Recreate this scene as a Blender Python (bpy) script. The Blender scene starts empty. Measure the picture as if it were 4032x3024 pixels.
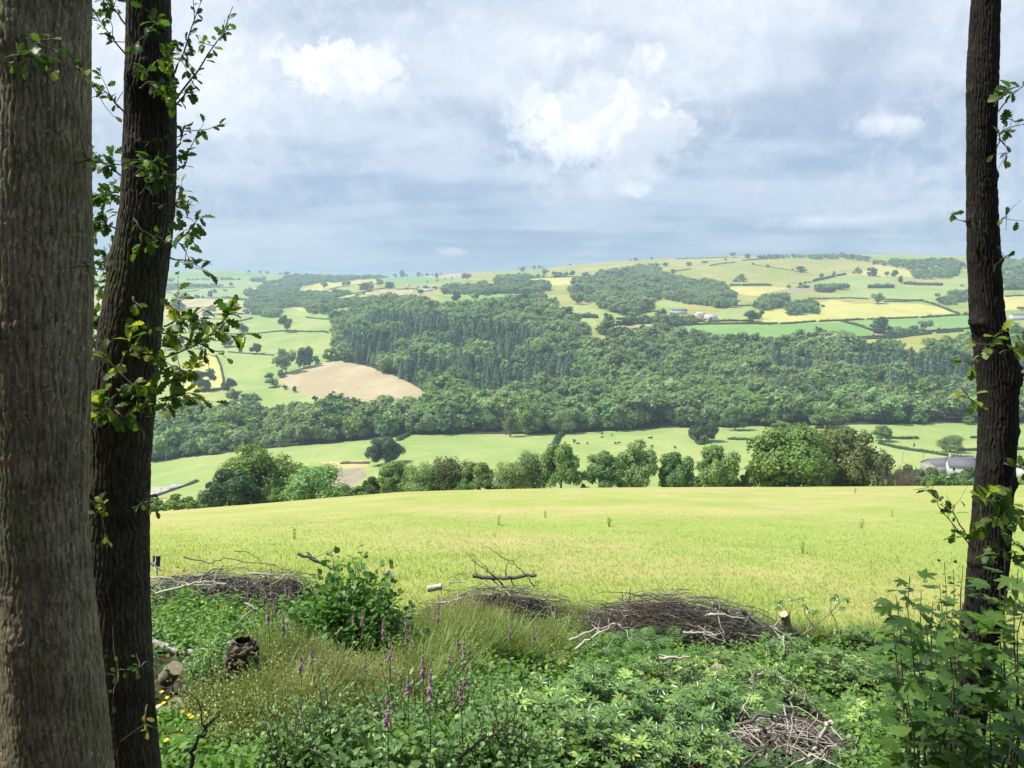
import bpy, math, random
import numpy as np

# ------------------------------------------------------------------ camera, world, sun
scene = bpy.context.scene
COL = scene.collection
Z0 = 130.0                       # height of the eye above the zero level
PITCH = math.radians(7.57)
FPX = 745.0                      # focal length in pixels of a 1024 px wide frame
CP, SP = math.cos(PITCH), math.sin(PITCH)

cam_data = bpy.data.cameras.new('camera')
cam = bpy.data.objects.new('camera', cam_data)
COL.objects.link(cam)
cam.location = (0, 0, Z0)
cam.rotation_euler = (math.pi/2 - PITCH, 0, 0)
cam_data.sensor_width = 36.0
cam_data.lens = FPX/1024*36.0
cam_data.clip_start = 0.1
cam_data.clip_end = 40000
scene.camera = cam

SUN_EL = math.radians(57)
SUN_AZ = math.radians(271)       # clockwise from +Y, where the sun stands: straight to the left
world = bpy.data.worlds.new('World')
scene.world = world
world.use_nodes = True
nt = world.node_tree
nt.nodes.clear()
def wn(t, **k):
    n = nt.nodes.new(t)
    for a, b in k.items(): setattr(n, a, b)
    return n
def wl(a, b): nt.links.new(a, b)
def wmath(op, a, b=None, c=None, clamp=False):
    n = wn('ShaderNodeMath', operation=op); n.use_clamp = clamp
    for i, s in enumerate((a, b, c)):
        if s is None: continue
        if isinstance(s, (int, float)): n.inputs[i].default_value = s
        else: wl(s, n.inputs[i])
    return n.outputs[0]
def wmix(f, a, b):
    n = wn('ShaderNodeMix', data_type='RGBA')
    for i, s in ((0, f), (6, a), (7, b)):
        if isinstance(s, (int, float)): n.inputs[i].default_value = s
        elif isinstance(s, tuple): n.inputs[i].default_value = (*s, 1)
        else: wl(s, n.inputs[i])
    return n.outputs[2]
def wsmooth(v, lo, hi):
    n = wn('ShaderNodeMapRange', interpolation_type='SMOOTHSTEP')
    wl(v, n.inputs[0]); n.inputs[1].default_value = lo; n.inputs[2].default_value = hi
    return n.outputs[0]
out = wn('ShaderNodeOutputWorld'); bg = wn('ShaderNodeBackground')
bg.inputs[1].default_value = 0.1
wl(bg.outputs[0], out.inputs[0])
sky = wn('ShaderNodeTexSky', sky_type='NISHITA')
sky.sun_disc = False; sky.sun_elevation = SUN_EL; sky.sun_rotation = SUN_AZ
sky.altitude = 200; sky.dust_density = 2.0
tc = wn('ShaderNodeTexCoord')
sep = wn('ShaderNodeSeparateXYZ'); wl(tc.outputs['Generated'], sep.inputs[0])
el = sep.outputs[2]
# cloud layer seen in perspective: direction divided by (height + a little)
den = wmath('ADD', wmath('MAXIMUM', el, 0.0), 0.10)
comb = wn('ShaderNodeCombineXYZ')
wl(wmath('DIVIDE', sep.outputs[0], den), comb.inputs[0])
wl(wmath('DIVIDE', sep.outputs[1], den), comb.inputs[1])
def wnoise(vec, scale, detail, rough, dist=0.0, loc=(0, 0, 0), scl=(1, 1, 1)):
    m = wn('ShaderNodeMapping'); m.inputs[1].default_value = loc; m.inputs[3].default_value = scl
    wl(vec, m.inputs[0])
    n = wn('ShaderNodeTexNoise'); wl(m.outputs[0], n.inputs['Vector'])
    n.inputs['Scale'].default_value = scale; n.inputs['Detail'].default_value = detail
    n.inputs['Roughness'].default_value = rough; n.inputs['Distortion'].default_value = dist
    return n.outputs[0]
# high grey layer, long soft streaks
n1 = wnoise(comb.outputs[0], 0.55, 7, 0.52, 0.35, (3.1, 1.7, 0), (0.8, 1.5, 1))
n2 = wnoise(comb.outputs[0], 1.6, 6, 0.55, 0.2, (7.7, 2.1, 0), (0.7, 1.3, 1))
lay = wmath('ADD', wmath('MULTIPLY', n1, 0.65), wmath('MULTIPLY', n2, 0.35))
n3 = wnoise(tc.outputs['Generated'], 5.5, 8, 0.58, 0.5, (9, 3, 2), (1, 1, 1.9))
lay = wmath('ADD', lay, wmath('MULTIPLY', wmath('SUBTRACT', n3, 0.5), 0.55))
streak = wsmooth(lay, 0.38, 0.62)
elf = wsmooth(el, -0.02, 0.40)
base_lo = wmix(streak, (2.2, 3.05, 4.3), (3.5, 4.25, 5.3))
base_hi = wmix(streak, (2.55, 3.2, 4.3), (4.9, 5.3, 5.95))
grey = wmix(elf, base_lo, base_hi)
col = wmix(0.90, sky.outputs[0], grey)
# white cumulus heads: lumps at fixed directions with ragged noise edges
dirn = tc.outputs['Generated']
fine = wnoise(dirn, 17.0, 9, 0.60, 0.6, (1.3, 0, 4))
fine2 = wnoise(dirn, 46.0, 6, 0.62, 0.5, (5, 1, 2))
broad = wnoise(dirn, 6.0, 3, 0.5, 0.3, (2, 6, 1))
def pdir(px, py):
    xc, yc = (px-512)/FPX, -(py-384)/FPX
    v = np.array([xc, CP+yc*SP, yc*CP-SP]); return v/np.linalg.norm(v)
def lump(px, py, rx, ry, sharp, amp):
    """soft ellipse on the sky dome about a direction; sizes in radians"""
    d = pdir(px, py)
    right = np.cross(d, (0, 0, 1)); right /= np.linalg.norm(right); up = np.cross(right, d)
    def dotn(v):
        n = wn('ShaderNodeVectorMath', operation='DOT_PRODUCT')
        wl(dirn, n.inputs[0]); n.inputs[1].default_value = tuple(v)
        return n.outputs['Value']
    a = wmath('MULTIPLY', dotn(right), 1/rx); b = wmath('MULTIPLY', dotn(up), 1/ry)
    r = wmath('SQRT', wmath('ADD', wmath('MULTIPLY', a, a), wmath('MULTIPLY', b, b)))
    front = wsmooth(dotn(d), 0.2, 0.5)
    f = wmath('ADD', r, wmath('MULTIPLY', wmath('SUBTRACT', fine, 0.5), 3.0))
    f = wmath('ADD', f, wmath('MULTIPLY', wmath('SUBTRACT', fine2, 0.5), 2.2))
    f = wmath('ADD', f, wmath('MULTIPLY', wmath('SUBTRACT', broad, 0.5), 0.8))
    m = wsmooth(wmath('MULTIPLY', f, -1.0), -1.0-sharp*1.25, -1.0+sharp*1.0)
    # bright sunlit heads, greyer soft bases
    m = wmath('MULTIPLY', m, wmath('ADD', 0.62, wmath('MULTIPLY', wsmooth(b, -0.9, 0.55), 0.38)))
    return wmath('MULTIPLY', wmath('MULTIPLY', m, front), amp)
lumps = [  # px, py, rx, ry, softness, strength : (white, soft)
    (340, 72, .062, .030, .30, .95), (352, 88, .05, .022, .5, .5), (600, 128, .105, .050, .5, .75), (562, 118, .055, .03, .35, .6),
    (548, 62, .055, .035, .7, .45), (648, 62, .018, .020, .4, .7), (592, 45, .03, .02, .6, .5),
    (690, 60, .09, .09, .95, .30), (700, 85, .09, .05, .9, .28), (460, 100, .11, .045, .9, .30), (560, 22, .14, .05, .9, .32),
    (636, 190, .020, .009, .5, .62), (622, 174, .055, .018, .7, .40), (870, 125, .030, .013, .7, .45), (898, 128, .028, .012, .5, .5),
    (848, 222, .075, .008, .7, .42), (452, 252, .022, .005, .5, .5), (900, 70, .20, .07, 1.0, .18),
    (740, 20, .12, .05, .95, .25), (180, 90, .09, .10, .9, .45), (60, 60, .2, .2, .9, .4), (1000, 40, .1, .08, .9, .35),
    (1500, 60, .3, .12, .8, .5), (-500, 80, .3, .12, .8, .5)]
acc = None
for L in lumps:
    m = lump(*L)
    acc = m if acc is None else wmath('MAXIMUM', wmath('MULTIPLY', wmath('ADD', acc, m), 0.62), wmath('MAXIMUM', acc, m))
acc = wmath('MINIMUM', acc, 1.0)
white = wmix(wsmooth(fine, .42, .58), (5.9, 6.2, 6.6), (8.3, 8.3, 8.4))
col = wmix(acc, col, white)
wl(col, bg.inputs[0])

sun_d = bpy.data.lights.new('sun', 'SUN'); sun = bpy.data.objects.new('sun', sun_d); COL.objects.link(sun)
sun_d.energy = 4.2; sun_d.angle = math.radians(3.0); sun_d.color = (1.0, 0.955, 0.87)
sdir = np.array([math.sin(SUN_AZ)*math.cos(SUN_EL), math.cos(SUN_AZ)*math.cos(SUN_EL), math.sin(SUN_EL)])
sun.location = (0, 0, Z0+60)
from mathutils import Vector
sun.rotation_euler = Vector(tuple(sdir)).to_track_quat('Z', 'Y').to_euler()

scene.view_settings.view_transform = 'Standard'; scene.view_settings.look = 'None'
scene.view_settings.exposure = 0.72; scene.view_settings.gamma = 1.0
scene.view_settings.use_curve_mapping = False
scene.render.engine = 'CYCLES'
scene.cycles.use_denoising = True
scene.cycles.max_bounces = 6; scene.cycles.diffuse_bounces = 3; scene.cycles.transmission_bounces = 3
scene.cycles.volume_bounces = 0; scene.cycles.transparent_max_bounces = 4
scene.cycles.caustics_reflective = False; scene.cycles.caustics_refractive = False
scene.cycles.volume_step_rate = 1.0

rng = np.random.default_rng(11)
random.seed(5)

# ------------------------------------------------------------------ helpers
def norm(a): return a/np.maximum(np.linalg.norm(a, axis=-1, keepdims=True), 1e-9)

def hash2(ix, iy, seed):
    h = (ix.astype(np.int64)*374761393 + iy.astype(np.int64)*668265263 + seed*982451653) & 0x7fffffff
    h = ((h ^ (h >> 13))*1274126177) & 0x7fffffff
    return ((h ^ (h >> 16)) & 0xffff)/65535.0
def vnoise(x, y, seed=0):
    x = np.asarray(x, float); y = np.asarray(y, float)
    ix, iy = np.floor(x), np.floor(y); fx, fy = x-ix, y-iy
    ix = ix.astype(np.int64); iy = iy.astype(np.int64)
    fx = fx*fx*(3-2*fx); fy = fy*fy*(3-2*fy)
    a, b = hash2(ix, iy, seed), hash2(ix+1, iy, seed)
    c, d = hash2(ix, iy+1, seed), hash2(ix+1, iy+1, seed)
    return (a*(1-fx)+b*fx)*(1-fy)+(c*(1-fx)+d*fx)*fy
def fbm(x, y, seed=0, n=4):
    s = 0; a = .5
    for i in range(n):
        s = s+a*vnoise(x*2**i, y*2**i, seed+i*17); a *= .5
    return s/(1-.5**n)

def mesh(name, V, F, mats, parent=None, attr=None, mi=None, smooth=False, link=True, loc=None):
    """V (n,3); F one array (m,k) or a list of such; attr = per-vertex value 'tint'"""
    if isinstance(F, np.ndarray): F = [F]
    F = [f for f in F if len(f)]
    me = bpy.data.meshes.new(name)
    V = np.asarray(V, np.float32)
    me.vertices.add(len(V)); me.vertices.foreach_set('co', V.ravel())
    nl = sum(f.size for f in F); nf = sum(len(f) for f in F)
    me.loops.add(nl); me.polygons.add(nf)
    me.loops.foreach_set('vertex_index', np.concatenate([f.ravel() for f in F]).astype(np.int32))
    tot = np.concatenate([np.full(len(f), f.shape[1], np.int32) for f in F])
    st = np.concatenate([[0], np.cumsum(tot)[:-1]]).astype(np.int32)
    me.polygons.foreach_set('loop_start', st)
    if not isinstance(mats, (list, tuple)): mats = [mats]
    for m in mats: me.materials.append(m)
    if mi is not None: me.polygons.foreach_set('material_index', np.asarray(mi, np.int32))
    if smooth: me.polygons.foreach_set('use_smooth', np.ones(nf, bool))
    if attr is not None:
        at = me.attributes.new('tint', 'FLOAT', 'POINT'); at.data.foreach_set('value', np.asarray(attr, np.float32))
    me.update(calc_edges=True)
    o = bpy.data.objects.new(name, me)
    if loc is not None: o.location = tuple(loc)
    if link: COL.objects.link(o)
    if parent is not None: o.parent = parent
    return o

class MB:
    """collects pieces of geometry for one mesh"""
    def __init__(s): s.V = []; s.F = []; s.A = []; s.M = []; s.n = 0
    def add(s, V, F, a=0.5, m=0):
        V = np.asarray(V, float); F = np.asarray(F, int)
        if not len(V): return
        s.V.append(V); s.F.append(F+s.n); s.n += len(V)
        s.A.append(np.broadcast_to(np.asarray(a, float), (len(V),))); s.M.append(np.full(len(F), m))
    def build(s, name, mats, parent=None, smooth=False, loc=None, link=True):
        V = np.concatenate(s.V)
        if loc is not None: V = V-np.asarray(loc)
        return mesh(name, V, s.F, mats, parent, np.concatenate(s.A), np.concatenate(s.M), smooth, link, loc)

def tag(o, label=None, cat=None, group=None, kind=None):
    if label: o['label'] = label
    if cat: o['category'] = cat
    if group: o['group'] = group
    if kind: o['kind'] = kind
    return o
def empty(name, loc, rz=0):
    o = bpy.data.objects.new(name, None); COL.objects.link(o)
    o.location = tuple(loc); o.rotation_euler = (0, 0, rz); o.empty_display_size = .2
    return o
def copy_tree(o, parent=None):
    c = o.copy(); COL.objects.link(c); c.parent = parent
    for ch in list(o.children): copy_tree(ch, c)
    return c

# ---- leaf shapes: (u along, v across, w up) and triangles
def fan(outline, mid):
    n = len(outline); V = np.array([mid]+outline, float)
    return V, np.array([(0, i+1, (i+1) % n+1) for i in range(n)])
def sym(half, tipu=1.0, fold=.0, droop=.0):
    """half outline (u, v) from base to tip; folded along the midrib"""
    pts = [(0, 0, 0)]+[(u, v, fold*abs(v)-droop*u*u) for u, v in half]+[(tipu, 0, -droop)]
    pts += [(u, -v, fold*abs(v)-droop*u*u) for u, v in half[::-1]]
    m = len(half); spine = [(u, 0, -droop*u*u) for u, v in half]
    V = np.array(pts+spine, float); F = []
    n = len(pts)
    L = [0]+list(range(1, m+1))+[m+1]
    Rr = [0]+[n-i for i in range(1, m+1)]+[m+1]
    S = [0]+[n+i for i in range(m)]+[m+1]
    for i in range(m+1):
        for side in (L, Rr):
            a, b, c, d = S[i], side[i], side[i+1], S[i+1]
            q = [a, b, c, d]
            q = [q[j] for j in range(4) if q[j] not in q[:j]]
            if side is Rr: q = q[::-1]
            if len(q) == 4: F += [(q[0], q[1], q[2]), (q[0], q[2], q[3])]
            elif len(q) == 3: F.append(tuple(q))
    return V, np.array(F)
DIAM = (np.array([(0, 0, 0), (.5, .5, .10), (1, 0, -.05), (.5, -.5, .10)], float), np.array([(0, 1, 2), (0, 2, 3)]))
CARD = (np.array([(0, -.32, 0), (.35, -.5, .08), (1, -.18, 0), (.85, .35, -.06), (.3, .5, .05)], float), np.array([(0, 1, 2), (0, 2, 3), (0, 3, 4)]))
OVATE = sym([(.28, .42), (.62, .33)], fold=.25, droop=.12)
ROUND = sym([(.12, .36), (.45, .52), (.8, .34)], fold=.16, droop=.10)
LANCE = sym([(.3, .42), (.7, .46)], fold=.18, droop=.10)
OAK = sym([(.12, .10), (.24, .30), (.32, .16), (.48, .42), (.56, .24), (.72, .44), (.80, .25), (.92, .22)], fold=.15, droop=.12)
_s = []
for i in range(5):
    a = (-100+50*i); r = (.62, .86, 1.0, .86, .62)[i]
    for da, rr in ((-17, .62), (-8, .80), (0, 1.0), (8, .80), (17, .62)):
        t = math.radians(a+da); _s.append((.18+r*rr*math.cos(t)*.82, r*rr*math.sin(t)*.72, -.10*(r*rr)**2+.03*((i+int(da/8)) % 2)))
    if i < 4:
        t = math.radians(a+25); _s.append((.18+.40*math.cos(t)*.82, .40*math.sin(t)*.72, .0))
SYC = fan(_s+[(-.02, -.05, 0)], (.18, 0, 0.02))

def leaves(P, D, N, L, W, shape):
    """one leaf per row; returns V, F"""
    SV, SF = shape; n, k = len(P), len(SV)
    D = norm(D); N = norm(N-(N*D).sum(1, keepdims=True)*D); S = np.cross(D, N)
    L = np.broadcast_to(np.asarray(L, float), (n,))[:, None, None]; W = np.broadcast_to(np.asarray(W, float), (n,))[:, None, None]
    V = P[:, None]+D[:, None]*SV[None, :, 0:1]*L+S[:, None]*SV[None, :, 1:2]*W+N[:, None]*SV[None, :, 2:3]*L
    F = SF[None]+(np.arange(n)*k)[:, None, None]
    return V.reshape(-1, 3), F.reshape(-1, 3)
def rep(a, shape): return np.repeat(a, len(shape[0]))
def rdir(n, r=None):
    r = rng if r is None else r
    return norm(r.normal(size=(n, 3)))

def tubes(P, Rd, sides=4):
    """P (n,m,3) polylines, Rd (n,m) radii -> V, F (quads)"""
    P = np.asarray(P, float); n, m, _ = P.shape; Rd = np.broadcast_to(Rd, (n, m))
    T = np.gradient(P, axis=1); T = norm(T)
    ref = np.where(np.abs(T[..., 2:3]) > .9, np.array([1., 0, 0]), np.array([0, 0, 1.]))
    A = norm(np.cross(T, ref)); B = np.cross(T, A)
    th = np.arange(sides)*2*math.pi/sides
    V = P[:, :, None]+Rd[:, :, None, None]*(A[:, :, None]*np.cos(th)[None, None, :, None]+B[:, :, None]*np.sin(th)[None, None, :, None])
    V = V.reshape(-1, 3)
    i = np.arange(n)[:, None, None]*m*sides; j = np.arange(m-1)[None, :, None]*sides; k = np.arange(sides)[None, None]
    k2 = (k+1) % sides
    F = np.stack([i+j+k, i+j+k2, i+j+sides+k2, i+j+sides+k], -1).reshape(-1, 4)
    return V, F
def wiggle(p0, p1, m, amp, r=None, sag=0):
    """n curved polylines between points"""
    r = rng if r is None else r
    p0 = np.atleast_2d(p0); p1 = np.atleast_2d(p1); n = len(p0)
    t = np.linspace(0, 1, m)[None, :, None]
    P = p0[:, None]*(1-t)+p1[:, None]*t
    ln = np.linalg.norm(p1-p0, axis=1)[:, None, None]
    k = r.normal(size=(n, m, 3))*amp; k[:, 0] = 0; k = np.cumsum(k, 1)*.6; k -= k[:, -1:]*t*.5
    P = P+k*ln
    P[..., 2] += (sag*4*(t*(1-t)))[..., 0]*ln[..., 0]
    return P

def icolump(c, r, seed, nu=9, nv=6, rough=.15):
    th = np.linspace(0, 2*math.pi, nu, endpoint=False); ph = np.linspace(.12, math.pi-.12, nv)
    T, Pp = np.meshgrid(th, ph)
    d = np.stack([np.cos(T)*np.sin(Pp), np.sin(T)*np.sin(Pp), np.cos(Pp)], -1).reshape(-1, 3)
    rr = 1+rough*(np.random.default_rng(seed).random(len(d))-.5)*2
    V = np.asarray(c)+d*rr[:, None]*np.asarray(r)
    i = np.arange(nv-1)[:, None]*nu; k = np.arange(nu)[None]; k2 = (k+1) % nu
    F = np.stack([i+k, i+nu+k, i+nu+k2, i+k2], -1).reshape(-1, 4)
    return V, F

# ------------------------------------------------------------------ materials
def new_mat(name):
    m = bpy.data.materials.new(name); m.use_nodes = True
    t = m.node_tree; t.nodes.clear()
    return m, t
class NT:
    def __init__(s, t): s.t = t
    def n(s, ty, **k):
        n = s.t.nodes.new(ty)
        for a, b in k.items(): setattr(n, a, b)
        return n
    def put(s, sock, v):
        if isinstance(v, (int, float)): sock.default_value = v
        elif isinstance(v, tuple): sock.default_value = (*v, 1) if (len(v) == 3 and sock.type == 'RGBA') else v
        else: s.t.links.new(v, sock)
    def mix(s, f, a, b, blend='MIX'):
        n = s.n('ShaderNodeMix', data_type='RGBA', blend_type=blend)
        s.put(n.inputs[0], f); s.put(n.inputs[6], a); s.put(n.inputs[7], b); return n.outputs[2]
    def math(s, op, a, b=0.0):
        n = s.n('ShaderNodeMath', operation=op); s.put(n.inputs[0], a); s.put(n.inputs[1], b); return n.outputs[0]
    def noise(s, scale, detail=3, rough=.5, scl=(1, 1, 1), coord='Object', dist=0.0):
        tc = s.n('ShaderNodeTexCoord'); mp = s.n('ShaderNodeMapping'); s.t.links.new(tc.outputs[coord], mp.inputs[0])
        mp.inputs[3].default_value = scl
        n = s.n('ShaderNodeTexNoise'); s.t.links.new(mp.outputs[0], n.inputs['Vector'])
        n.inputs['Scale'].default_value = scale; n.inputs['Detail'].default_value = detail; n.inputs['Roughness'].default_value = rough
        n.inputs['Distortion'].default_value = dist
        return n.outputs[0]
    def ramp(s, v, lo, hi):
        n = s.n('ShaderNodeMapRange', interpolation_type='SMOOTHSTEP'); s.put(n.inputs[0], v)
        n.inputs[1].default_value = lo; n.inputs[2].default_value = hi; return n.outputs[0]

def leaf_mat(name, ca, cb, cc=None, trans=.35, rough=.5, hue=.0, spec=.3, objvar=.35):
    """ca -> cb by the leaf's own tint, cc for the last few; objvar = how far whole plants differ"""
    m, t = new_mat(name); N = NT(t)
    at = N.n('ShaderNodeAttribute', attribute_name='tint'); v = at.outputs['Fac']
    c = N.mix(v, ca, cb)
    if cc: c = N.mix(N.ramp(v, .93, .97), c, cc)
    oi = N.n('ShaderNodeObjectInfo')
    hs = N.n('ShaderNodeHueSaturation')
    N.put(hs.inputs['Color'], c)
    N.put(hs.inputs['Hue'], N.math('ADD', .5-hue/2, N.math('MULTIPLY', oi.outputs['Random'], hue)))
    r2 = N.math('FRACT', N.math('MULTIPLY', oi.outputs['Random'], 7.31))
    N.put(hs.inputs['Value'], N.math('ADD', 1-objvar/2, N.math('MULTIPLY', r2, objvar)))
    c = hs.outputs[0]
    p = N.n('ShaderNodeBsdfPrincipled'); N.put(p.inputs['Base Color'], c); p.inputs['Roughness'].default_value = rough
    p.inputs['Specular IOR Level'].default_value = spec
    tr = N.n('ShaderNodeBsdfTranslucent')
    N.put(tr.inputs[0], N.mix(1.0, c, (1.5, 1.6, .7), 'MULTIPLY'))
    mx = N.n('ShaderNodeMixShader'); mx.inputs[0].default_value = trans
    t.links.new(p.outputs[0], mx.inputs[1]); t.links.new(tr.outputs[0], mx.inputs[2])
    o = N.n('ShaderNodeOutputMaterial'); t.links.new(mx.outputs[0], o.inputs[0])
    return m
def simple_mat(name, c, rough=.8, spec=.2, c2=None, scale=8., bump=0., scl=(1, 1, 1), detail=5, metal=0.):
    m, t = new_mat(name); N = NT(t)
    p = N.n('ShaderNodeBsdfPrincipled'); p.inputs['Roughness'].default_value = rough; p.inputs['Specular IOR Level'].default_value = spec
    p.inputs['Metallic'].default_value = metal
    if c2 is not None:
        nz = N.noise(scale, detail, .6, scl); N.put(p.inputs['Base Color'], N.mix(N.ramp(nz, .35, .65), c, c2))
        if bump:
            b = N.n('ShaderNodeBump'); b.inputs['Strength'].default_value = bump; b.inputs['Distance'].default_value = .02
            t.links.new(nz, b.inputs['Height']); t.links.new(b.outputs[0], p.inputs['Normal'])
    else: N.put(p.inputs['Base Color'], c)
    o = N.n('ShaderNodeOutputMaterial'); t.links.new(p.outputs[0], o.inputs[0])
    return m
def grass_mat(name, c, c2, big=.012, fine=.25, c3=None, stripes=None, fine_amt=.35):
    """a field seen from afar: broad patches, fine tussocks, mowing or drill lines"""
    m, t = new_mat(name); N = NT(t)
    col = N.mix(N.ramp(N.noise(big, 4, .6, (1, .6, 1), dist=.6), .38, .64), c, c2)
    if c3: col = N.mix(N.math('MULTIPLY', N.ramp(N.noise(big*2.7, 5, .65, dist=.8), .54, .68), .75), col, c3)
    f = N.noise(fine, 6, .7, (1, .7, 1))
    hs = N.n('ShaderNodeHueSaturation'); N.put(hs.inputs['Color'], col)
    v = N.math('ADD', 1-fine_amt/2, N.math('MULTIPLY', f, fine_amt))
    if stripes:
        ang, sc, amt = stripes
        tc = N.n('ShaderNodeTexCoord'); mp = N.n('ShaderNodeMapping'); mp.inputs[2].default_value = (0, 0, ang)
        t.links.new(tc.outputs['Object'], mp.inputs[0])
        w = N.n('ShaderNodeTexWave'); w.inputs['Scale'].default_value = sc; w.inputs['Distortion'].default_value = 3.0; w.inputs['Detail'].default_value = 3
        w.inputs['Detail Scale'].default_value = .4
        t.links.new(mp.outputs[0], w.inputs['Vector'])
        v = N.math('ADD', v, N.math('MULTIPLY', N.math('SUBTRACT', w.outputs['Fac'], .5), amt))
    N.put(hs.inputs['Value'], v)
    p = N.n('ShaderNodeBsdfPrincipled'); N.put(p.inputs['Base Color'], hs.outputs[0]); p.inputs['Roughness'].default_value = .9
    p.inputs['Specular IOR Level'].default_value = .08
    o = N.n('ShaderNodeOutputMaterial'); t.links.new(p.outputs[0], o.inputs[0])
    return m

# ------------------------------------------------------------------ pixel coordinates of the photograph's crops -> frame
TAGS = {'F': (0, 0, 1.8228), 'a': (560, 1000, .31646), 'b': (1260, 1000, .31646), 'c': (1960, 1000, .31646), 'd': (2660, 960, .31646),
        'e': (3332, 960, .31646), 'g': (560, 1600, .31646), 'h': (3332, 1600, .31646), 'i': (2000, 1600, .31646),
        'L': (0, 1008, .60759), 'M': (1344, 1008, .60759), 'R': (2688, 1008, .60759),
        'N': (0, 2016, .60759), 'O': (1344, 2016, .60759), 'Q': (2688, 2016, .60759), 'T': (0, 0, .60759),
        'P': (1, 1, 1)}
def px(tagc, x, y):
    if tagc == 'P': return float(x), float(y)
    ox, oy, s = TAGS[tagc]
    return (ox+s*x)/3.9375, (oy+s*y)/3.9375
def pscale(tagc): return 1.0 if tagc == 'P' else TAGS[tagc][2]/3.9375

def slope_of(py):
    yc = -(np.asarray(py, float)-384)/FPX
    return (yc*CP-SP)/(CP+yc*SP)
def at(pxx, pyy, Y):
    """world point seen at pixel (px,py) at forward distance Y"""
    xc = (np.asarray(pxx, float)-512)/FPX; yc = -(np.asarray(pyy, float)-384)/FPX
    k = Y/(CP+yc*SP)
    return np.stack([xc*k, np.broadcast_to(Y, np.shape(k*xc))*1.0, Z0+(yc*CP-SP)*k], -1)
def project(P):
    P = np.asarray(P, float); x, y, z = P[..., 0], P[..., 1], P[..., 2]-Z0
    d = y*CP-z*SP; u = y*SP+z*CP
    return 512+FPX*x/d, 384-FPX*u/d, d

# ------------------------------------------------------------------ terrain
def bank(x, y):
    """height (relative to the eye) of the wooded bank"""
    x = np.asarray(x, float); y = np.asarray(y, float)
    z = np.interp(y, [-60, -8, 0, 2, 5, 9, 14, 17, 30], [6, -.9, -1.62, -2.3, -4.15, -5.85, -7.35, -8.2, -11.3])
    k = np.clip((y-1)/9, 0, 1)
    z = z-.085*x*k
    z = z+(fbm(x*.35+9, y*.35, 3)-.5)*.5*np.clip((17-y)/4, 0, 1)
    return z
KX = np.array([0, 100, 200, 300, 400, 500, 600, 700, 800, 900, 1024], float)
FY = np.array([1.4, 1.38, 1.35, 1.3, 1.22, 1.12, 1.0, .93, .9, .88, .85])
CUR = [  # (Y, how much of FY applies, rows)   None = handled apart
    (320, 0, [520, 518, 512, 504, 494, 489, 487, 487, 487, 486, 485]),
    (430, 0, [498, 490, 480, 470, 462, 458, 455, 452, 451, 451, 450]),
    (560, 0, [478, 470, 455, 445, 437, 435, 432, 427, 425, 425, 424]),
    (640, 0, [455, 450, 435, 425, 420, 418, 414, 410, 408, 408, 408]),
    (760, 0, [425, 420, 412, 405, 395, 390, 386, 384, 382, 380, 380]),
    (900, .1, [385, 382, 378, 372, 362, 356, 352, 352, 352, 352, 352]),
    (1060, .25, [350, 348, 346, 342, 332, 326, 327, 332, 335, 336, 336]),
    (1280, .5, [328, 326, 324, 320, 309, 306, 309, 317, 318, 318, 318]),
    (1560, .75, [312, 312, 310, 306, 298, 293, 295, 303, 304, 304, 302]),
    (1950, 1, [296, 296, 295, 291, 287, 283, 283, 286, 287, 287, 286]),
    (2450, 1, [283, 283, 283, 282, 281, 278, 271, 270, 270, 270, 270]),
    (3000, 1, [271, 271, 270, 272.5, 277.5, 275, 266.5, 258.5, 256.5, 255.5, 259])]
SKYX = np.array([0, 100, 167, 218, 259, 324, 398, 430, 463, 532, 579, 610, 648, 708, 787, 880, 954, 1019, 1100])
SKYY = np.array([272, 271.5, 271, 269.5, 272, 277, 278, 276, 273, 269.5, 264, 261.5, 259, 257, 255.5, 254.6, 256, 259, 261])
CREST = [517, 516, 508, 500, 492, 489, 487.5, 487, 487, 486, 485]

colpx = np.concatenate([np.linspace(-1300, -30, 60), np.arange(-28, 1054, 1.6), np.linspace(1056, 2300, 60)])
CA = (colpx-512)/FPX/0.985
nc = len(CA)
def kx(rows, xs=None):
    r = np.interp(np.clip(colpx, 0, 1024), KX if xs is None else xs, rows)
    return r
def clamp_r(a): return a
knY = []; knZ = []; cnt = []
yv = np.full(nc, 17.0); knY.append(yv); knZ.append(bank(CA*17, yv))
# meadow
s_c = slope_of(kx(CREST)); 
yc_ = np.full(nc, 105.0); zc = s_c*yc_
y40 = np.full(nc, 42.0); z40 = knZ[0]+(zc-knZ[0])*((42-17)/(105-17))+.25
y75 = np.full(nc, 78.0); z75 = knZ[0]+(zc-knZ[0])*((78-17)/(105-17))+.55
knY += [y40, y75, yc_, np.full(nc, 125.0), np.full(nc, 205.0)]
knZ += [z40, z75, zc, zc-7.2, zc*205/105*1.05]
cnt += [50, 50, 30, 6, 8]
for i, (Y, f, rows) in enumerate(CUR):
    yy = Y*(1+f*(np.interp(np.clip(colpx, 0, 1024), KX, FY)-1))
    rr = kx(rows) if i < len(CUR)-1 else np.interp(np.clip(colpx, 0, 1100), SKYX, SKYY)
    knY.append(yy); knZ.append(slope_of(rr)*yy)
    n = {0: 8, 1: 44, 2: 30}.get(i, max(6, int(np.mean(np.abs(kx(rows)-kx(CUR[i-1][2])))/.62)) if i else 8)
    cnt.append(n)
knY.append(knY[-1]*1.25); knZ.append(knZ[-1]-90); cnt.append(4)
knY.append(np.full(nc, 9000.0)); knZ.append(np.full(nc, -160.0)); cnt.append(3)
GY = []; GZ = []
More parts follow.
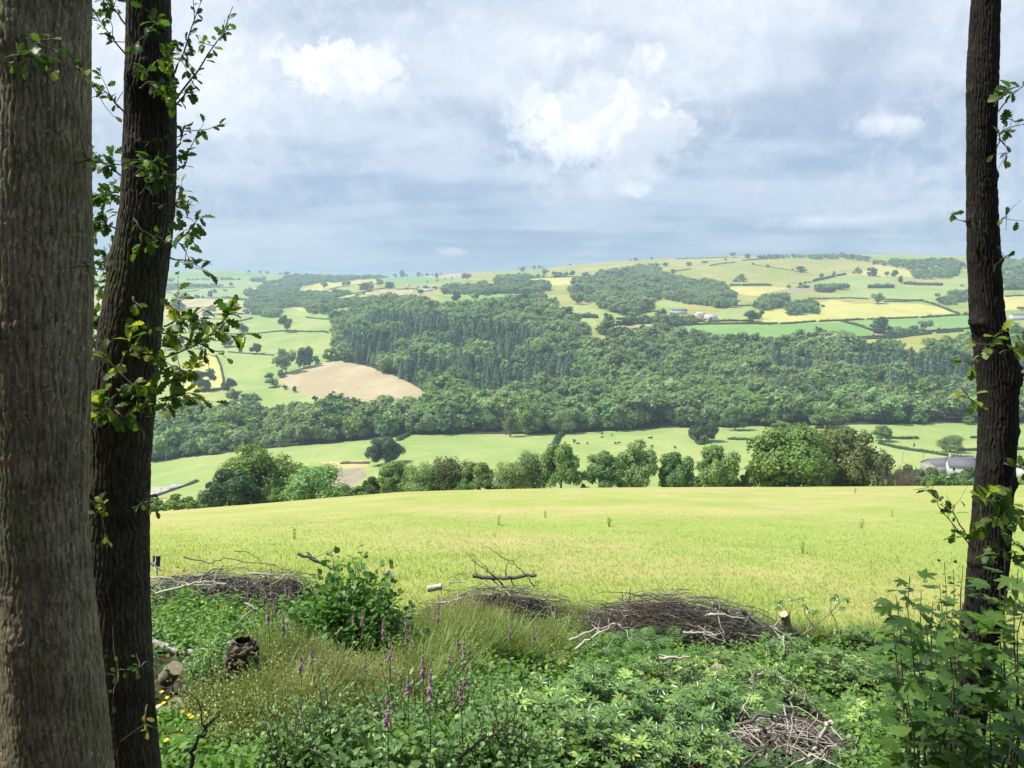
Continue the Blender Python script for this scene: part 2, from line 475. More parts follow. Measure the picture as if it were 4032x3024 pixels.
for i in range(len(knY)-1):
    t = np.linspace(0, 1, cnt[i], endpoint=False)[:, None]
    iy = (1-t)/knY[i][None]+t/knY[i+1][None]; yy = 1/iy
    zz = knZ[i]+(knZ[i+1]-knZ[i])*(yy-knY[i])/(knY[i+1]-knY[i])
    GY.append(yy); GZ.append(zz)
GY.append(knY[-1][None]); GZ.append(knZ[-1][None])
GY = np.concatenate(GY); GZ = np.concatenate(GZ)
i0 = sum(cnt[:6])
# soften the creases between the knots of the hillside
Zs = GZ.copy(); w = 7
sl = GZ/GY
ker = np.hanning(2*w+1); ker /= ker.sum()
for c0 in range(nc):
    pad = np.pad(sl[i0:-8, c0], w, mode='edge'); Zs[i0:-8, c0] = np.convolve(pad, ker, 'valid')*GY[i0:-8, c0]
Zs[-8-1] = GZ[-9]
GZ = np.concatenate([GZ[:i0], Zs[i0:-8], GZ[-8:]])
GX = CA[None]*GY
amp = np.clip((GY-300)/500, 0, 1)*np.clip((2900-GY)/600, 0, 1)
GZ += amp*((fbm(GX/140, GY/140, 5)-.5)*9+(fbm(GX/420, GY/420, 8)-.5)*10)
GZ += np.clip((GY-17)/10, 0, 1)*np.clip((110-GY)/20, 0, 1)*(fbm(GX/9, GY/9, 15)-.5)*.5
SL = GZ/GY                                     # slope of sight to each grid vertex
SLV = np.maximum.accumulate(SL, axis=0)
nr = len(GY)

def gy(pxx, Y):
    """point on the terrain in the pixel column px at forward distance Y"""
    pxx = float(pxx); a = (pxx-512)/FPX/.985
    for _ in range(2):
        c = np.interp(a, CA, np.arange(nc)); c0 = int(min(c, nc-2)); f = c-c0
        z = np.interp(Y, GY[:, c0], GZ[:, c0])*(1-f)+np.interp(Y, GY[:, c0+1], GZ[:, c0+1])*f
        s = z/Y; yc = (s*CP+SP)/(CP-s*SP); a = (pxx-512)/FPX/(CP+yc*SP)
    return np.array([a*Y, Y, Z0+z])
def gp(pxx, pyy):
    """point on the visible terrain at a pixel"""
    yc = -(pyy-384)/FPX; a = (pxx-512)/FPX/(CP+yc*SP); s = float(slope_of(pyy))
    c = np.interp(a, CA, np.arange(nc)); c0 = int(round(c))
    r = int(np.searchsorted(SLV[:-8, c0], s)); r = min(max(r, 1), nr-9)
    s0, s1 = SL[r-1, c0], SL[r, c0]; f = np.clip((s-s0)/(s1-s0+1e-12), 0, 1)
    iy = (1-f)/GY[r-1, c0]+f/GY[r, c0]; Y = 1/iy
    z = GZ[r-1, c0]*(1-f)+GZ[r, c0]*f
    return np.array([a*Y, Y, Z0+z])
def gxy(x, y):
    """terrain height for arrays of world x, y (y > 17)"""
    x = np.asarray(x, float); y = np.asarray(y, float)
    c = np.interp(x/y, CA, np.arange(nc)); c0 = np.clip(np.round(c).astype(int), 0, nc-1)
    z = np.empty_like(x)
    for cc in np.unique(c0):
        m = c0 == cc; z[m] = np.interp(y[m], GY[:, cc], GZ[:, cc])
    return z+Z0
def gb(pxx, pyy, ymin=2.5, ymax=17):
    """point on the near bank at a pixel"""
    pxx = np.atleast_1d(np.asarray(pxx, float)); pyy = np.atleast_1d(np.asarray(pyy, float))
    ys = np.linspace(ymin, ymax, 200)
    xc = (pxx-512)/FPX; yc = -(pyy-384)/FPX; kk = 1/(CP+yc*SP)
    X = (xc*kk)[:, None]*ys; Zr = ((yc*CP-SP)*kk)[:, None]*ys
    d = Zr-bank(X, ys[None]*np.ones_like(X))
    i = np.argmax(d < 0, axis=1); i = np.where(d.min(1) < 0, i, len(ys)-1)
    y = ys[i]; x = X[np.arange(len(i)), i]
    return np.stack([x, y, Z0+bank(x, y)], -1)

def inpoly(x, y, poly):
    x = np.asarray(x); y = np.asarray(y); r = np.zeros(x.shape, bool)
    n = len(poly)
    for i in range(n):
        x0, y0 = poly[i]; x1, y1 = poly[(i+1) % n]
        if y0 == y1: continue
        c = (y0 > y) != (y1 > y)
        r ^= c & (x < (x1-x0)*(y-y0)/(y1-y0)+x0)
    return r
def poly(tagc, pts): return [px(tagc, x, y) for x, y in pts]
# ------------------------------------------------------------------ fields
M = {}
M['hill'] = grass_mat('hill_grass', (.23, .29, .070), (.36, .325, .105), .006, .12, (.18, .22, .07))
M['green'] = grass_mat('green_pasture', (.235, .325, .098), (.31, .365, .13), .014, .35, (.36, .365, .155), stripes=(.5, .05, .03))
M['lush'] = grass_mat('lush_pasture', (.165, .30, .088), (.205, .325, .10), .01, .2, )
M['yellow'] = grass_mat('mown_field', (.42, .42, .12), (.50, .45, .16), .012, .3, (.34, .38, .10), stripes=(.8, .05, .03))
M['olive'] = grass_mat('rough_grazing', (.27, .29, .075), (.36, .33, .11), .008, .15, (.22, .21, .085), fine_amt=.5)
M['tan'] = grass_mat('dry_field', (.42, .34, .17), (.48, .40, .20), .012, .25, (.36, .35, .14))
M['stubble'] = grass_mat('stubble_field', (.37, .305, .185), (.45, .375, .235), .02, .6, stripes=(1.75, .06, .30), fine_amt=.6)
M['soil'] = grass_mat('bare_soil', (.26, .22, .155), (.34, .29, .20), .08, .9, (.25, .28, .12))
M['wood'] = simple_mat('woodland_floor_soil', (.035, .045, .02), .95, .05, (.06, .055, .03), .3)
M['yard'] = simple_mat('pale_yard', (.33, .32, .25), .9, .1, (.42, .40, .33), .2)

# (material, object name, polygon); earlier entries win
FIELDS = [
 ('yard', 'lane', poly('g', [(60, 1010), (330, 985), (520, 962), (600, 968), (520, 1000), (250, 1070), (60, 1125)])),
 ('soil', 'bare_ground', poly('M', [(-70, 1400), (-10, 1382), (60, 1374), (125, 1376), (150, 1392), (168, 1425), (140, 1450), (110, 1470), (60, 1500), (-20, 1515), (-90, 1500)])),
 ('tan', 'bare_ground', poly('M', [(-120, 1335), (175, 1325), (180, 1368), (-100, 1372)])),
 ('stubble', 'stubble_field', poly('F', [(598, 822), (640, 800), (700, 782), (735, 779), (790, 790), (860, 815), (926, 848), (915, 870), (885, 892), (800, 893), (722, 888), (700, 868), (650, 850)])),
 ('yellow', 'pasture', poly('a', [(600, 1330), (760, 1240), (870, 1240), (960, 1340), (1010, 1530), (1010, 1660), (800, 1750), (500, 1700)])),
 ('tan', 'dry_field', poly('a', [(-900, 550), (235, 548), (560, 545), (900, 560), (1100, 575), (1300, 600), (1265, 665), (900, 665), (225, 688), (-900, 700)])),
 ('tan', 'dry_field', poly('a', [(225, 695), (980, 672), (1500, 690), (1500, 740), (980, 748), (760, 775), (215, 805), (-900, 820), (-900, 700)])),
 ('yellow', 'field', poly('a', [(1880, 665), (2020, 670), (2100, 720), (1960, 715)])),
 ('lush', 'pasture', poly('a', [(270, 220), (900, 225), (1540, 240), (1560, 275), (1000, 290), (500, 300), (270, 300)])),
 ('green', 'pasture', poly('a', [(260, 345), (900, 320), (1290, 335), (1000, 375), (260, 385)])),
 ('green', 'pasture', poly('a', [(240, 470), (700, 440), (1200, 430), (1300, 480), (900, 520), (500, 520), (240, 540)])),
 ('yellow', 'pasture', poly('a', [(1880, 490), (2212, 355), (2400, 360), (2400, 500), (2212, 480), (2000, 500)])),
 ('yellow', 'pasture', poly('b', [(10, 440), (70, 375), (500, 320), (780, 310), (700, 370), (300, 400), (130, 435), (40, 470)])),
 ('lush', 'pasture', poly('b', [(790, 305), (1100, 290), (1500, 300), (1700, 330), (1330, 370), (1240, 385), (930, 400), (800, 380), (700, 365)])),
 ('green', 'pasture', poly('b', [(0, 480), (150, 435), (470, 395), (470, 470), (330, 490), (150, 520), (0, 520)])),
 ('stubble', 'dry_field', poly('b', [(395, 560), (500, 525), (640, 478), (800, 446), (960, 436), (1050, 450), (1160, 445), (1160, 500), (900, 520), (560, 590)])),
 ('yellow', 'pasture', poly('b', [(185, 560), (400, 505), (640, 470), (400, 560), (540, 590), (190, 590)])),
 ('stubble', 'dry_field', poly('b', [(1270, 285), (1480, 225), (1900, 213), (1800, 280), (1500, 310)])),
 ('olive', 'rough_grazing', poly('b', [(1480, 200), (2212, 190), (2400, 190), (2400, 300), (1900, 300), (1700, 320), (1820, 270), (1900, 225)])),
 ('lush', 'pasture', poly('b', [(1400, 500), (1560, 515), (2250, 510), (2500, 490), (2560, 640), (2050, 650), (1740, 640), (1500, 560)])),
 ('olive', 'rough_grazing', poly('c', [(600, 280), (640, 170), (900, 100), (1250, 60), (1700, 50), (2212, 20), (2300, 110), (1900, 120), (1500, 180), (1200, 280), (900, 290)])),
 ('green', 'pasture', poly('c', [(0, 520), (200, 510), (280, 530), (150, 590), (0, 600)])),
 ('yellow', 'pasture', poly('c', [(220, 330), (560, 300), (1080, 285), (900, 380), (650, 400), (400, 350)])),
 ('green', 'pasture', poly('c', [(700, 695), (800, 625), (940, 630), (1250, 690), (1480, 740), (1570, 785), (1300, 800), (950, 790)])),
 ('green', 'pasture', poly('c', [(760, 800), (1220, 798), (1240, 880), (1200, 900), (850, 880)])),
 ('tan', 'dry_field', poly('c', [(1270, 965), (1500, 885), (1980, 862), (1960, 940), (1880, 985), (1500, 985)])),
 ('tan', 'dry_field', poly('c', [(1120, 1035), (1440, 1045), (1420, 1150), (1200, 1170)])),
 ('green', 'pasture', poly('c', [(1880, 600), (2000, 575), (2300, 600), (2300, 700), (2060, 720), (1900, 680)])),
 ('green', 'pasture', poly('c', [(2070, 1050), (2212, 985), (2300, 985), (2300, 1100), (2080, 1110)])),
 ('soil', 'bare_soil_patch', poly('d', [(1150, 610), (1420, 565), (1620, 540), (1760, 545), (1700, 590), (1450, 625)])),
 ('yellow', 'hay_meadow', poly('d', [(1085, 955), (1080, 850), (1370, 785), (1400, 900), (1780, 870), (1770, 730), (1960, 700), (2212, 740), (2430, 745), (3000, 740), (3300, 790), (3520, 885), (3000, 905), (2600, 935), (2000, 950), (1500, 970), (1040, 975)])),
 ('green', 'pasture', poly('d', [(430, 970), (500, 850), (700, 810), (980, 785), (880, 860), (870, 950), (700, 965)])),
 ('green', 'pasture', poly('d', [(1700, 700), (2212, 580), (2420, 560), (3200, 530), (3660, 540), (3660, 600), (3200, 690), (2500, 690), (2000, 670)])),
 ('green', 'pasture', poly('d', [(1680, 520), (2100, 400), (2500, 420), (2800, 480), (2700, 540), (2300, 560), (1800, 560)])),
 ('yellow', 'rough_grazing', poly('d', [(630, 540), (1180, 530), (1420, 550), (1150, 610), (1000, 650), (900, 640), (640, 600)])),
 ('lush', 'pasture', poly('d', [(40, 1130), (60, 1060), (200, 1015), (1100, 1015), (1700, 985), (2130, 985), (2350, 1060), (2450, 1120), (2450, 1185), (2200, 1190), (1600, 1210), (1200, 1210), (830, 1150), (600, 1200), (0, 1200)])),
 ('lush', 'pasture', poly('e', [(30, 975), (400, 950), (900, 935), (1560, 895), (1620, 1040), (1180, 1065), (1000, 1100), (350, 1090), (250, 1060)])),
 ('olive', 'rough_grazing', poly('e', [(560, 1190), (800, 1130), (1450, 1090), (1560, 1100), (1400, 1190), (1250, 1230), (800, 1320), (700, 1260)])),
 ('olive', 'hillside_pasture', poly('d', [(0, 380), (0, 170), (650, 175), (1300, 195), (2212, 220), (2500, 240), (2400, 330), (1900, 420), (1700, 480), (1680, 530), (900, 520), (600, 470), (300, 400)])),
 ('yellow', 'hillside_pasture', poly('e', [(180, 380), (250, 280), (400, 260), (560, 290), (800, 340), (830, 420), (500, 410)])),
 ('green', 'pasture', poly('e', [(1180, 500), (1390, 390), (1900, 380), (1900, 540), (1200, 535)])),
 ('yellow', 'pasture', poly('e', [(1560, 760), (1560, 680), (2212, 650), (2400, 660), (2400, 800), (2000, 830), (1560, 830)])),
 ('lush', 'skyline_pasture', poly('e', [(130, 150), (700, 165), (1560, 200), (1560, 230), (1000, 200), (130, 180)])),
]
fy0, fy1 = i0, nr-9
# nearer valley pasture starts beyond the crest
cx = (GX[:-1, :-1]+GX[1:, 1:])/2; cy = (GY[:-1, :-1]+GY[1:, 1:])/2; cz = (GZ[:-1, :-1]+GZ[1:, 1:])/2
cpx, cpy, _ = project(np.stack([cx, cy, cz+Z0], -1))
fid = np.full(cx.shape, -1, int)
far = (cy > 300) & (cpx > -500) & (cpx < 1500)
wx = (fbm(cx/25, cy/25, 31, 2)-.5)*3.0*np.clip(500/cy, .3, 1)
wy = (fbm(cx/25, cy/25, 32, 2)-.5)*1.2*np.clip(500/cy, .3, 1)
for i in range(len(FIELDS)-1, -1, -1):
    pl = FIELDS[i][2]
    xs = [p[0] for p in pl]; ys = [p[1] for p in pl]
    m = far & (cpx > min(xs)-3) & (cpx < max(xs)+3) & (cpy > min(ys)-3) & (cpy < max(ys)+3)
    sub = inpoly(cpx[m]+wx[m], cpy[m]+wy[m], pl)
    idx = np.where(m); fid[idx[0][sub], idx[1][sub]] = i

# woodland ground polygons: (polygon in frame px, kind weights, spacing m, height m, name of the wood)
WOODS = [
 ('valley', poly('F', [(722, 778), (722, 700), (760, 680), (830, 658), (900, 662), (960, 672), (1060, 668), (1150, 668), (1215, 692), (1262, 722), (1262, 752), (1330, 752), (1345, 740), (1420, 745), (1480, 748), (1560, 738), (1620, 750), (1760, 755), (1900, 764), (1990, 778), (2040, 752), (2110, 740), (2200, 735), (2600, 735), (2600, 912), (2110, 914), (1850, 917), (1450, 924), (1200, 937), (900, 939), (800, 949), (600, 966), (320, 998), (100, 1012), (-200, 1025), (-200, 925), (180, 925), (320, 912), (440, 905), (540, 902), (620, 914), (700, 914), (800, 916), (895, 912), (932, 880), (926, 852), (860, 818), (800, 795)]), 11.2, 19),
 ('hill_centre', poly('c', [(900, 440), (1000, 350), (1200, 300), (1450, 215), (1700, 200), (1900, 190), (2120, 290), (2260, 340), (2750, 420), (2830, 500), (2830, 610), (2500, 640), (2212, 600), (2020, 600), (1900, 640), (1900, 720), (1720, 780), (1560, 770), (1370, 710), (1100, 655), (930, 610), (880, 520)]), 13, 15),
 ('hill_centre_left', poly('c', [(-700, 560), (-300, 520), (0, 540), (250, 560), (560, 540), (780, 600), (780, 650), (650, 690), (680, 750), (480, 800), (100, 740), (-250, 640), (-500, 620)]), 10, 13),
 ('clump', poly('c', [(0, 400), (200, 370), (650, 370), (640, 470), (560, 500), (280, 505), (0, 500)]), 11, 12),
 ('clump', poly('b', [(1520, 500), (1560, 440), (1750, 420), (2200, 430), (2212, 500), (1900, 520), (1700, 505)]), 10, 13),
 ('strip', poly('c', [(-50, 370), (0, 300), (560, 290), (570, 305), (200, 325), (0, 385)]), 12, 12),
 ('strip', poly('c', [(690, 290), (760, 285), (960, 275), (960, 290), (800, 295)]), 14, 13),
 ('ribbon', poly('c', [(760, 700), (1200, 800), (1000, 802), (600, 800), (620, 760)]), 9, 8),
 ('ribbon', poly('c', [(1220, 930), (1300, 900), (1500, 860), (1700, 850), (2010, 860), (2260, 830), (2260, 960), (2080, 1010), (1960, 1000), (1900, 1040), (1750, 1060), (1450, 1060), (1270, 1000)]), 11, 12),
 ('farm', poly('c', [(1700, 800), (2000, 760), (2400, 830), (2500, 860), (2400, 900), (2000, 870), (1800, 860)]), 14, 8),
 ('mid', poly('d', [(0, 500), (250, 480), (600, 520), (620, 610), (720, 640), (730, 800), (560, 810), (300, 760), (0, 750)]), 11, 14),
 ('mid', poly('d', [(990, 800), (1060, 700), (1350, 660), (1400, 730), (1340, 790), (1080, 835)]), 10, 13),
 ('mid', poly('d', [(1380, 880), (1400, 800), (1640, 760), (1780, 800), (1790, 870), (1600, 895), (1450, 895)]), 10, 12),
 ('mid', poly('d', [(1740, 610), (1760, 560), (2212, 520), (2330, 500), (2330, 545), (2100, 570), (1900, 610)]), 10, 13),
 ('mid', poly('e', [(340, 1115), (360, 1040), (560, 1050), (1000, 1040), (1070, 1070), (1000, 1100), (600, 1140)]), 8, 11),
 ('ridge', poly('d', [(700, 190), (900, 175), (1160, 160), (1500, 170), (2100, 160), (2212, 165), (2500, 200), (2400, 225), (1900, 205), (1300, 190), (900, 205)]), 17, 14),
 ('ridge', poly('e', [(0, 390), (100, 260), (400, 220), (560, 230), (900, 230), (1100, 240), (1390, 230), (1400, 380), (1300, 430), (1000, 460), (860, 440), (840, 400), (700, 330), (560, 310), (400, 270), (250, 280), (180, 380)]), 17, 14),
 ('ridge', poly('e', [(1400, 300), (1560, 220), (2212, 240), (2600, 250), (2600, 560), (1970, 575), (1970, 420), (1560, 390)]), 20, 15),
 ('mid', poly('e', [(1060, 690), (1130, 620), (1560, 620), (1560, 710), (1300, 780), (1140, 750)]), 12, 11),
 ('left_far', poly('a', [(1280, 640), (1350, 590), (1600, 560), (1250, 520), (1300, 470), (1800, 440), (2212, 500), (2900, 510), (2900, 640), (2380, 690), (2300, 750), (2100, 760), (2000, 680), (1880, 660), (1700, 690), (1700, 800), (1500, 785), (1340, 760), (1240, 740), (1400, 700), (1260, 670)]), 11, 13),
 ('left_far', poly('a', [(1420, 460), (1500, 380), (1700, 340), (1790, 290), (2212, 270), (2300, 350), (2000, 400), (1880, 490), (1700, 450)]), 17, 14),
 ('left_far', poly('b', [(-60, 340), (0, 280), (600, 285), (900, 290), (680, 330), (400, 345), (70, 375), (0, 360)]), 22, 14),
 ('left_far', poly('b', [(0, 510), (180, 470), (200, 530), (180, 600), (150, 720), (0, 720), (-200, 700), (-200, 600)]), 12, 13),
 ('hedgerow', poly('a', [(250, 400), (500, 395), (720, 405), (1000, 400), (1000, 415), (500, 425), (250, 480)]), 16, 13),
 ('hedgerow', poly('a', [(540, 325), (900, 315), (1230, 318), (1230, 328), (900, 330), (540, 335)]), 15, 9),
 ('hedgerow', poly('a', [(1360, 330), (1520, 345), (1520, 355), (1360, 350)]), 15, 16),
 ('hedgerow', poly('a', [(300, 215), (700, 205), (1100, 210), (1560, 222), (1560, 228), (1100, 217), (700, 211), (300, 224)]), 26, 5),
]
wid = np.full(cx.shape, -1, int)
for i in range(len(WOODS)-1, -1, -1):
    pl = WOODS[i][1]; m = far & (fid < 0)
    sub = inpoly(cpx[m]+wx[m], cpy[m]+wy[m], pl); idx = np.where(m); wid[idx[0][sub], idx[1][sub]] = i

VV = np.stack([GX, GY, GZ+Z0], -1).reshape(-1, 3)
ii = np.arange(nr-1)[:, None]*nc+np.arange(nc-1)[None]
QF = np.stack([ii, ii+1, ii+nc+1, ii+nc], -1)
def sub_mesh(name, mask, mat):
    F = QF[mask]
    if not len(F): return None
    u, inv = np.unique(F, return_inverse=True)
    o = mesh(name, VV[u], inv.reshape(F.shape), mat, smooth=True)
    tag(o, kind='structure'); return o
near = cy < 125
def patch(x, y):
    """0 green .. 1 straw coloured: how ripe the meadow grass is"""
    return np.clip(.40+1.3*(fbm(x/14+2, y/9, 73, 4)-.5)+.8*(fbm(x/2.5, y/2.5, 75, 3)-.5)-.26*x/y+.16*(np.minimum(y, 120)-55)/50, 0, 1)
mm, t_ = new_mat('meadow_ground'); N_m = NT(t_)
v_ = N_m.n('ShaderNodeAttribute', attribute_name='tint').outputs['Fac']
c_m = N_m.mix(v_, (.275, .345, .088), (.43, .38, .17))
f_m = N_m.noise(2.6, 7, .75, (1, .5, 1)); g_m = N_m.noise(.35, 5, .6, (.6, 1, 1))
hs_m = N_m.n('ShaderNodeHueSaturation'); N_m.put(hs_m.inputs['Color'], c_m)
N_m.put(hs_m.inputs['Value'], N_m.math('ADD', .62, N_m.math('ADD', N_m.math('MULTIPLY', f_m, .46), N_m.math('MULTIPLY', g_m, .30))))
p_m = N_m.n('ShaderNodeBsdfPrincipled'); N_m.put(p_m.inputs['Base Color'], hs_m.outputs[0]); p_m.inputs['Roughness'].default_value = .9; p_m.inputs['Specular IOR Level'].default_value = .05
bm_ = N_m.n('ShaderNodeBump'); bm_.inputs['Strength'].default_value = .5; bm_.inputs['Distance'].default_value = .15; t_.links.new(f_m, bm_.inputs['Height']); t_.links.new(bm_.outputs[0], p_m.inputs['Normal'])
t_.links.new(p_m.outputs[0], N_m.n('ShaderNodeOutputMaterial').inputs[0])
mo = sub_mesh('meadow', near, mm)
cv = np.zeros(len(mo.data.vertices)*3, np.float32); mo.data.vertices.foreach_get('co', cv); cv = cv.reshape(-1, 3)
at_m = mo.data.attributes.new('tint', 'FLOAT', 'POINT'); at_m.data.foreach_set('value', patch(cv[:, 0], cv[:, 1]).astype(np.float32))
sub_mesh('slope_below_meadow', (cy >= 125) & (cy < 310) & (fid < 0), M['green'])
val = (cy >= 310) & (cy < 700) & (fid < 0) & (wid < 0)
sub_mesh('valley_pasture', val, M['green'])
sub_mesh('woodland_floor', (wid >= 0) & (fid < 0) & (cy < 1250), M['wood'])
lefthill = (fid < 0) & (cy >= 700) & ~((wid >= 0) & (cy < 1250)) & (cpx < 345)
sub_mesh('left_hillside', lefthill, M['green'])
sub_mesh('hillside', (fid < 0) & (cy >= 700) & ~((wid >= 0) & (cy < 1250)) & (cpx >= 345), M['hill'])
for i, (mt, nm, pl) in enumerate(FIELDS):
    sub_mesh(nm, fid == i, M[mt])

# near bank, under the eye and behind
bx = np.linspace(-60, 60, 321); by = np.concatenate([np.linspace(-60, 0, 60, endpoint=False), np.linspace(0, 17, 110)])
BX, BY = np.meshgrid(bx, by)
BV = np.stack([BX, BY, bank(BX, BY)+Z0], -1).reshape(-1, 3)
i_ = np.arange(len(by)-1)[:, None]*len(bx)+np.arange(len(bx)-1)[None]
BF = np.stack([i_, i_+1, i_+len(bx)+1, i_+len(bx)], -1).reshape(-1, 4)
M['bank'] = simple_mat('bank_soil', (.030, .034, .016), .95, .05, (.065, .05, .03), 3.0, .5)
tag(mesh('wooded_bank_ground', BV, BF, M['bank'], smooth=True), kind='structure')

# ------------------------------------------------------------------ tree prototypes
M['leaf_mid'] = leaf_mat('broadleaf_foliage', (.085, .165, .066), (.27, .38, .145), trans=.40, hue=.05, objvar=.75)
M['leaf_pale'] = leaf_mat('pale_foliage', (.16, .24, .11), (.32, .41, .18), trans=.38, hue=.04, objvar=.3)
M['leaf_lime'] = leaf_mat('lime_foliage', (.115, .205, .050), (.23, .33, .085), trans=.3, hue=.02, objvar=.2)
M['leaf_dark'] = leaf_mat('dark_foliage', (.035, .080, .032), (.080, .140, .050), trans=.22, hue=.03, objvar=.3)
M['leaf_olive'] = leaf_mat('olive_foliage', (.085, .140, .040), (.225, .235, .090), trans=.25, hue=.02, objvar=.2)
M['leaf_conifer'] = leaf_mat('conifer_foliage', (.055, .130, .082), (.215, .33, .185), trans=.20, hue=.03, objvar=1.0)
M['leaf_grey'] = leaf_mat('grey_twigs', (.22, .19, .16), (.32, .28, .24), trans=.1, objvar=.3)
M['trunk'] = simple_mat('tree_bark', (.075, .060, .045), .9, .1, (.13, .11, .085), 6, 0)

def crown_mb(seed, lobes, cards, cs, ax=(1, 1, 1), core=.72, cover=1.0, flat=.0, wisp=0.0, zlo=.0, ragged=0.0):
    """crown of many lumps inside an egg of half-axes ax (unit tree: height 1, base of tree at 0)"""
    r = np.random.default_rng(seed); mb = MB()
    C = []; Rr = []
    for i in range(lobes):
        for _ in range(30):
            d = r.normal(size=3); d /= np.linalg.norm(d)
            q = r.random()**.45
            c = d*q*np.array(ax)*(.74+.16*ragged*r.random())
            c[:2] *= 1+ragged*(.10-.42*c[2]/ax[2])
            if c[2] > -ax[2]*(.9-zlo): break
        C.append(c); Rr.append(((.20-.07*ragged)+.17*r.random())*min(ax[0], ax[2])*1.05)
    C = np.array(C); Rr = np.array(Rr)
    w = Rr**2; w /= w.sum()
    li = r.choice(lobes, size=cards, p=w)
    d = norm(r.normal(size=(cards, 3))+np.array([0, 0, .35])+.9*norm(C[li]/np.array(ax)))
    jit = 1+(r.random(cards)**2)*(.30+wisp)-.10
    P = C[li]+d*(Rr[li]*jit)[:, None]*np.array([1.08, 1.08, .86])
    N = norm(d+r.normal(size=(cards, 3))*.45+np.array([0, 0, .25]))
    D = norm(np.cross(N, r.normal(size=(cards, 3))))
    sz = cs*(.6+.8*r.random(cards))
    V, F = leaves(P, D, N, sz, sz*.85, CARD)
    a = np.clip(.48+.22*r.normal(size=cards)+.50*(r.random(lobes)[li]-.5), 0, .92)
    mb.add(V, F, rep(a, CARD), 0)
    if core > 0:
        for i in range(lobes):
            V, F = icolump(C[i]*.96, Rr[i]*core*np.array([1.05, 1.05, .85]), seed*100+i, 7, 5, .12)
            mb.add(V, F, .08, 0)  # inner lumps tinted dark: shade inside the crown put into the colour
    return mb, C, Rr
def shift(mb, z):
    for i in range(len(mb.V)): mb.V[i] = mb.V[i]+np.array([0, 0, z])
def trunk_mb(seed, h, r0, C, n=7, sides=6):
    r = np.random.default_rng(seed); mb = MB()
    P = np.array([[(0, 0, -.04), (0.004, 0, h*.25), (-.006, .004, h*.5), (.004, -.004, h*.8)]], float)
    V, F = tubes(P, np.array([[r0*1.35, r0, r0*.85, r0*.5]]), sides); mb.add(V, F, .5)
    order = r.permutation(len(C))[:n]
    for i in order:
        z0 = h*(.3+.35*r.random()); p0 = np.array([0, 0, z0]); p1 = C[i]
        V, F = tubes(wiggle(p0, p1, 5, .05, r), np.linspace(r0*.5, r0*.12, 5)[None], 4); mb.add(V, F, .5)
    return mb

def broad_proto(name, seed, lobes, cards, cs, ax, cz, mat, core=.72, wisp=0, whole=False, tr=.025, limbs=7, zlo=0., ragged=0.):
    """unit tree 1 m tall; whole = one mesh, else Empty > trunk, crown"""
    mb, C, Rr = crown_mb(seed, lobes, cards, cs, ax, core, wisp=wisp, zlo=zlo, ragged=ragged)
    shift(mb, cz); C = C+np.array([0, 0, cz])
    tb = trunk_mb(seed+1, cz, tr, C, limbs)
    if whole:
        for V, F, A in zip(tb.V, tb.F, tb.A): pass
        off = 0
        for V, F in zip(tb.V, tb.F):
            mb.add(V, F-off, .5, 1); off += len(V)
        o = mb.build(name, [mat, M['trunk']], smooth=False, link=False)
        return o
    e = bpy.data.objects.new(name, None)
    c = mb.build('crown', mat, None, link=False); t = tb.build('trunk', M['trunk'], None, smooth=True, link=False)
    return (c.data, t.data)

def conifer_mb(seed, tiers, per, cs):
    r = np.random.default_rng(seed); mb = MB()
    n = tiers*per
    t = np.repeat(np.linspace(.16, .97, tiers), per)+r.normal(size=n)*.008
    rad = (.155*(1-t)**.75+.006)*(.8+.4*r.random(n)); th = r.random(n)*6.283
    q = r.random(n)**.6
    P = np.stack([np.cos(th)*rad*q, np.sin(th)*rad*q, t-.05*q*(1-t)], -1)
    D = norm(np.stack([np.cos(th), np.sin(th), -.35-.3*r.random(n)], -1)+r.normal(size=(n, 3))*.2)
    N = norm(np.array([0, 0, 1.])+.35*D+r.normal(size=(n, 3))*.25)
    sz = cs*(.6+.7*r.random(n))*(.5+1.1*(1-t))
    V, F = leaves(P, D, N, sz, sz*.62, CARD); mb.add(V, F, rep(np.clip(.5+.28*r.normal(size=n), 0, .9), CARD), 0)
    zz = np.linspace(.12, .96, 7); rr = .095*(1-zz)**.8+.003
    V, F = tubes(np.stack([0*zz, 0*zz, zz], -1)[None], rr[None], 7); mb.add(V, F, .12, 0)
    V, F = tubes(np.array([[(0, 0, -.05), (0, 0, .9)]]), np.array([[.014, .004]]), 5); mb.add(V, F, .5, 1)
    return mb

# near prototypes (parts), unit height
NEAR = {}
def near_proto(key, *a, **k): NEAR[key] = broad_proto(key, *a, **k)
near_proto('dome', 21, 34, 7500, .040, (.52, .52, .46), .50, 'x', core=.80, zlo=.05) if False else None
specs = {
 'dome':  (21, 60, 8000, .042, (.56, .56, .49), .48, 'leaf_dark', .80, .05, 5),
 'oak':   (22, 58, 8000, .040, (.52, .52, .47), .50, 'leaf_mid', .66, .1, 9),
 'tall':  (23, 44, 6500, .036, (.36, .36, .47), .50, 'leaf_mid', .66, .15, 9),
 'wispy': (24, 40, 5600, .034, (.44, .44, .47), .50, 'leaf_pale', .3, .75, 12),
 'lime':  (25, 70, 10000, .036, (.60, .60, .49), .49, 'leaf_lime', .66, .2, 10),
 'broad': (26, 70, 10000, .034, (.68, .62, .49), .49, 'leaf_olive', .70, .1, 10),
 'shrub': (27, 16, 2600, .075, (.70, .60, .46), .46, 'leaf_mid', .75, .2, 5)}
for k, (sd, lo, ca, cs, ax, cz, mt, core, wisp, limbs) in specs.items():
    NEAR[k] = broad_proto(k, sd, lo, ca, cs, ax, cz, M[mt], core=core, wisp=wisp, limbs=limbs, ragged={'dome': .5, 'lime': .6, 'broad': .6}.get(k, 1.0))
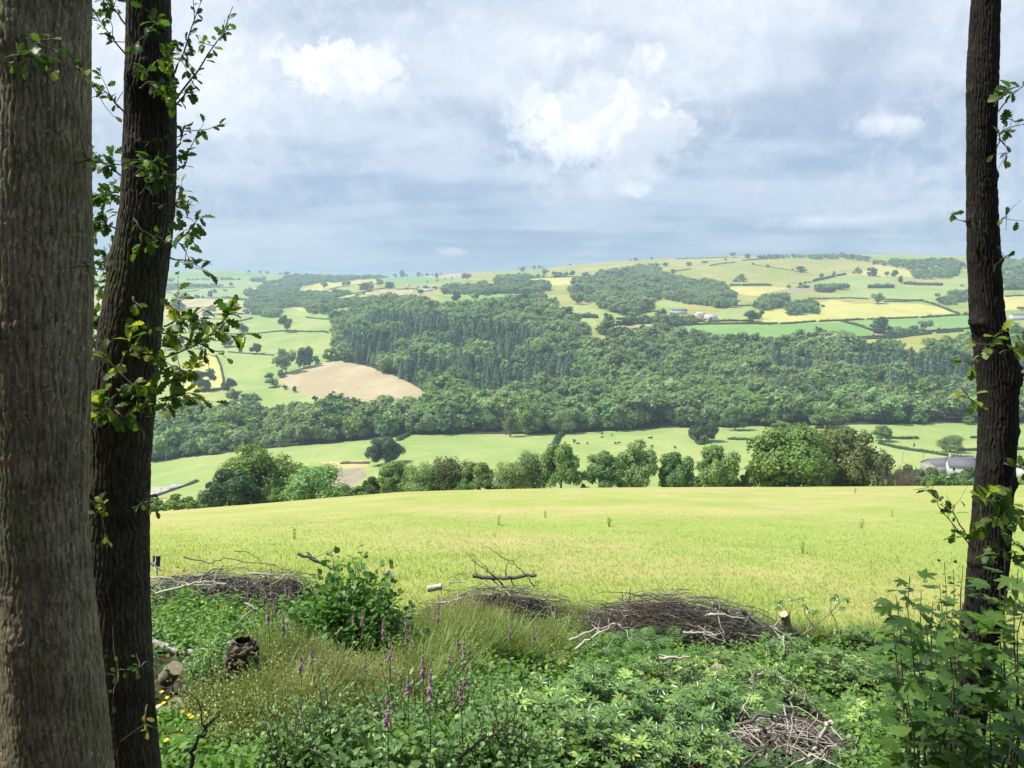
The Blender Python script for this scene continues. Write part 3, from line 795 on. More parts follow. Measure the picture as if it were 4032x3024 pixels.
def variant(mesh_data, mat):
    m = mesh_data.copy(); m.materials[0] = mat; return m
VARI = {}
def near_tree(key, mat, P, h, wfac, label, cat='tree', group=None, name='field_tree', rz=None, sink=0.0):
    c, t = NEAR[key]
    if mat is not None:
        if (key, mat) not in VARI: VARI[(key, mat)] = variant(c, M[mat])
        c = VARI[(key, mat)]
    e = empty(name, np.asarray(P)-np.array([0, 0, sink]), random.random()*6.28 if rz is None else rz)
    e.scale = (h*wfac, h*wfac, h)
    tag(e, label, cat, group)
    for nm, d in (('crown', c), ('trunk', t)):
        o = bpy.data.objects.new(nm, d); COL.objects.link(o); o.parent = e
    return e
NW = {k: 2*max(specs[k][4][0], .01)*1.0+.1 for k in specs}      # natural width of a unit tree

# far prototypes: whole trees in one mesh, unit height
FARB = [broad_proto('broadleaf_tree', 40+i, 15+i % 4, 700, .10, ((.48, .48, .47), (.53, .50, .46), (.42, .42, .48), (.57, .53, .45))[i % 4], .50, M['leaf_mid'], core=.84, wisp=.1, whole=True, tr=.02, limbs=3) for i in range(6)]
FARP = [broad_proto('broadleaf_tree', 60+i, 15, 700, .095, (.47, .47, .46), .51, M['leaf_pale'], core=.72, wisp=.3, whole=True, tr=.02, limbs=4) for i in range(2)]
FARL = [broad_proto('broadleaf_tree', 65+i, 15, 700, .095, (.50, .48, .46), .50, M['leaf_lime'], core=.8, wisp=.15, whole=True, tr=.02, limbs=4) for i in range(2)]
FARC = []
for i in range(4):
    FARC.append(conifer_mb(70+i, 24, 22, .085).build('conifer_tree', [M['leaf_conifer'], M['trunk']], link=False))
FARS = [broad_proto('shrub', 80+i, 7, 300, .17, (.55, .5, .45), .45, M['leaf_mid'], core=.85, whole=True, tr=.02, limbs=2) for i in range(2)]

def far_tree(protos, P, h, w, name, label, cat='tree', group=None, mat=None):
    p = random.choice(protos); o = p.copy(); COL.objects.link(o); o.name = name
    if mat:
        key = (p.data.name, mat)
        if key not in VARI: VARI[key] = variant(p.data, M[mat])
        o.data = VARI[key]
    o.location = tuple(P); o.rotation_euler = (0, 0, random.random()*6.28); o.scale = (w, w, h)
    return tag(o, label, cat, group)

# ------------------------------------------------------------------ woods
con1 = poly('F', [(740, 735), (800, 705), (850, 700), (960, 700), (1080, 700), (1180, 745), (1270, 780), (1230, 835), (1130, 862), (1050, 882), (940, 850), (820, 800), (740, 775)])
con2 = poly('F', [(1600, 800), (2100, 790), (2300, 790), (2300, 870), (2100, 890), (1850, 880), (1650, 870)])
r = np.random.default_rng(77)
wood_pts = []          # x, y, kind, h, w, wood index
for wi, (wn_, pl, sp, th) in enumerate(WOODS):
    P3 = np.array([gp(a, b) for a, b in pl])
    x0, x1, y0, y1 = P3[:, 0].min()-40, P3[:, 0].max()+40, P3[:, 1].min()-60, P3[:, 1].max()+60
    xs = np.arange(x0, x1, sp); ys = np.arange(y0, y1, sp*.95)
    X, Y = np.meshgrid(xs, ys); X = (X+(r.random(X.shape)-.5)*sp*.85).ravel(); Y = (Y+(r.random(Y.shape)-.5)*sp*.85).ravel()
    k = Y > 300; X, Y = X[k], Y[k]
    Z = gxy(X, Y)
    qx, qy, _ = project(np.stack([X, Y, Z], -1))
    ok = inpoly(qx, qy, pl)
    if wn_ == 'valley': ok &= (qx > -60) & (qx < 1085)
    X, Y, Z, qx, qy = X[ok], Y[ok], Z[ok], qx[ok], qy[ok]
    # stay off the open fields
    c_ = np.clip(np.round(np.interp(X/Y, CA, np.arange(nc))).astype(int), 0, nc-2)
    r_ = np.array([np.searchsorted(GY[:, cc], yy) for cc, yy in zip(c_, Y)])-1
    r_ = np.clip(r_, 0, nr-2); on = fid[r_, c_] < 0
    # stay off ground the camera cannot see at all (dead ground)
    X, Y, Z, qx, qy = X[on], Y[on], Z[on], qx[on], qy[on]
    for j in range(len(X)):
        kind = 0
        if wn_ == 'valley':
            nz = vnoise(X[j]/60+3, Y[j]/60, 44)
            if inpoly(np.array(qx[j]), np.array(qy[j]), con1): kind = 1 if nz > .20+.34*vnoise(X[j]/22, Y[j]/22, 60) else 0
            elif inpoly(np.array(qx[j]), np.array(qy[j]), con2): kind = 1 if nz > .42 else 0
            if kind == 1 and r.random() < .22: continue
            if vnoise(X[j]/26, Y[j]/26, 61) > .86: continue
            if kind == 0 and vnoise(X[j]/45, Y[j]/45, 46) > .68: kind = 2
            if kind == 0 and r.random() < .14: kind = 2
            if kind == 0 and (Y[j] < 680 and r.random() < .16 or vnoise(X[j]/35, Y[j]/35, 49) > .80): kind = 3
        elif wn_ != 'hedgerow' and vnoise(X[j]/38, Y[j]/38, 62) > (.60 if wn_ in ('hill_centre', 'ridge') else .72): continue
        elif wn_.startswith('hill_centre') or wn_ == 'ridge': kind = 2 if vnoise(X[j]/70, Y[j]/70, 50) > .42 else (3 if r.random() < .15 else 0)
        elif r.random() < .3: kind = 2
        h = th*(.72+.5*r.random())*((.85+.6*r.random()) if kind == 1 else 1.0)
        if kind != 1: h *= (.65+.75*vnoise(X[j]/38, Y[j]/38, 48))*(.8+.4*r.random())
        w = h*(.85+.3*r.random())*1.05 if kind != 1 else min(h, 17)*(1.1+.6*r.random())
        wood_pts.append((X[j], Y[j], Z[j], kind, h, w, wi, qx[j], qy[j]))
WP = np.array(wood_pts)
print('wood trees', len(WP), 'conifers', int((WP[:, 3] == 1).sum()))
# which show largest: near edge of the wood first
def front_score(W):
    return W[:, 4]/W[:, 1]
inview = (WP[:, 7] > 150) & (WP[:, 7] < 1035)
s = front_score(WP)*inview
# individual broadleaf trees: those at the near edge of their wood (nothing in front)
edge = np.zeros(len(WP))
for j in range(len(WP)):
    d = np.abs(WP[:, 7]-WP[j, 7]); m = (d < 9) & (WP[:, 1] < WP[j, 1]) & (WP[:, 1] > WP[j, 1]-45)
    edge[j] = m.sum()
sc = s/(1+1.2*edge)
order = np.argsort(-sc)
indiv = set()
nb = ncn = 0
WHERE = {'valley': 'in the big wood', 'hill_centre': 'in the wood on the hillside at centre', 'hill_centre_left': 'in the dark wood above the plantation',
 'clump': 'in the clump below the skyline', 'strip': 'in the strip of wood under the skyline', 'ribbon': 'in the shelter belt below the hill farm', 'farm': 'around the hill farm',
 'mid': 'in a copse among the hill fields', 'ridge': 'along the wooded ridge at right', 'left_far': 'in the wooded valley at left', 'hedgerow': 'in a far hedgerow at left'}
for j in order:
    k = int(WP[j, 3]); 
    if not inview[j]: continue
    if k == 1 and ncn < 230: indiv.add(j); ncn += 1
    elif k != 1 and nb < 290: indiv.add(j); nb += 1
tone = {0: 'dark broadleaf tree', 1: 'dark conifer', 2: 'pale feathery tree', 3: 'light green tree'}
for j in sorted(indiv):
    x, y, z, k, h, w, wi = WP[j, :7]; k = int(k); wn_ = WOODS[int(wi)][0]
    lab = tone[k]+' '+WHERE[wn_]
    zone = ''
    if wn_ == 'valley':
        q = WP[j, 7]; zs = [(200, 'near the left trunks'), (275, 'left of the stubble field'), (345, 'below the stubble field'), (430, 'at the stubble field corner'), (500, 'left of the lime tree'),
            (560, 'around the lime tree'), (640, 'behind the black cows'), (700, 'above the tree line gap'), (770, 'above the pasture corner'), (850, 'above the large twin trees'), (920, 'above the right pastures'), (2000, 'next to the dark right trunk')]
        zone = ', '+next(n for lim, n in zs if q < lim)+(', front rank' if edge[j] < 1 else (', second rank' if WP[j, 1] < 680 else ', higher up'))
    far_tree({0: FARB, 1: FARC, 2: FARP, 3: FARL}[k], (x, y, z-.5), h, w, {0: 'broadleaf_tree', 1: 'conifer_tree', 2: 'broadleaf_tree', 3: 'broadleaf_tree'}[k], lab+zone, 'tree',
             {0: 'broadleaf trees ', 1: 'conifers ', 2: 'pale broadleaf trees ', 3: 'light green trees '}[k]+WHERE[wn_]+zone)

def instancer(name, protos, pts, label=None):
    """stuff: one object whose geometry nodes put prototypes on points. pts: x y z scale_w scale_h rot idx"""
    me = bpy.data.meshes.new(name); me.vertices.add(len(pts)); me.vertices.foreach_set('co', np.asarray(pts[:, :3], np.float32).ravel())
    for nm, ty, data in (('sc', 'FLOAT_VECTOR', pts[:, [3, 3, 4]]), ('rt', 'FLOAT', pts[:, 5]), ('ix', 'INT', pts[:, 6])):
        a = me.attributes.new(nm, ty, 'POINT')
        if ty == 'FLOAT_VECTOR': a.data.foreach_set('vector', np.asarray(data, np.float32).ravel())
        elif ty == 'FLOAT': a.data.foreach_set('value', np.asarray(data, np.float32))
        else: a.data.foreach_set('value', np.asarray(data, np.int32))
    o = bpy.data.objects.new(name, me); COL.objects.link(o)
    ng = bpy.data.node_groups.new(name, 'GeometryNodeTree')
    ng.interface.new_socket('Geometry', in_out='INPUT', socket_type='NodeSocketGeometry')
    ng.interface.new_socket('Geometry', in_out='OUTPUT', socket_type='NodeSocketGeometry')
    gi = ng.nodes.new('NodeGroupInput'); go = ng.nodes.new('NodeGroupOutput')
    jn = ng.nodes.new('GeometryNodeJoinGeometry')
    for p in reversed(protos):
        oi = ng.nodes.new('GeometryNodeObjectInfo'); oi.transform_space = 'ORIGINAL'; oi.inputs['Object'].default_value = p
        oi.inputs['As Instance'].default_value = True
        ng.links.new(oi.outputs['Geometry'], jn.inputs[0])
    ip = ng.nodes.new('GeometryNodeInstanceOnPoints'); ip.inputs['Pick Instance'].default_value = True
    def na(nm, ty):
        n = ng.nodes.new('GeometryNodeInputNamedAttribute'); n.data_type = ty; n.inputs['Name'].default_value = nm; return n.outputs['Attribute']
    ng.links.new(gi.outputs[0], ip.inputs['Points']); ng.links.new(jn.outputs[0], ip.inputs['Instance'])
    ng.links.new(na('ix', 'INT'), ip.inputs['Instance Index']); ng.links.new(na('sc', 'FLOAT_VECTOR'), ip.inputs['Scale'])
    cx_ = ng.nodes.new('ShaderNodeCombineXYZ'); ng.links.new(na('rt', 'FLOAT'), cx_.inputs[2])
    er = ng.nodes.new('FunctionNodeEulerToRotation'); ng.links.new(cx_.outputs[0], er.inputs[0]); ng.links.new(er.outputs[0], ip.inputs['Rotation'])
    ng.links.new(ip.outputs[0], go.inputs[0])
    md = o.modifiers.new('place', 'NODES'); md.node_group = ng
    return tag(o, label, kind='stuff')
rest = np.array([j for j in range(len(WP)) if j not in indiv])
for k, (nm, protos, lab) in {0: ('distant_woodland', FARB, 'mass of dark green broadleaf woodland filling the valley side and far hills'),
                       1: ('distant_plantation', FARC, 'mass of dark conifers on the slope above the stubble field'),
                       3: ('distant_light_woodland', FARL, 'light green trees scattered through the woodland mass'),
                       2: ('distant_pale_woodland', FARP, 'paler trees scattered through the woodland mass')}.items():
    W = WP[rest][WP[rest][:, 3] == k]
    pts = np.zeros((len(W), 7)); pts[:, :3] = W[:, :3]; pts[:, 2] -= .5; pts[:, 3] = W[:, 5]; pts[:, 4] = W[:, 4]
    pts[:, 5] = r.random(len(W))*6.28; pts[:, 6] = r.integers(0, len(protos), len(W))
    instancer(nm, protos, pts, lab)
# ------------------------------------------------------------------ hedges
M['hedge'] = leaf_mat('hedge_foliage', (.030, .070, .022), (.075, .135, .038), trans=.2, hue=.03, objvar=.3)
M['hedge_dry'] = leaf_mat('dry_hedge', (.080, .090, .040), (.150, .150, .070), trans=.2, hue=.03, objvar=.3)
def hedge(tagc, pts, h, w, label, mat='hedge', gaps=0.12, cat='hedge', name='hedge'):
    P = np.array([gp(*px(tagc, x, y)) for x, y in pts])
    seg = np.linalg.norm(np.diff(P, axis=0), axis=1); tot = seg.sum()
    Ym = P[:, 1].mean(); cs = max(.34, min(1.3, Ym/745*1.1))
    n = int(min(2600, max(60, tot*(h+w)*1.6/cs**2)))
    t = np.sort(rng.random(n))*tot; cum = np.concatenate([[0], np.cumsum(seg)])
    Q = np.stack([np.interp(t, cum, P[:, k]) for k in range(3)], -1)
    g = vnoise(t/9.0, np.full(n, tot), 91); keep = g > gaps
    Q, t = Q[keep], t[keep]; n = len(Q)
    if n < 4: return
    Q[:, 2] = gxy(Q[:, 0], Q[:, 1])
    hh = h*(.6+.75*vnoise(t/6, np.full(n, 3.3+tot), 92))
    th = rng.random(n)*math.pi; rr = .75+.3*rng.random(n)
    tan = norm(np.stack([np.interp(t+1, cum, P[:, 0])-np.interp(t-1, cum, P[:, 0]), np.interp(t+1, cum, P[:, 1])-np.interp(t-1, cum, P[:, 1])], -1)+1e-6)
    side = np.stack([-tan[:, 1], tan[:, 0], 0*t], -1)
    V0 = side*(np.cos(th)*w/2*rr)[:, None]; V0[:, 2] += np.sin(th)*hh*rr*.95
    N = norm(side*np.cos(th)[:, None]+np.array([0, 0, 1])*np.sin(th)[:, None]+rng.normal(size=(n, 3))*.4)
    D = norm(np.cross(N, rng.normal(size=(n, 3))))
    sz = cs*(.6+.8*rng.random(n)); mb = MB()
    V, F = leaves(Q+V0, D, N, sz, sz*.85, CARD); mb.add(V, F, rep(np.clip(.45+.25*rng.normal(size=n), 0, .92), CARD))
    tt = np.arange(0, tot, max(1.5, w*.8)); c = np.stack([np.interp(tt, cum, P[:, k]) for k in range(3)], -1)
    gg = vnoise(tt/9.0, np.full(len(tt), tot), 91); c = c[gg > gaps]
    if len(c):
        c[:, 2] = gxy(c[:, 0], c[:, 1])
        for i, q in enumerate(c[:160]):
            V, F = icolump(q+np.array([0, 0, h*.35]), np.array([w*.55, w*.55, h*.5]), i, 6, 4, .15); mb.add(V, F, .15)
    o = mb.build(name, M[mat], loc=P[len(P)//2])
    tag(o, label, cat, 'hedges and tree lines between the far fields')
H = [
 ('a', [(700, 900), (860, 885), (1060, 865)], 2.0, 2.5, 'short hedge crossing the pasture where sheep graze, left'),
 ('a', [(1170, 1005), (1430, 995), (1600, 975), (1720, 965), (1900, 962), (2240, 968), (2320, 985)], 2.2, 3, 'dark hedge below the tall column-like tree on the left hillside'),
 ('a', [(850, 1215), (1060, 1220), (1400, 1245), (1640, 1265)], 1.6, 2, 'low hedge running under the small round tree, left hillside'),
 ('a', [(920, 1260), (980, 1400), (1010, 1540), (1020, 1640)], 1.4, 2.5, 'sparse hedge climbing the slope beside a pale strip of grass'),
 ('a', [(225, 688), (700, 666), (980, 669), (1260, 668)], 2.0, 2, 'thin hedge between the two dry brown fields'),
 ('a', [(760, 776), (1000, 755), (1250, 745), (1500, 742)], 2.2, 3, 'hedge along the lower side of the dry brown fields'),
 ('a', [(2040, 790), (2212, 810), (2340, 818)], 2.0, 3, 'short hedge running into the left side of the plantation'),
 ('a', [(1370, 800), (1250, 832), (1180, 852)], 3.0, 4, 'bushy hedge end by the dark round tree, left hillside'),
 ('a', [(1010, 552), (1140, 565), (1300, 580)], 7.0, 7, 'thick dark hedge above the dry brown field'),
 ('a', [(250, 455), (600, 432), (900, 425), (1150, 420)], 3, 3, 'far hedge in the hazy fields at upper left'),
 ('a', [(250, 490), (560, 470), (700, 450)], 3, 3, 'lower far hedge in the hazy fields at upper left'),
 ('a', [(380, 545), (620, 550), (1000, 545)], 3, 3, 'hedge along the top of the dry brown field'),
 ('L', [(1290, 882), (1380, 874), (1445, 860)], 2.5, 3, 'dark hedge between two trees low on the left slope'),
 ('b', [(0, 505), (150, 527), (300, 502), (500, 487), (640, 455), (800, 430), (940, 425)], 3.5, 4, 'hedge curving above the tan field near the small farm'),
 ('b', [(20, 470), (130, 440), (300, 402), (460, 385), (700, 368)], 2.5, 2.5, 'hedge between yellow and green strips left of the farm'),
 ('b', [(360, 556), (460, 520), (560, 490)], 2.5, 3, 'short hedge beside the tan field left of the farm'),
 ('b', [(960, 445), (1150, 435), (1250, 470)], 3, 3, 'hedge in front of the pink farmhouse'),
 ('c', [(150, 330), (400, 307), (580, 297), (800, 292), (1080, 285)], 3, 3, 'hedge under the big bare hill'),
 ('c', [(1000, 795), (1120, 790), (1230, 800)], 7, 8, 'dense hedge of dark shrubs between two small meadows'),
 ('c', [(1270, 960), (1500, 880), (1700, 868), (1960, 866)], 3, 3, 'hedge along the top of the domed dry field'),
 ('d', [(120, 972), (240, 970), (360, 972)], 2.6, 3, 'dark hedge left of the hill farm yard'),
 ('d', [(410, 974), (600, 965), (880, 965), (960, 966)], 3.2, 3.5, 'dark hedge from the barn to the round dark tree'),
 ('d', [(120, 1010), (400, 1003), (700, 1000), (1050, 998)], 3.2, 3.5, 'long hedge along the lower side of the farm lane'),
 ('d', [(1045, 1005), (1300, 1000), (1500, 990), (1745, 970)], 3, 3.5, 'hedge along the lower edge of the bright hay field, left of its gap'),
 ('d', [(1790, 972), (1960, 960), (2130, 957), (2212, 950)], 3, 3.5, 'hedge along the bright hay field, right of the gateway'),
 ('d', [(2050, 965), (2130, 985), (2212, 1005), (2330, 1040), (2450, 1085)], 3, 5, 'hedge slanting down between the two lush green fields'),
 ('e', [(0, 950), (200, 945), (400, 940), (660, 928), (900, 920)], 2.6, 3, 'straight hedge at the foot of the yellow hay field'),
 ('e', [(935, 923), (1200, 904), (1400, 893), (1560, 886)], 3.4, 3.5, 'dark hedge at the right foot of the yellow hay field'),
 ('e', [(0, 1165), (250, 1172), (560, 1155), (900, 1120), (1080, 1095), (1300, 1075), (1560, 1055)], 3, 3.5, 'hedge along the road above the big wood'),
 ('e', [(250, 1188), (560, 1180), (800, 1150), (1060, 1120), (1300, 1100), (1500, 1085)], 3, 4, 'second hedge on the lower side of the road above the wood'),
 ('d', [(680, 520), (820, 520)], 5, 5, 'left piece of the shrubby hedge under the olive hillside'),
 ('d', [(840, 522), (930, 520), (1040, 522)], 6, 6, 'middle piece of the shrubby hedge under the olive hillside'),
 ('d', [(1050, 520), (1120, 520), (1185, 525)], 6, 6, 'right piece of the shrubby hedge under the olive hillside'),
 ('d', [(740, 782), (860, 775), (990, 765)], 2.5, 3, 'low hedge above the small green field by the farm'),
 ('d', [(1680, 690), (1900, 684), (2212, 680), (2400, 690)], 2.6, 3, 'upper hedge above the bright hay field'),
 ('e', [(480, 700), (700, 705), (960, 703)], 2.6, 3, 'hedge right of the lone grey tree'),
 ('e', [(480, 725), (700, 722), (940, 715), (1060, 745), (1180, 790), (1300, 840), (1400, 880)], 3, 5, 'hedge curving down round the right end of the hay field'),
 ('d', [(1715, 472), (1780, 455), (1850, 440), (1980, 410)], 6, 6, 'dark shrubby hedge climbing the right hillside'),
 ('d', [(2010, 402), (2110, 385)], 6, 6, 'top piece of the shrubby hedge climbing the right hillside'),
 ('d', [(960, 262), (1150, 292), (1360, 320), (1530, 350)], 2, 2.5, 'thin scrubby line slanting across the olive hill'),
 ('d', [(430, 275), (500, 262), (640, 242), (740, 232)], 3, 4, 'line of small bushes on the upper olive hill'),
 ('d', [(0, 162), (270, 158), (440, 158), (600, 164), (660, 172)], 3, 3, 'thin dark hedge along the skyline of the hill'),
 ('d', [(830, 212), (1000, 200), (1240, 188)], 4, 5, 'dark hedge just below the wooded skyline'),
 ('d', [(0, 345), (90, 330), (190, 320)], 3, 4, 'short line of bushes above the hillside wood'),
 ('e', [(730, 505), (900, 515), (1080, 520), (1190, 520)], 8, 8, 'thick dark hedge below the wooded ridge'),
 ('e', [(290, 550), (420, 552), (580, 550)], 10, 10, 'patch of shrubs between two green fields, right hillside'),
 ('e', [(1975, 575), (2100, 570), (2300, 575)], 8, 8, 'thick hedge right of the near trunk'),
 ('e', [(1980, 660), (2212, 650), (2400, 655)], 3, 3, 'hedge above the white house right of the near trunk'),
 ('R', [(60, 1165), (90, 1195), (125, 1225)], 2, 5, 'hedge running down from the tree at the pasture corner'),
 ('R', [(225, 1185), (380, 1193), (535, 1195)], 1.7, 2, 'dark low hedge right of the corner tree in the pasture'),
 ('R', [(1325, 1183), (1430, 1187), (1522, 1186)], 1.9, 2.5, 'low dark hedge with fence posts right of the pasture tree'),
 ('R', [(1275, 1218), (1420, 1252), (1600, 1277), (1750, 1302), (1900, 1320)], 1.8, 2.4, 'hedge curving through the pasture towards the cottage'),
 ('R', [(1790, 1262), (1900, 1262), (2060, 1258), (2212, 1256)], 1.9, 2.4, 'hedge behind the cottage running right'),
 ('R', [(1875, 1181), (1925, 1181)], 1.8, 3, 'short dark hedge piece left of the near trunk'),
 ('M', [(1440, 1150), (1405, 1180), (1385, 1225)], 2.6, 4.5, 'rounded hedge coming down from the wood between two pastures'),
 ('M', [(432, 1160), (400, 1180), (370, 1198)], 2.4, 4.5, 'rounded hedge end behind the lone dark tree'),
 ('M', [(0, 1347), (90, 1344), (180, 1346)], 1.2, 2, 'dry bank along the top of the bare ground', 'hedge_dry'),
]
for hd in H: hedge(*hd)
hedge('g', [(80, 1152), (250, 1092), (450, 1022), (600, 972), (690, 935)], 1.3, 2, 'low hedge along the lane at lower left', 'hedge_dry')

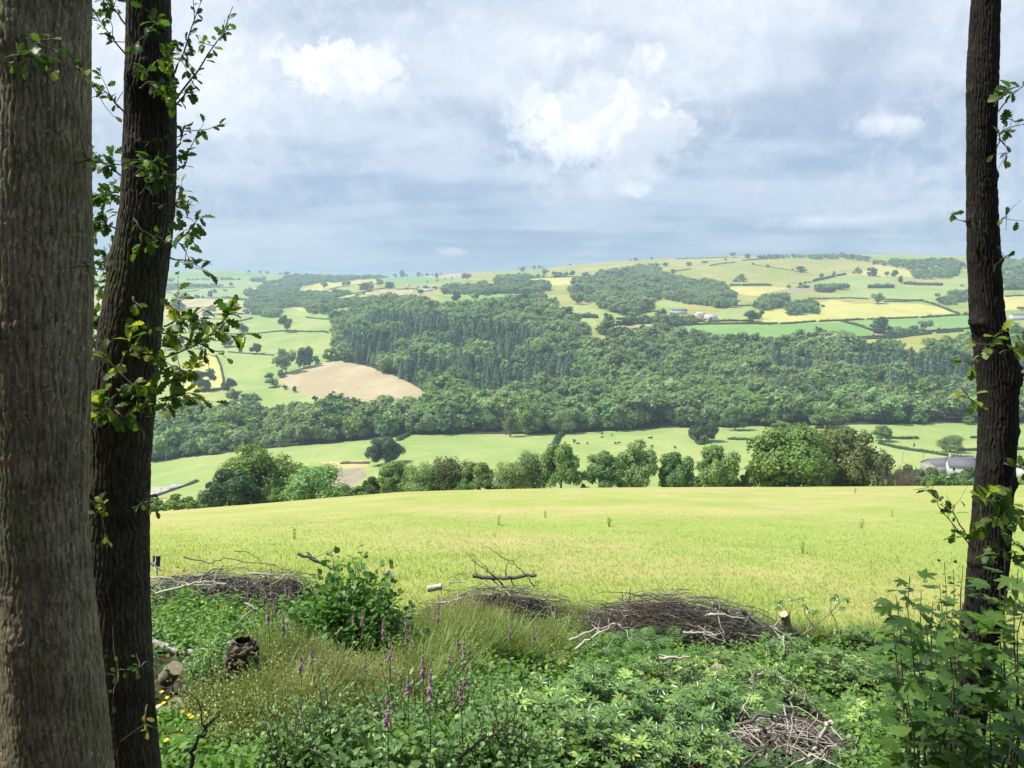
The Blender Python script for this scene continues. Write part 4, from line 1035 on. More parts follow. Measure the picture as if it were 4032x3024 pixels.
# ------------------------------------------------------------------ separate trees on the far slopes
# tag, x, base y, width, height, kind (d dark, m mid, p pale, l lime, o olive, c conifer, s shrub), label
TREES = [
 ('a', 1258, 1002, 165, 145, 'd', 'round dark tree at the left end of the upper hedge, left hillside'),
 ('a', 1795, 972, 185, 215, 'm', 'tall column-shaped tree standing in the hedge, left hillside'),
 ('a', 1417, 1245, 142, 145, 'd', 'small round lollipop tree alone above the green field'),
 ('a', 1222, 1232, 52, 75, 'd', 'small upright bush left of the round lollipop tree'),
 ('a', 1790, 1475, 330, 320, 'p', 'large pale feathery tree beside the stubble field'),
 ('a', 2010, 1415, 270, 300, 'd', 'large dark tree behind the pale feathery one by the stubble field'),
 ('a', 2160, 1375, 130, 135, 'm', 'small green tree right of the large dark pair'),
 ('a', 2330, 1330, 170, 190, 'm', 'tree at the top left corner of the stubble field'),
 ('a', 640, 990, 140, 130, 'p', 'grey-green tree behind the oak shoots, upper'),
 ('a', 765, 1020, 135, 110, 'p', 'pale spreading tree behind the oak shoots'),
 ('a', 1040, 1155, 210, 160, 'd', 'dark domed tree under the arching oak twig'),
 ('a', 400, 1185, 260, 180, 'd', 'dark tree half hidden by the oak leaves'),
 ('a', 650, 1180, 120, 130, 'm', 'small tree behind the oak leaves, middle'),
 ('a', 738, 1215, 46, 60, 'd', 'tiny dark bush near the oak twig'),
 ('L', 1320, 872, 150, 165, 'd', 'big dark tree low on the left slope'),
 ('L', 1477, 892, 105, 105, 'd', 'dark tree right of the big one, left slope'),
 ('L', 1512, 938, 85, 85, 'm', 'mid green shrub tree below the dark one, left slope'),
 ('L', 1625, 995, 200, 115, 'm', 'broad low tree at the edge of the left wood'),
 ('L', 1745, 800, 60, 50, 'm', 'bush at the left corner of the stubble field'),
 ('L', 1772, 850, 95, 62, 'm', 'lower bush at the left corner of the stubble field'),
 ('L', 1830, 785, 66, 55, 'o', 'yellowish bush below the pale feathery tree'),
 ('L', 1850, 864, 42, 30, 'd', 'small dark bush on the stubble edge, first'),
 ('L', 1912, 883, 32, 42, 'd', 'narrow dark bush on the stubble edge'),
 ('L', 2045, 950, 44, 48, 'd', 'small round bush in front of the stubble field'),
 ('L', 2127, 998, 95, 68, 'm', 'larger round bush in front of the stubble field'),
 ('a', 475, 685, 225, 120, 'd', 'dark domed tree in the dry brown fields'),
 ('a', 380, 680, 80, 90, 'p', 'paler tree left of the dark domed one'),
 ('a', 432, 545, 75, 80, 'm', 'tree on the hedge above the dry field, first from left'),
 ('a', 552, 548, 82, 52, 'd', 'low tree on the hedge above the dry field, second from left'),
 ('a', 685, 551, 92, 52, 'd', 'low tree on the hedge above the dry field, third from left'),
 ('a', 757, 546, 36, 32, 'd', 'small bush between two trees above the dry field'),
 ('a', 850, 549, 95, 98, 'd', 'taller tree on the hedge above the dry field'),
 ('a', 905, 490, 60, 60, 'd', 'dark tree in the far left fields, above the taller one'),
 ('a', 1105, 402, 65, 55, 'd', 'dark round tree in the far left hedgerow'),
 ('a', 790, 772, 130, 80, 'm', 'bushy tree below the dry brown field'),
 ('a', 865, 745, 115, 100, 'p', 'pale open tree below the dry brown field'),
 ('a', 1110, 752, 240, 160, 'p', 'broad grey-green tree below the dry brown field'),
 ('a', 1030, 470, 70, 35, 'p', 'pale tree in the far left fields'),
 ('a', 355, 342, 95, 48, 'd', 'dark tree in the hazy fields near the left trunk'),
 ('a', 1325, 228, 48, 34, 'd', 'skyline tree at far left, first'),
 ('a', 1470, 232, 44, 32, 'd', 'skyline tree at far left, second'),
 ('a', 1555, 244, 55, 32, 'd', 'skyline tree at far left, third'),
 ('a', 1718, 245, 50, 24, 'd', 'low skyline tree at far left, fourth'),
 ('a', 1800, 262, 95, 42, 'd', 'broad skyline tree at far left, fifth'),
 ('a', 1912, 266, 55, 34, 'd', 'skyline tree at far left, sixth'),
 ('a', 1975, 268, 62, 30, 'd', 'skyline tree at far left, seventh'),
 ('b', 1020, 292, 82, 96, 'm', 'largest tree on the skyline left of centre'),
 ('b', 940, 294, 62, 60, 'm', 'tree left of the largest skyline tree'),
 ('b', 1083, 278, 38, 45, 'm', 'small tree right of the largest skyline tree'),
 ('b', 1232, 292, 88, 76, 'p', 'pale open tree on the skyline by the tan field'),
 ('b', 1280, 252, 32, 28, 'p', 'tiny pale tree on the skyline behind the tan field'),
 ('b', 1335, 264, 52, 40, 'd', 'wind-bent dark tree on the tan field skyline'),
 ('b', 1397, 247, 22, 30, 'd', 'tiny dark tree on the tan field skyline'),
 ('b', 1455, 302, 60, 72, 'd', 'dark tree at the front of the tan skyline field'),
 ('b', 1505, 230, 46, 28, 'p', 'pale low tree on the skyline right of the tan field'),
 ('b', 1822, 335, 135, 105, 'p', 'pale bushy tree right of the bright green field'),
 ('b', 742, 382, 100, 82, 'm', 'tree left of the bright green field'),
 ('b', 872, 437, 150, 105, 'm', 'dark bushy tree left of the pink farmhouse'),
 ('b', 562, 474, 195, 118, 'm', 'broad tree in the hedge left of the farm'),
 ('b', 636, 470, 90, 140, 'p', 'thin upright tree in the hedge left of the farm'),
 ('b', 350, 397, 72, 66, 'm', 'small tree between the yellow strips'),
 ('b', 300, 408, 60, 84, 'p', 'pale tree beside the small one between the yellow strips'),
 ('b', 50, 430, 105, 98, 'p', 'pale tree at the left end of the yellow strip'),
 ('b', 225, 522, 175, 98, 'm', 'bushy tree on the hedge at the left end of the green strip'),
 ('b', 1256, 502, 95, 62, 'd', 'dark rounded tree in front of the white barn'),
 ('b', 1337, 364, 22, 36, 'd', 'thin dark tree in the bright green field'),
 ('b', 1458, 346, 30, 42, 'm', 'small tree on the edge of the bright green field'),
 ('b', 1555, 322, 22, 32, 'm', 'tiny tree right of the bright green field'),
 ('b', 1645, 312, 28, 26, 'd', 'tiny dark bush right of the bright green field'),
 ('b', 1695, 592, 150, 130, 'd', 'dark round tree in the lush field at centre'),
 ('b', 1930, 562, 100, 90, 'm', 'smaller round tree right of it in the lush field'),
 ('b', 2060, 522, 130, 80, 'm', 'tree on the upper edge of the lush field'),
 ('b', 122, 282, 62, 42, 'd', 'dark tree on the far wooded skyline at left'),
 ('b', 1072, 440, 60, 26, 'm', 'small bush by the pink farmhouse'),
 ('b', 1325, 430, 90, 40, 'm', 'bushes behind the white barn'),
 ('b', 1440, 445, 90, 45, 'm', 'bushes right of the white barn'),
 ('b', 1525, 430, 60, 40, 'm', 'small bush at the right end of the farm'),
 ('c', 312, 236, 72, 85, 'p', 'pale tree below the skyline left of the big hill'),
 ('c', 287, 182, 50, 36, 'd', 'flat-topped dark tree on the skyline left of the big hill'),
 ('c', 450, 200, 56, 60, 'p', 'pale round tree on the skyline at the foot of the big hill'),
 ('c', 518, 188, 50, 56, 'm', 'dark round tree on the skyline at the foot of the big hill'),
 ('c', 558, 178, 30, 26, 'm', 'tiny tree just right of the dark round skyline tree'),
 ('c', 590, 272, 105, 96, 'p', 'leafy tree below the foot of the big hill'),
 ('c', 745, 292, 148, 82, 'd', 'domed tree on the hedge under the big hill'),
 ('c', 925, 278, 78, 72, 'd', 'tree right of the domed one under the big hill'),
 ('c', 1110, 278, 155, 55, 'm', 'low wide bush under the big hill'),
 ('c', 905, 114, 38, 20, 'd', 'low bush on the slope of the big hill skyline'),
 ('c', 1715, 70, 62, 42, 'm', 'round tree on top of the big hill'),
 ('c', 1650, 70, 32, 26, 'd', 'small tree on top of the big hill, left of the round one'),
 ('c', 1915, 44, 36, 34, 'd', 'spindly tree on top of the big hill, right of the round one'),
 ('c', 1740, 190, 190, 72, 'm', 'large domed tree at the top of the hillside wood'),
 ('c', 1940, 165, 190, 58, 'm', 'wide domed tree right at the top of the hillside wood'),
 ('c', 2085, 152, 90, 50, 'm', 'small domed tree at the top right of the hillside wood'),
 ('c', 2180, 242, 72, 62, 'm', 'round tree in the tan field right of the hillside wood'),
 ('c', 1340, 948, 245, 225, 'm', 'large full tree beside the domed dry field'),
 ('c', 1580, 880, 245, 110, 'd', 'low dark spreading tree above the domed dry field'),
 ('c', 2110, 1005, 210, 200, 'd', 'big dark tree at the right of the domed dry field'),
 ('c', 2000, 1030, 140, 110, 'o', 'brownish tree left of the big dark one, domed dry field'),
 ('c', 470, 800, 130, 60, 'm', 'domed tree left of the small meadow'),
 ('c', 830, 790, 200, 90, 'm', 'ragged bushes on the edge of the small meadow'),
 ('c', 1450, 975, 100, 50, 'm', 'bush in front of the domed dry field'),
 ('d', 715, 172, 92, 72, 'p', 'lone open tree on the skyline of the big hill'),
 ('d', 155, 272, 108, 52, 'm', 'bushy tree high on the big hill'),
 ('d', 360, 238, 82, 28, 'm', 'low bush high on the big hill'),
 ('d', 828, 470, 132, 98, 'm', 'lone round tree on the olive hillside'),
 ('d', 755, 474, 92, 42, 'm', 'low bush left of the lone round tree on the hillside'),
 ('d', 620, 205, 50, 25, 'm', 'small bush just under the skyline'),
 ('d', 1147, 292, 48, 38, 'd', 'small dark tree in the scrubby line'),
 ('d', 970, 262, 42, 30, 'd', 'small dark bush at the left of the scrubby line'),
 ('d', 1453, 333, 34, 26, 'd', 'little bush left of the wide tree on the olive hill'),
 ('d', 1565, 353, 142, 72, 'd', 'wide dark tree on the olive hill'),
 ('d', 1405, 544, 62, 42, 'm', 'small round bush by the bare soil'),
 ('d', 1550, 522, 56, 42, 'd', 'small dark tree above the bare soil'),
 ('d', 1610, 508, 42, 44, 'd', 'second small dark tree above the bare soil'),
 ('d', 1585, 546, 165, 36, 'm', 'low bushes above the bare soil'),
 ('d', 1668, 490, 36, 26, 'd', 'tiny dark bush right of the small trees'),
 ('d', 1815, 424, 72, 58, 'm', 'tree standing over the shrubby hedge'),
 ('d', 1968, 418, 52, 84, 'p', 'pale leaning tree over the shrubby hedge'),
 ('d', 970, 968, 215, 145, 'd', 'big round dark tree by the farm lane'),
 ('d', 945, 970, 100, 78, 'p', 'small pale tree in front of the big round dark one'),
 ('d', 1062, 930, 70, 125, 'l', 'lime green tree behind the big round dark one'),
 ('d', 1835, 788, 62, 38, 'm', 'small bush in the hay field'),
 ('d', 1170, 1008, 60, 24, 'd', 'dark bush on the hedge below the hay field'),
 ('d', 330, 965, 90, 45, 'm', 'round bush left of the barn'),
 ('d', 200, 950, 160, 80, 'm', 'tree left of the farm buildings'),
 ('e', 325, 402, 140, 122, 'd', 'spreading oak-like tree below the wooded ridge'),
 ('e', 385, 748, 190, 145, 'p', 'lone grey-green tree on the hedge above the hay field'),
 ('e', 685, 492, 82, 100, 'd', 'upright dark tree at the end of the thick hedge'),
 ('e', 500, 412, 68, 74, 'p', 'grey leafless-looking tree under the ridge'),
 ('e', 600, 412, 112, 98, 'd', 'dark spreading tree under the ridge, right of the grey one'),
 ('e', 455, 1115, 245, 205, 'd', 'large dark domed tree in the lush field copse'),
 ('e', 520, 1135, 85, 62, 'm', 'small pale bush in front of the lush field copse'),
 ('e', 980, 1082, 195, 140, 'p', 'pale tree at the right end of the lush field copse'),
 ('e', 1140, 1082, 48, 46, 'm', 'small square bush right of the copse'),
 ('e', 665, 1275, 62, 80, 'c', 'single dark conifer standing above the wood'),
 ('e', 335, 1158, 34, 42, 'd', 'small dark bush by the road above the wood'),
 ('e', 680, 930, 26, 26, 'd', 'tiny pointed bush on the hay field hedge'),
 ('e', 1440, 535, 44, 34, 'p', 'small grey tree in the right green field'),
 ('e', 1480, 890, 40, 52, 'm', 'small tree at the right end of the hay field'),
 ('e', 2180, 835, 110, 60, 'p', 'grey tree above the white house'),
 ('e', 2050, 985, 80, 36, 'm', 'round bush below the white house'),
 ('h', 438, 432, 240, 210, 'm', 'round tree standing in the right pasture'),
 ('h', 1288, 568, 295, 275, 'p', 'pale bushy tree behind the cottage'),
 ('h', 845, 500, 28, 40, 'd', 'little bush by a pole in the right pasture'),
 ('R', 135, 1200, 190, 165, 'd', 'dark tree at the corner of the pasture'),
 ('R', 62, 1168, 62, 72, 'd', 'small dark tree left of the corner tree'),
 ('R', 140, 1215, 60, 60, 'm', 'small bush under the corner tree'),
 ('F', 833, 1003, 82, 68, 'd', 'lone dark round tree in the left part of the pasture'),
 ('M', 1215, 1158, 185, 240, 'l', 'bright lime green tree at the edge of the wood'),
 ('M', 1425, 1148, 165, 188, 'p', 'pale round-topped tree at the edge of the wood'),
 ('M', 1095, 1172, 100, 200, 'o', 'brownish ragged tree at the edge of the wood'),
 ('M', 1730, 1120, 130, 150, 'o', 'tree with brown-tinged leaves at the edge of the wood'),
 ('M', 1790, 1125, 110, 135, 'l', 'yellowish green tree at the edge of the wood'),
 ('R', 925, 1112, 195, 155, 'l', 'light green tree at the wood edge above the right pasture'),
 ('R', 640, 1135, 130, 75, 'l', 'low light green tree at the right wood edge'),
 ('R', 340, 1130, 160, 160, 'm', 'round tree at the right wood edge'),
 ('R', 1850, 1090, 70, 62, 'l', 'small lime shrub at the wood edge near the trunk'),
 ('M', 700, 930, 250, 165, 'l', 'large light green tree at the corner of the stubble field'),
 ('M', 620, 910, 140, 130, 'o', 'brownish tree at the corner of the stubble field'),
 ('M', 1140, 905, 210, 95, 'l', 'pale domed tree below the plantation'),
 ('M', 1545, 970, 110, 130, 'l', 'light green tree in the middle of the wood'),
 ('M', 290, 1010, 140, 130, 'p', 'pale tree in front of the stubble field'),
 ('M', 1000, 880, 40, 150, 'o', 'reddish brown dead conifer in the plantation'),
 ('M', 110, 700, 60, 130, 'o', 'brown-tinged conifer on the left edge of the plantation'),
 ('R', 120, 520, 60, 10, 's', 'low bush at the wood edge'),
]
KM = {'d': 'leaf_dark', 'm': 'leaf_mid', 'p': 'leaf_pale', 'l': 'leaf_lime', 'o': 'leaf_olive', 'c': 'leaf_conifer', 's': 'leaf_mid'}
for tg, x, yb, w, h, kd, lab in TREES:
    a, b = px(tg, x, yb); P = gp(a, b); m = P[1]/FPX*pscale(tg)
    W_, H_ = w*m, h*m
    if P[1] < 700 and kd != 'c':
        key = {'d': 'dome', 'm': 'oak', 'p': 'wispy', 'l': 'tall', 'o': 'tall', 's': 'shrub'}[kd]
        near_tree(key, KM[kd], P, H_, W_/H_/(2*specs[key][4][0]), lab, group='separate trees in the valley pastures', name='field_tree')
    else:
        pr = FARC if kd == 'c' else (FARP if kd == 'p' else FARB)
        if H_/W_ > 2.5 and kd == 'o': pr = FARC
        far_tree(pr, P-np.array([0, 0, .2]), H_*1.02, W_*1.0 if pr is not FARC else W_*2.6, 'field_tree', lab, 'tree', 'separate trees on the far slopes', KM[kd])

# ------------------------------------------------------------------ the line of trees beyond the meadow
CR = [  # F x centre, base y, top y, width, proto, material, label
 (560, 1092, 962, 172, 'lime', 'leaf_lime', 'bright lime green tree behind the dark dome at the left end of the tree line'),
 (497, 1098, 1010, 112, 'dome', 'leaf_dark', 'dense dark dome-shaped tree at the left end of the tree line'),
 (675, 1084, 993, 118, 'wispy', 'leaf_mid', 'grey-green open tree right of the dark dome in the tree line'),
 (745, 1080, 1042, 80, 'shrub', 'leaf_pale', 'low pale shrub filling the gap in the tree line, left'),
 (770, 1078, 1052, 60, 'shrub', 'leaf_mid', 'low shrub left of the shrub by the bare ground'),
 (1010, 1061, 1030, 60, 'shrub', 'leaf_mid', 'scrubby undergrowth between the airy and round trees'),
 (940, 1064, 1034, 56, 'shrub', 'leaf_pale', 'pale scrub under the pale open-crowned tree'),
 (1265, 1057, 1044, 30, 'shrub', 'leaf_pale', 'tiny scrub patch at the left of the open gap'),
 (1500, 1056, 1026, 46, 'shrub', 'leaf_mid', 'low bush between the two dense dark trees'),
 (793, 1076, 1030, 70, 'shrub', 'leaf_mid', 'shrub beside the bare ground in the tree line'),
 (852, 1068, 992, 88, 'dome', 'leaf_mid', 'dark full tree below the lone pasture tree'),
 (912, 1064, 985, 84, 'wispy', 'leaf_pale', 'pale open-crowned tree in the left half of the tree line'),
 (905, 1066, 1030, 60, 'shrub', 'leaf_dark', 'dark shrub at the foot of the pale open tree'),
 (976, 1062, 972, 88, 'wispy', 'leaf_mid', 'airy tree with see-through crown in the tree line'),
 (1035, 1060, 998, 74, 'oak', 'leaf_mid', 'round mid green tree left of the pale wispy ones'),
 (1068, 1058, 1035, 50, 'shrub', 'leaf_dark', 'low dark shrub left of the pale wispy trees'),
 (1108, 1057, 985, 82, 'wispy', 'leaf_pale', 'pale wispy tree in the middle of the tree line'),
 (1158, 1056, 962, 80, 'wispy', 'leaf_pale', 'tallest pale wispy tree left of the dark green one'),
 (1212, 1056, 957, 86, 'oak', 'leaf_mid', 'dark green spreading tree at the left side of the open gap'),
 (1303, 1057, 978, 92, 'oak', 'leaf_mid', 'rounded tree standing by itself in the open gap'),
 (1376, 1057, 944, 80, 'tall', 'leaf_pale', 'tall pale feathery tree in the open gap'),
 (1456, 1056, 972, 84, 'dome', 'leaf_mid', 'dense dark tree right of the open gap'),
 (1546, 1055, 957, 98, 'dome', 'leaf_mid', 'largest dense dark tree of the pair right of the gap'),
 (1603, 1054, 1022, 60, 'shrub', 'leaf_mid', 'shrub between the dense pair and the big twin trees'),
 (1715, 1056, 922, 190, 'lime', 'leaf_lime', 'very large leafy green tree in the right half of the tree line'),
 (1655, 1056, 990, 90, 'oak', 'leaf_lime', 'low green bough tree at the left foot of the very large tree'),
 (1825, 1055, 924, 178, 'broad', 'leaf_olive', 'very large tree with yellow-brown top beside the leafy green one'),
 (1925, 1054, 1012, 80, 'shrub', 'leaf_mid', 'hedge shrub right of the yellow-brown topped tree'),
 (1985, 1053, 1010, 84, 'shrub', 'leaf_mid', 'hedge shrub in front of the grey barn'),
 (1950, 1053, 1004, 70, 'shrub', 'leaf_mid', 'taller hedge shrub at the left end of the grey barn'),
 (2015, 1053, 1006, 80, 'shrub', 'leaf_mid', 'taller hedge shrub between the barn and the cottage'),
 (2075, 1053, 1008, 80, 'shrub', 'leaf_mid', 'taller hedge shrub hiding the cottage wall'),
 (2045, 1052, 1018, 84, 'shrub', 'leaf_dark', 'dark hedge shrub in front of the cottage'),
 (2095, 1052, 1020, 80, 'shrub', 'leaf_mid', 'hedge shrub by the near right trunk'),
 (2190, 1052, 1030, 90, 'shrub', 'leaf_mid', 'hedge shrub at the right edge'),
 (340, 1112, 1075, 78, 'shrub', 'leaf_lime', 'bright shrub next to the near left trunk'),
 (392, 1110, 1068, 80, 'shrub', 'leaf_lime', 'bright green shrub in the lower left hedge'),
 (440, 1106, 1072, 70, 'shrub', 'leaf_mid', 'green shrub touching the dark dome'),
 (610, 1092, 1052, 70, 'shrub', 'leaf_lime', 'light shrub at the foot of the lime green tree'),
 (180, 1120, 1040, 130, 'shrub', 'leaf_mid', 'shrub seen between the near trunks'),
]
for fx, yb, yt, w, pr, mt, lab in CR:
    a, _ = px('F', fx, yb); Yd = {560: 131, 1832: 126, 1715: 118}.get(fx, 118+random.random()*8)
    P = gy(a, Yd); _, _, dd = project(P)
    topz = at(a, px('F', 0, yt)[1], Yd)[2]; H_ = (topz-P[2])*1.05; W_ = w/2.160*Yd/FPX*1.06
    near_tree(pr, mt, P, H_, W_/H_/(2*specs[pr][4][0]), lab, 'shrub' if pr == 'shrub' else 'tree',
              'shrubs along the far side of the meadow' if pr == 'shrub' else 'trees along the far side of the meadow', 'hedge_shrub' if pr == 'shrub' else 'meadow_tree')
# two bare grey shrubs
for fx, lab in ((1903, 'bare grey bush against the yellow-brown topped tree'), (1935, 'bare pinkish shrub rising from the right hedge'), (1962, 'second bare shrub rising from the right hedge, nearer the barn')):
    a, _ = px('F', fx, 0); Yd = 119; P = gy(a, Yd); n = 70
    th = rng.random(n)*6.28; el_ = .5+.5*rng.random(n); L_ = 3.6+1.6*rng.random(n)
    d = np.stack([np.cos(th)*(1-el_), np.sin(th)*(1-el_), el_], -1); mb = MB()
    V, F = tubes(wiggle(np.zeros((n, 3)), norm(d)*L_[:, None], 7, .05), np.linspace(.045, .012, 7)[None], 3); mb.add(V, F, .5)
    o = mb.build('bare_shrub', M['leaf_grey']); o.location = tuple(P); tag(o, lab, 'shrub', 'bare shrubs in the right hedge')

# ------------------------------------------------------------------ buildings
M['slate'] = simple_mat('slate_roof', (.11, .11, .135), .7, .2, (.165, .16, .19), 3)
M['white'] = simple_mat('whitewashed_wall', (.46, .45, .43), .8, .2, (.56, .55, .53), 2)
M['pink'] = simple_mat('pinkish_wall', (.58, .44, .38), .85, .1, (.64, .50, .43), 1)
M['tin'] = simple_mat('pale_tin_roof', (.42, .42, .44), .6, .3, (.50, .50, .52), 1)
M['red'] = simple_mat('red_roof', (.50, .27, .20), .8, .1, (.58, .34, .26), 1)
M['bluetin'] = simple_mat('blue_roof', (.15, .20, .28), .6, .3, (.19, .24, .33), 1)
M['dark'] = simple_mat('dark_opening', (.03, .03, .035), .5, .4)
M['stone'] = simple_mat('grey_stone', (.26, .25, .23), .9, .1, (.34, .32, .29), 2)
def boxm(mb, lo, hi, a=.5, m=0):
    x0, y0, z0 = lo; x1, y1, z1 = hi
    V = [(x0, y0, z0), (x1, y0, z0), (x1, y1, z0), (x0, y1, z0), (x0, y0, z1), (x1, y0, z1), (x1, y1, z1), (x0, y1, z1)]
    mb.add(V, [(0, 3, 2, 1), (4, 5, 6, 7), (0, 1, 5, 4), (1, 2, 6, 5), (2, 3, 7, 6), (3, 0, 4, 7)], a, m)
def house(P, L, D, hw, hr, yaw, wall, roof, label, cat='house', name='farm_building', wins=0, rows=1, chim=(), door=None, group='buildings in the valley', over=.3):
    e = empty(name, P, yaw); tag(e, label, cat, group)
    mb = MB(); boxm(mb, (-L/2, -D/2, -2), (L/2, D/2, hw))
    for s in (-1, 1):        # gables
        x = s*L/2
        mb.add([(x, -D/2, hw), (x, D/2, hw), (x, 0, hw+hr), (x-s*.3, -D/2, hw), (x-s*.3, D/2, hw), (x-s*.3, 0, hw+hr)], [(0, 1, 2), (3, 5, 4)], .5)
    mb.build('wall', M[wall], e)
    mb = MB(); t = .18; o = over
    for s in (-1, 1):
        y = s*(D/2+o); zz = hw-o*hr/(D/2)
        V = [(-L/2-o, y, zz), (L/2+o, y, zz), (L/2+o, 0, hw+hr), (-L/2-o, 0, hw+hr)]
        V = V+[(a, b, c+t) for a, b, c in V]
        mb.add(V, [(0, 1, 2, 3), (4, 7, 6, 5), (0, 4, 5, 1), (1, 5, 6, 2), (2, 6, 7, 3), (3, 7, 4, 0)], .5)
    ro = mb.build('roof', M[roof], e)
    for x in chim:
        mb = MB(); boxm(mb, (x-.5, -.4, hw+hr*.6), (x+.5, .4, hw+hr+1.3)); boxm(mb, (x-.6, -.5, hw+hr+1.3), (x+.6, .5, hw+hr+1.45)); mb.build('chimney', M[wall], ro)
    for rw in range(rows if wins else 0):
        for i in range(wins):
            x = -L/2+(i+.5)*L/wins; z = .9+rw*2.6
            mb = MB(); boxm(mb, (x-.45, -D/2-.04, z), (x+.45, -D/2+.02, z+1.25)); w_ = mb.build('window', M['dark'], e)
            mb = MB(); boxm(mb, (x-.6, -D/2-.10, z-.12), (x+.6, -D/2-.045, z-.002)); mb.build('sill', M[wall], w_)
    if door:
        x, w_, h_ = door; mb = MB(); boxm(mb, (x-w_/2, -D/2-.05, 0), (x+w_/2, -D/2+.02, h_)); mb.build('door', M['dark'], e)
    return e
def at_b(tg, x, y): return gp(*px(tg, x, y))
P = gy(px('h', 1440, 0)[0], 322); z = at(*px('h', 1440, 640), 322)[2]
P[2] = z-6.1
house(P, 12.5, 7.5, 3.0, 3.2, math.radians(-22), 'white', 'slate', 'white cottage with grey slate roof and chimneys left of the near trunk', wins=3, chim=(-5.4, 5.2), name='cottage')
P = gy(px('h', 1150, 0)[0], 335); P[2] = at(*px('h', 1150, 650), 335)[2]-5.2
house(P, 13, 9, 3.0, 2.4, math.radians(15), 'stone', 'slate', 'grey roofed stone barn half hidden by the hedge, left of the cottage', 'barn', 'stone_barn')
P = gy(px('h', 1560, 0)[0], 345); P[2] = at(*px('h', 1560, 640), 345)[2]-4.6
house(P, 13, 9, 3.2, 1.6, 0, 'stone', 'bluetin', 'low barn with pale blue metal roof behind the cottage', 'barn', 'metal_barn')
P = gy(px('h', 2290, 0)[0], 322); P[2] = at(*px('h', 2230, 690), 322)[2]-5.4
house(P, 16, 8, 2.8, 3.0, math.radians(12), 'white', 'slate', 'white cottage with grey roof right of the near trunk', wins=4, chim=(-6, 6), name='cottage')
house(at_b('e', 2220, 940), 46, 10, 6.0, 3.6, math.radians(4), 'white', 'slate', 'long white two-storey house at the right edge', wins=9, rows=2, chim=(-16, 0, 16), name='long_house')
house(at_b('d', 300, 905), 15, 10, 4.5, 3, math.radians(20), 'white', 'tin', 'white shed with pale roof at the back of the hill farm', 'barn', 'farm_shed')
house(at_b('d', 320, 920), 11, 7, 4, 3.4, math.radians(60), 'stone', 'red', 'reddish roofed outbuilding in the hill farm', 'barn', 'red_roofed_shed')
house(at_b('d', 432, 940), 19, 12, 5, 2.6, math.radians(-6), 'tin', 'tin', 'pale grey barn with a dark doorway at the hill farm', 'barn', 'grey_barn', door=(0, 4, 3.6))
house(at_b('d', 40, 872), 26, 8, 5.0, 3.0, math.radians(3), 'white', 'slate', 'long white farmhouse with grey roof left of the hill farm', wins=6, chim=(-9, 9), name='farmhouse')
house(at_b('b', 1335, 466), 29, 11, 4.6, 2.2, math.radians(3), 'white', 'tin', 'long white barn on the slope left of centre', 'barn', 'white_barn', door=(-3, 3, 3.5))
house(at_b('b', 1092, 412), 15, 8, 5, 3.6, math.radians(-8), 'pink', 'red', 'pink farmhouse below the bright green field', wins=3, chim=(-6, 6), name='farmhouse')
house(at_b('b', 1215, 424), 11, 7, 3.5, 2.5, 0, 'white', 'slate', 'small white cottage between pink farmhouse and white barn', wins=2, chim=(4,), name='cottage')
house(at_b('a', 1393, 462), 44, 14, 6, 4, 0, 'white', 'pink', 'long pale barn in the hazy valley at left', 'barn', 'pale_barn')
house(at_b('a', 1550, 778), 18, 8, 5, 3, math.radians(8), 'pink', 'slate', 'pinkish cottage half hidden in trees below the dry fields', wins=3, name='cottage')
house(at_b('c', 2130, 1088), 24, 12, 2.0, 3.0, math.radians(-4), 'stone', 'bluetin', 'low shed with blue-grey roof at the top of the big wood', 'barn', 'blue_roofed_shed')
house(at_b('M', 545, 912), 6, 4, 2.2, .9, .1, 'stone', 'red', 'small brown hut at the corner of the stubble field', 'hut', 'field_hut')
# tarpaulin by the lane
P = at_b('g', 400, 985); mb = MB(); gx_, gy_ = np.meshgrid(np.linspace(-2.4, 2.4, 9), np.linspace(-1.6, 1.6, 7)); gz_ = .9*np.exp(-(gx_**2/3+gy_**2/1.5))+.2*fbm(gx_*2, gy_*2, 4)
nn = np.arange(6)[:, None]*9+np.arange(8)[None]
mb.add(np.stack([gx_, gy_, gz_], -1).reshape(-1, 3), np.stack([nn, nn+1, nn+10, nn+9], -1).reshape(-1, 4)); 
M['tarp'] = simple_mat('blue_tarpaulin', (.30, .42, .75), .5, .4)
o = mb.build('tarpaulin', M['tarp'], smooth=True); o.location = tuple(P); tag(o, 'small blue tarpaulin heap on the pale lane at lower left', 'tarpaulin')

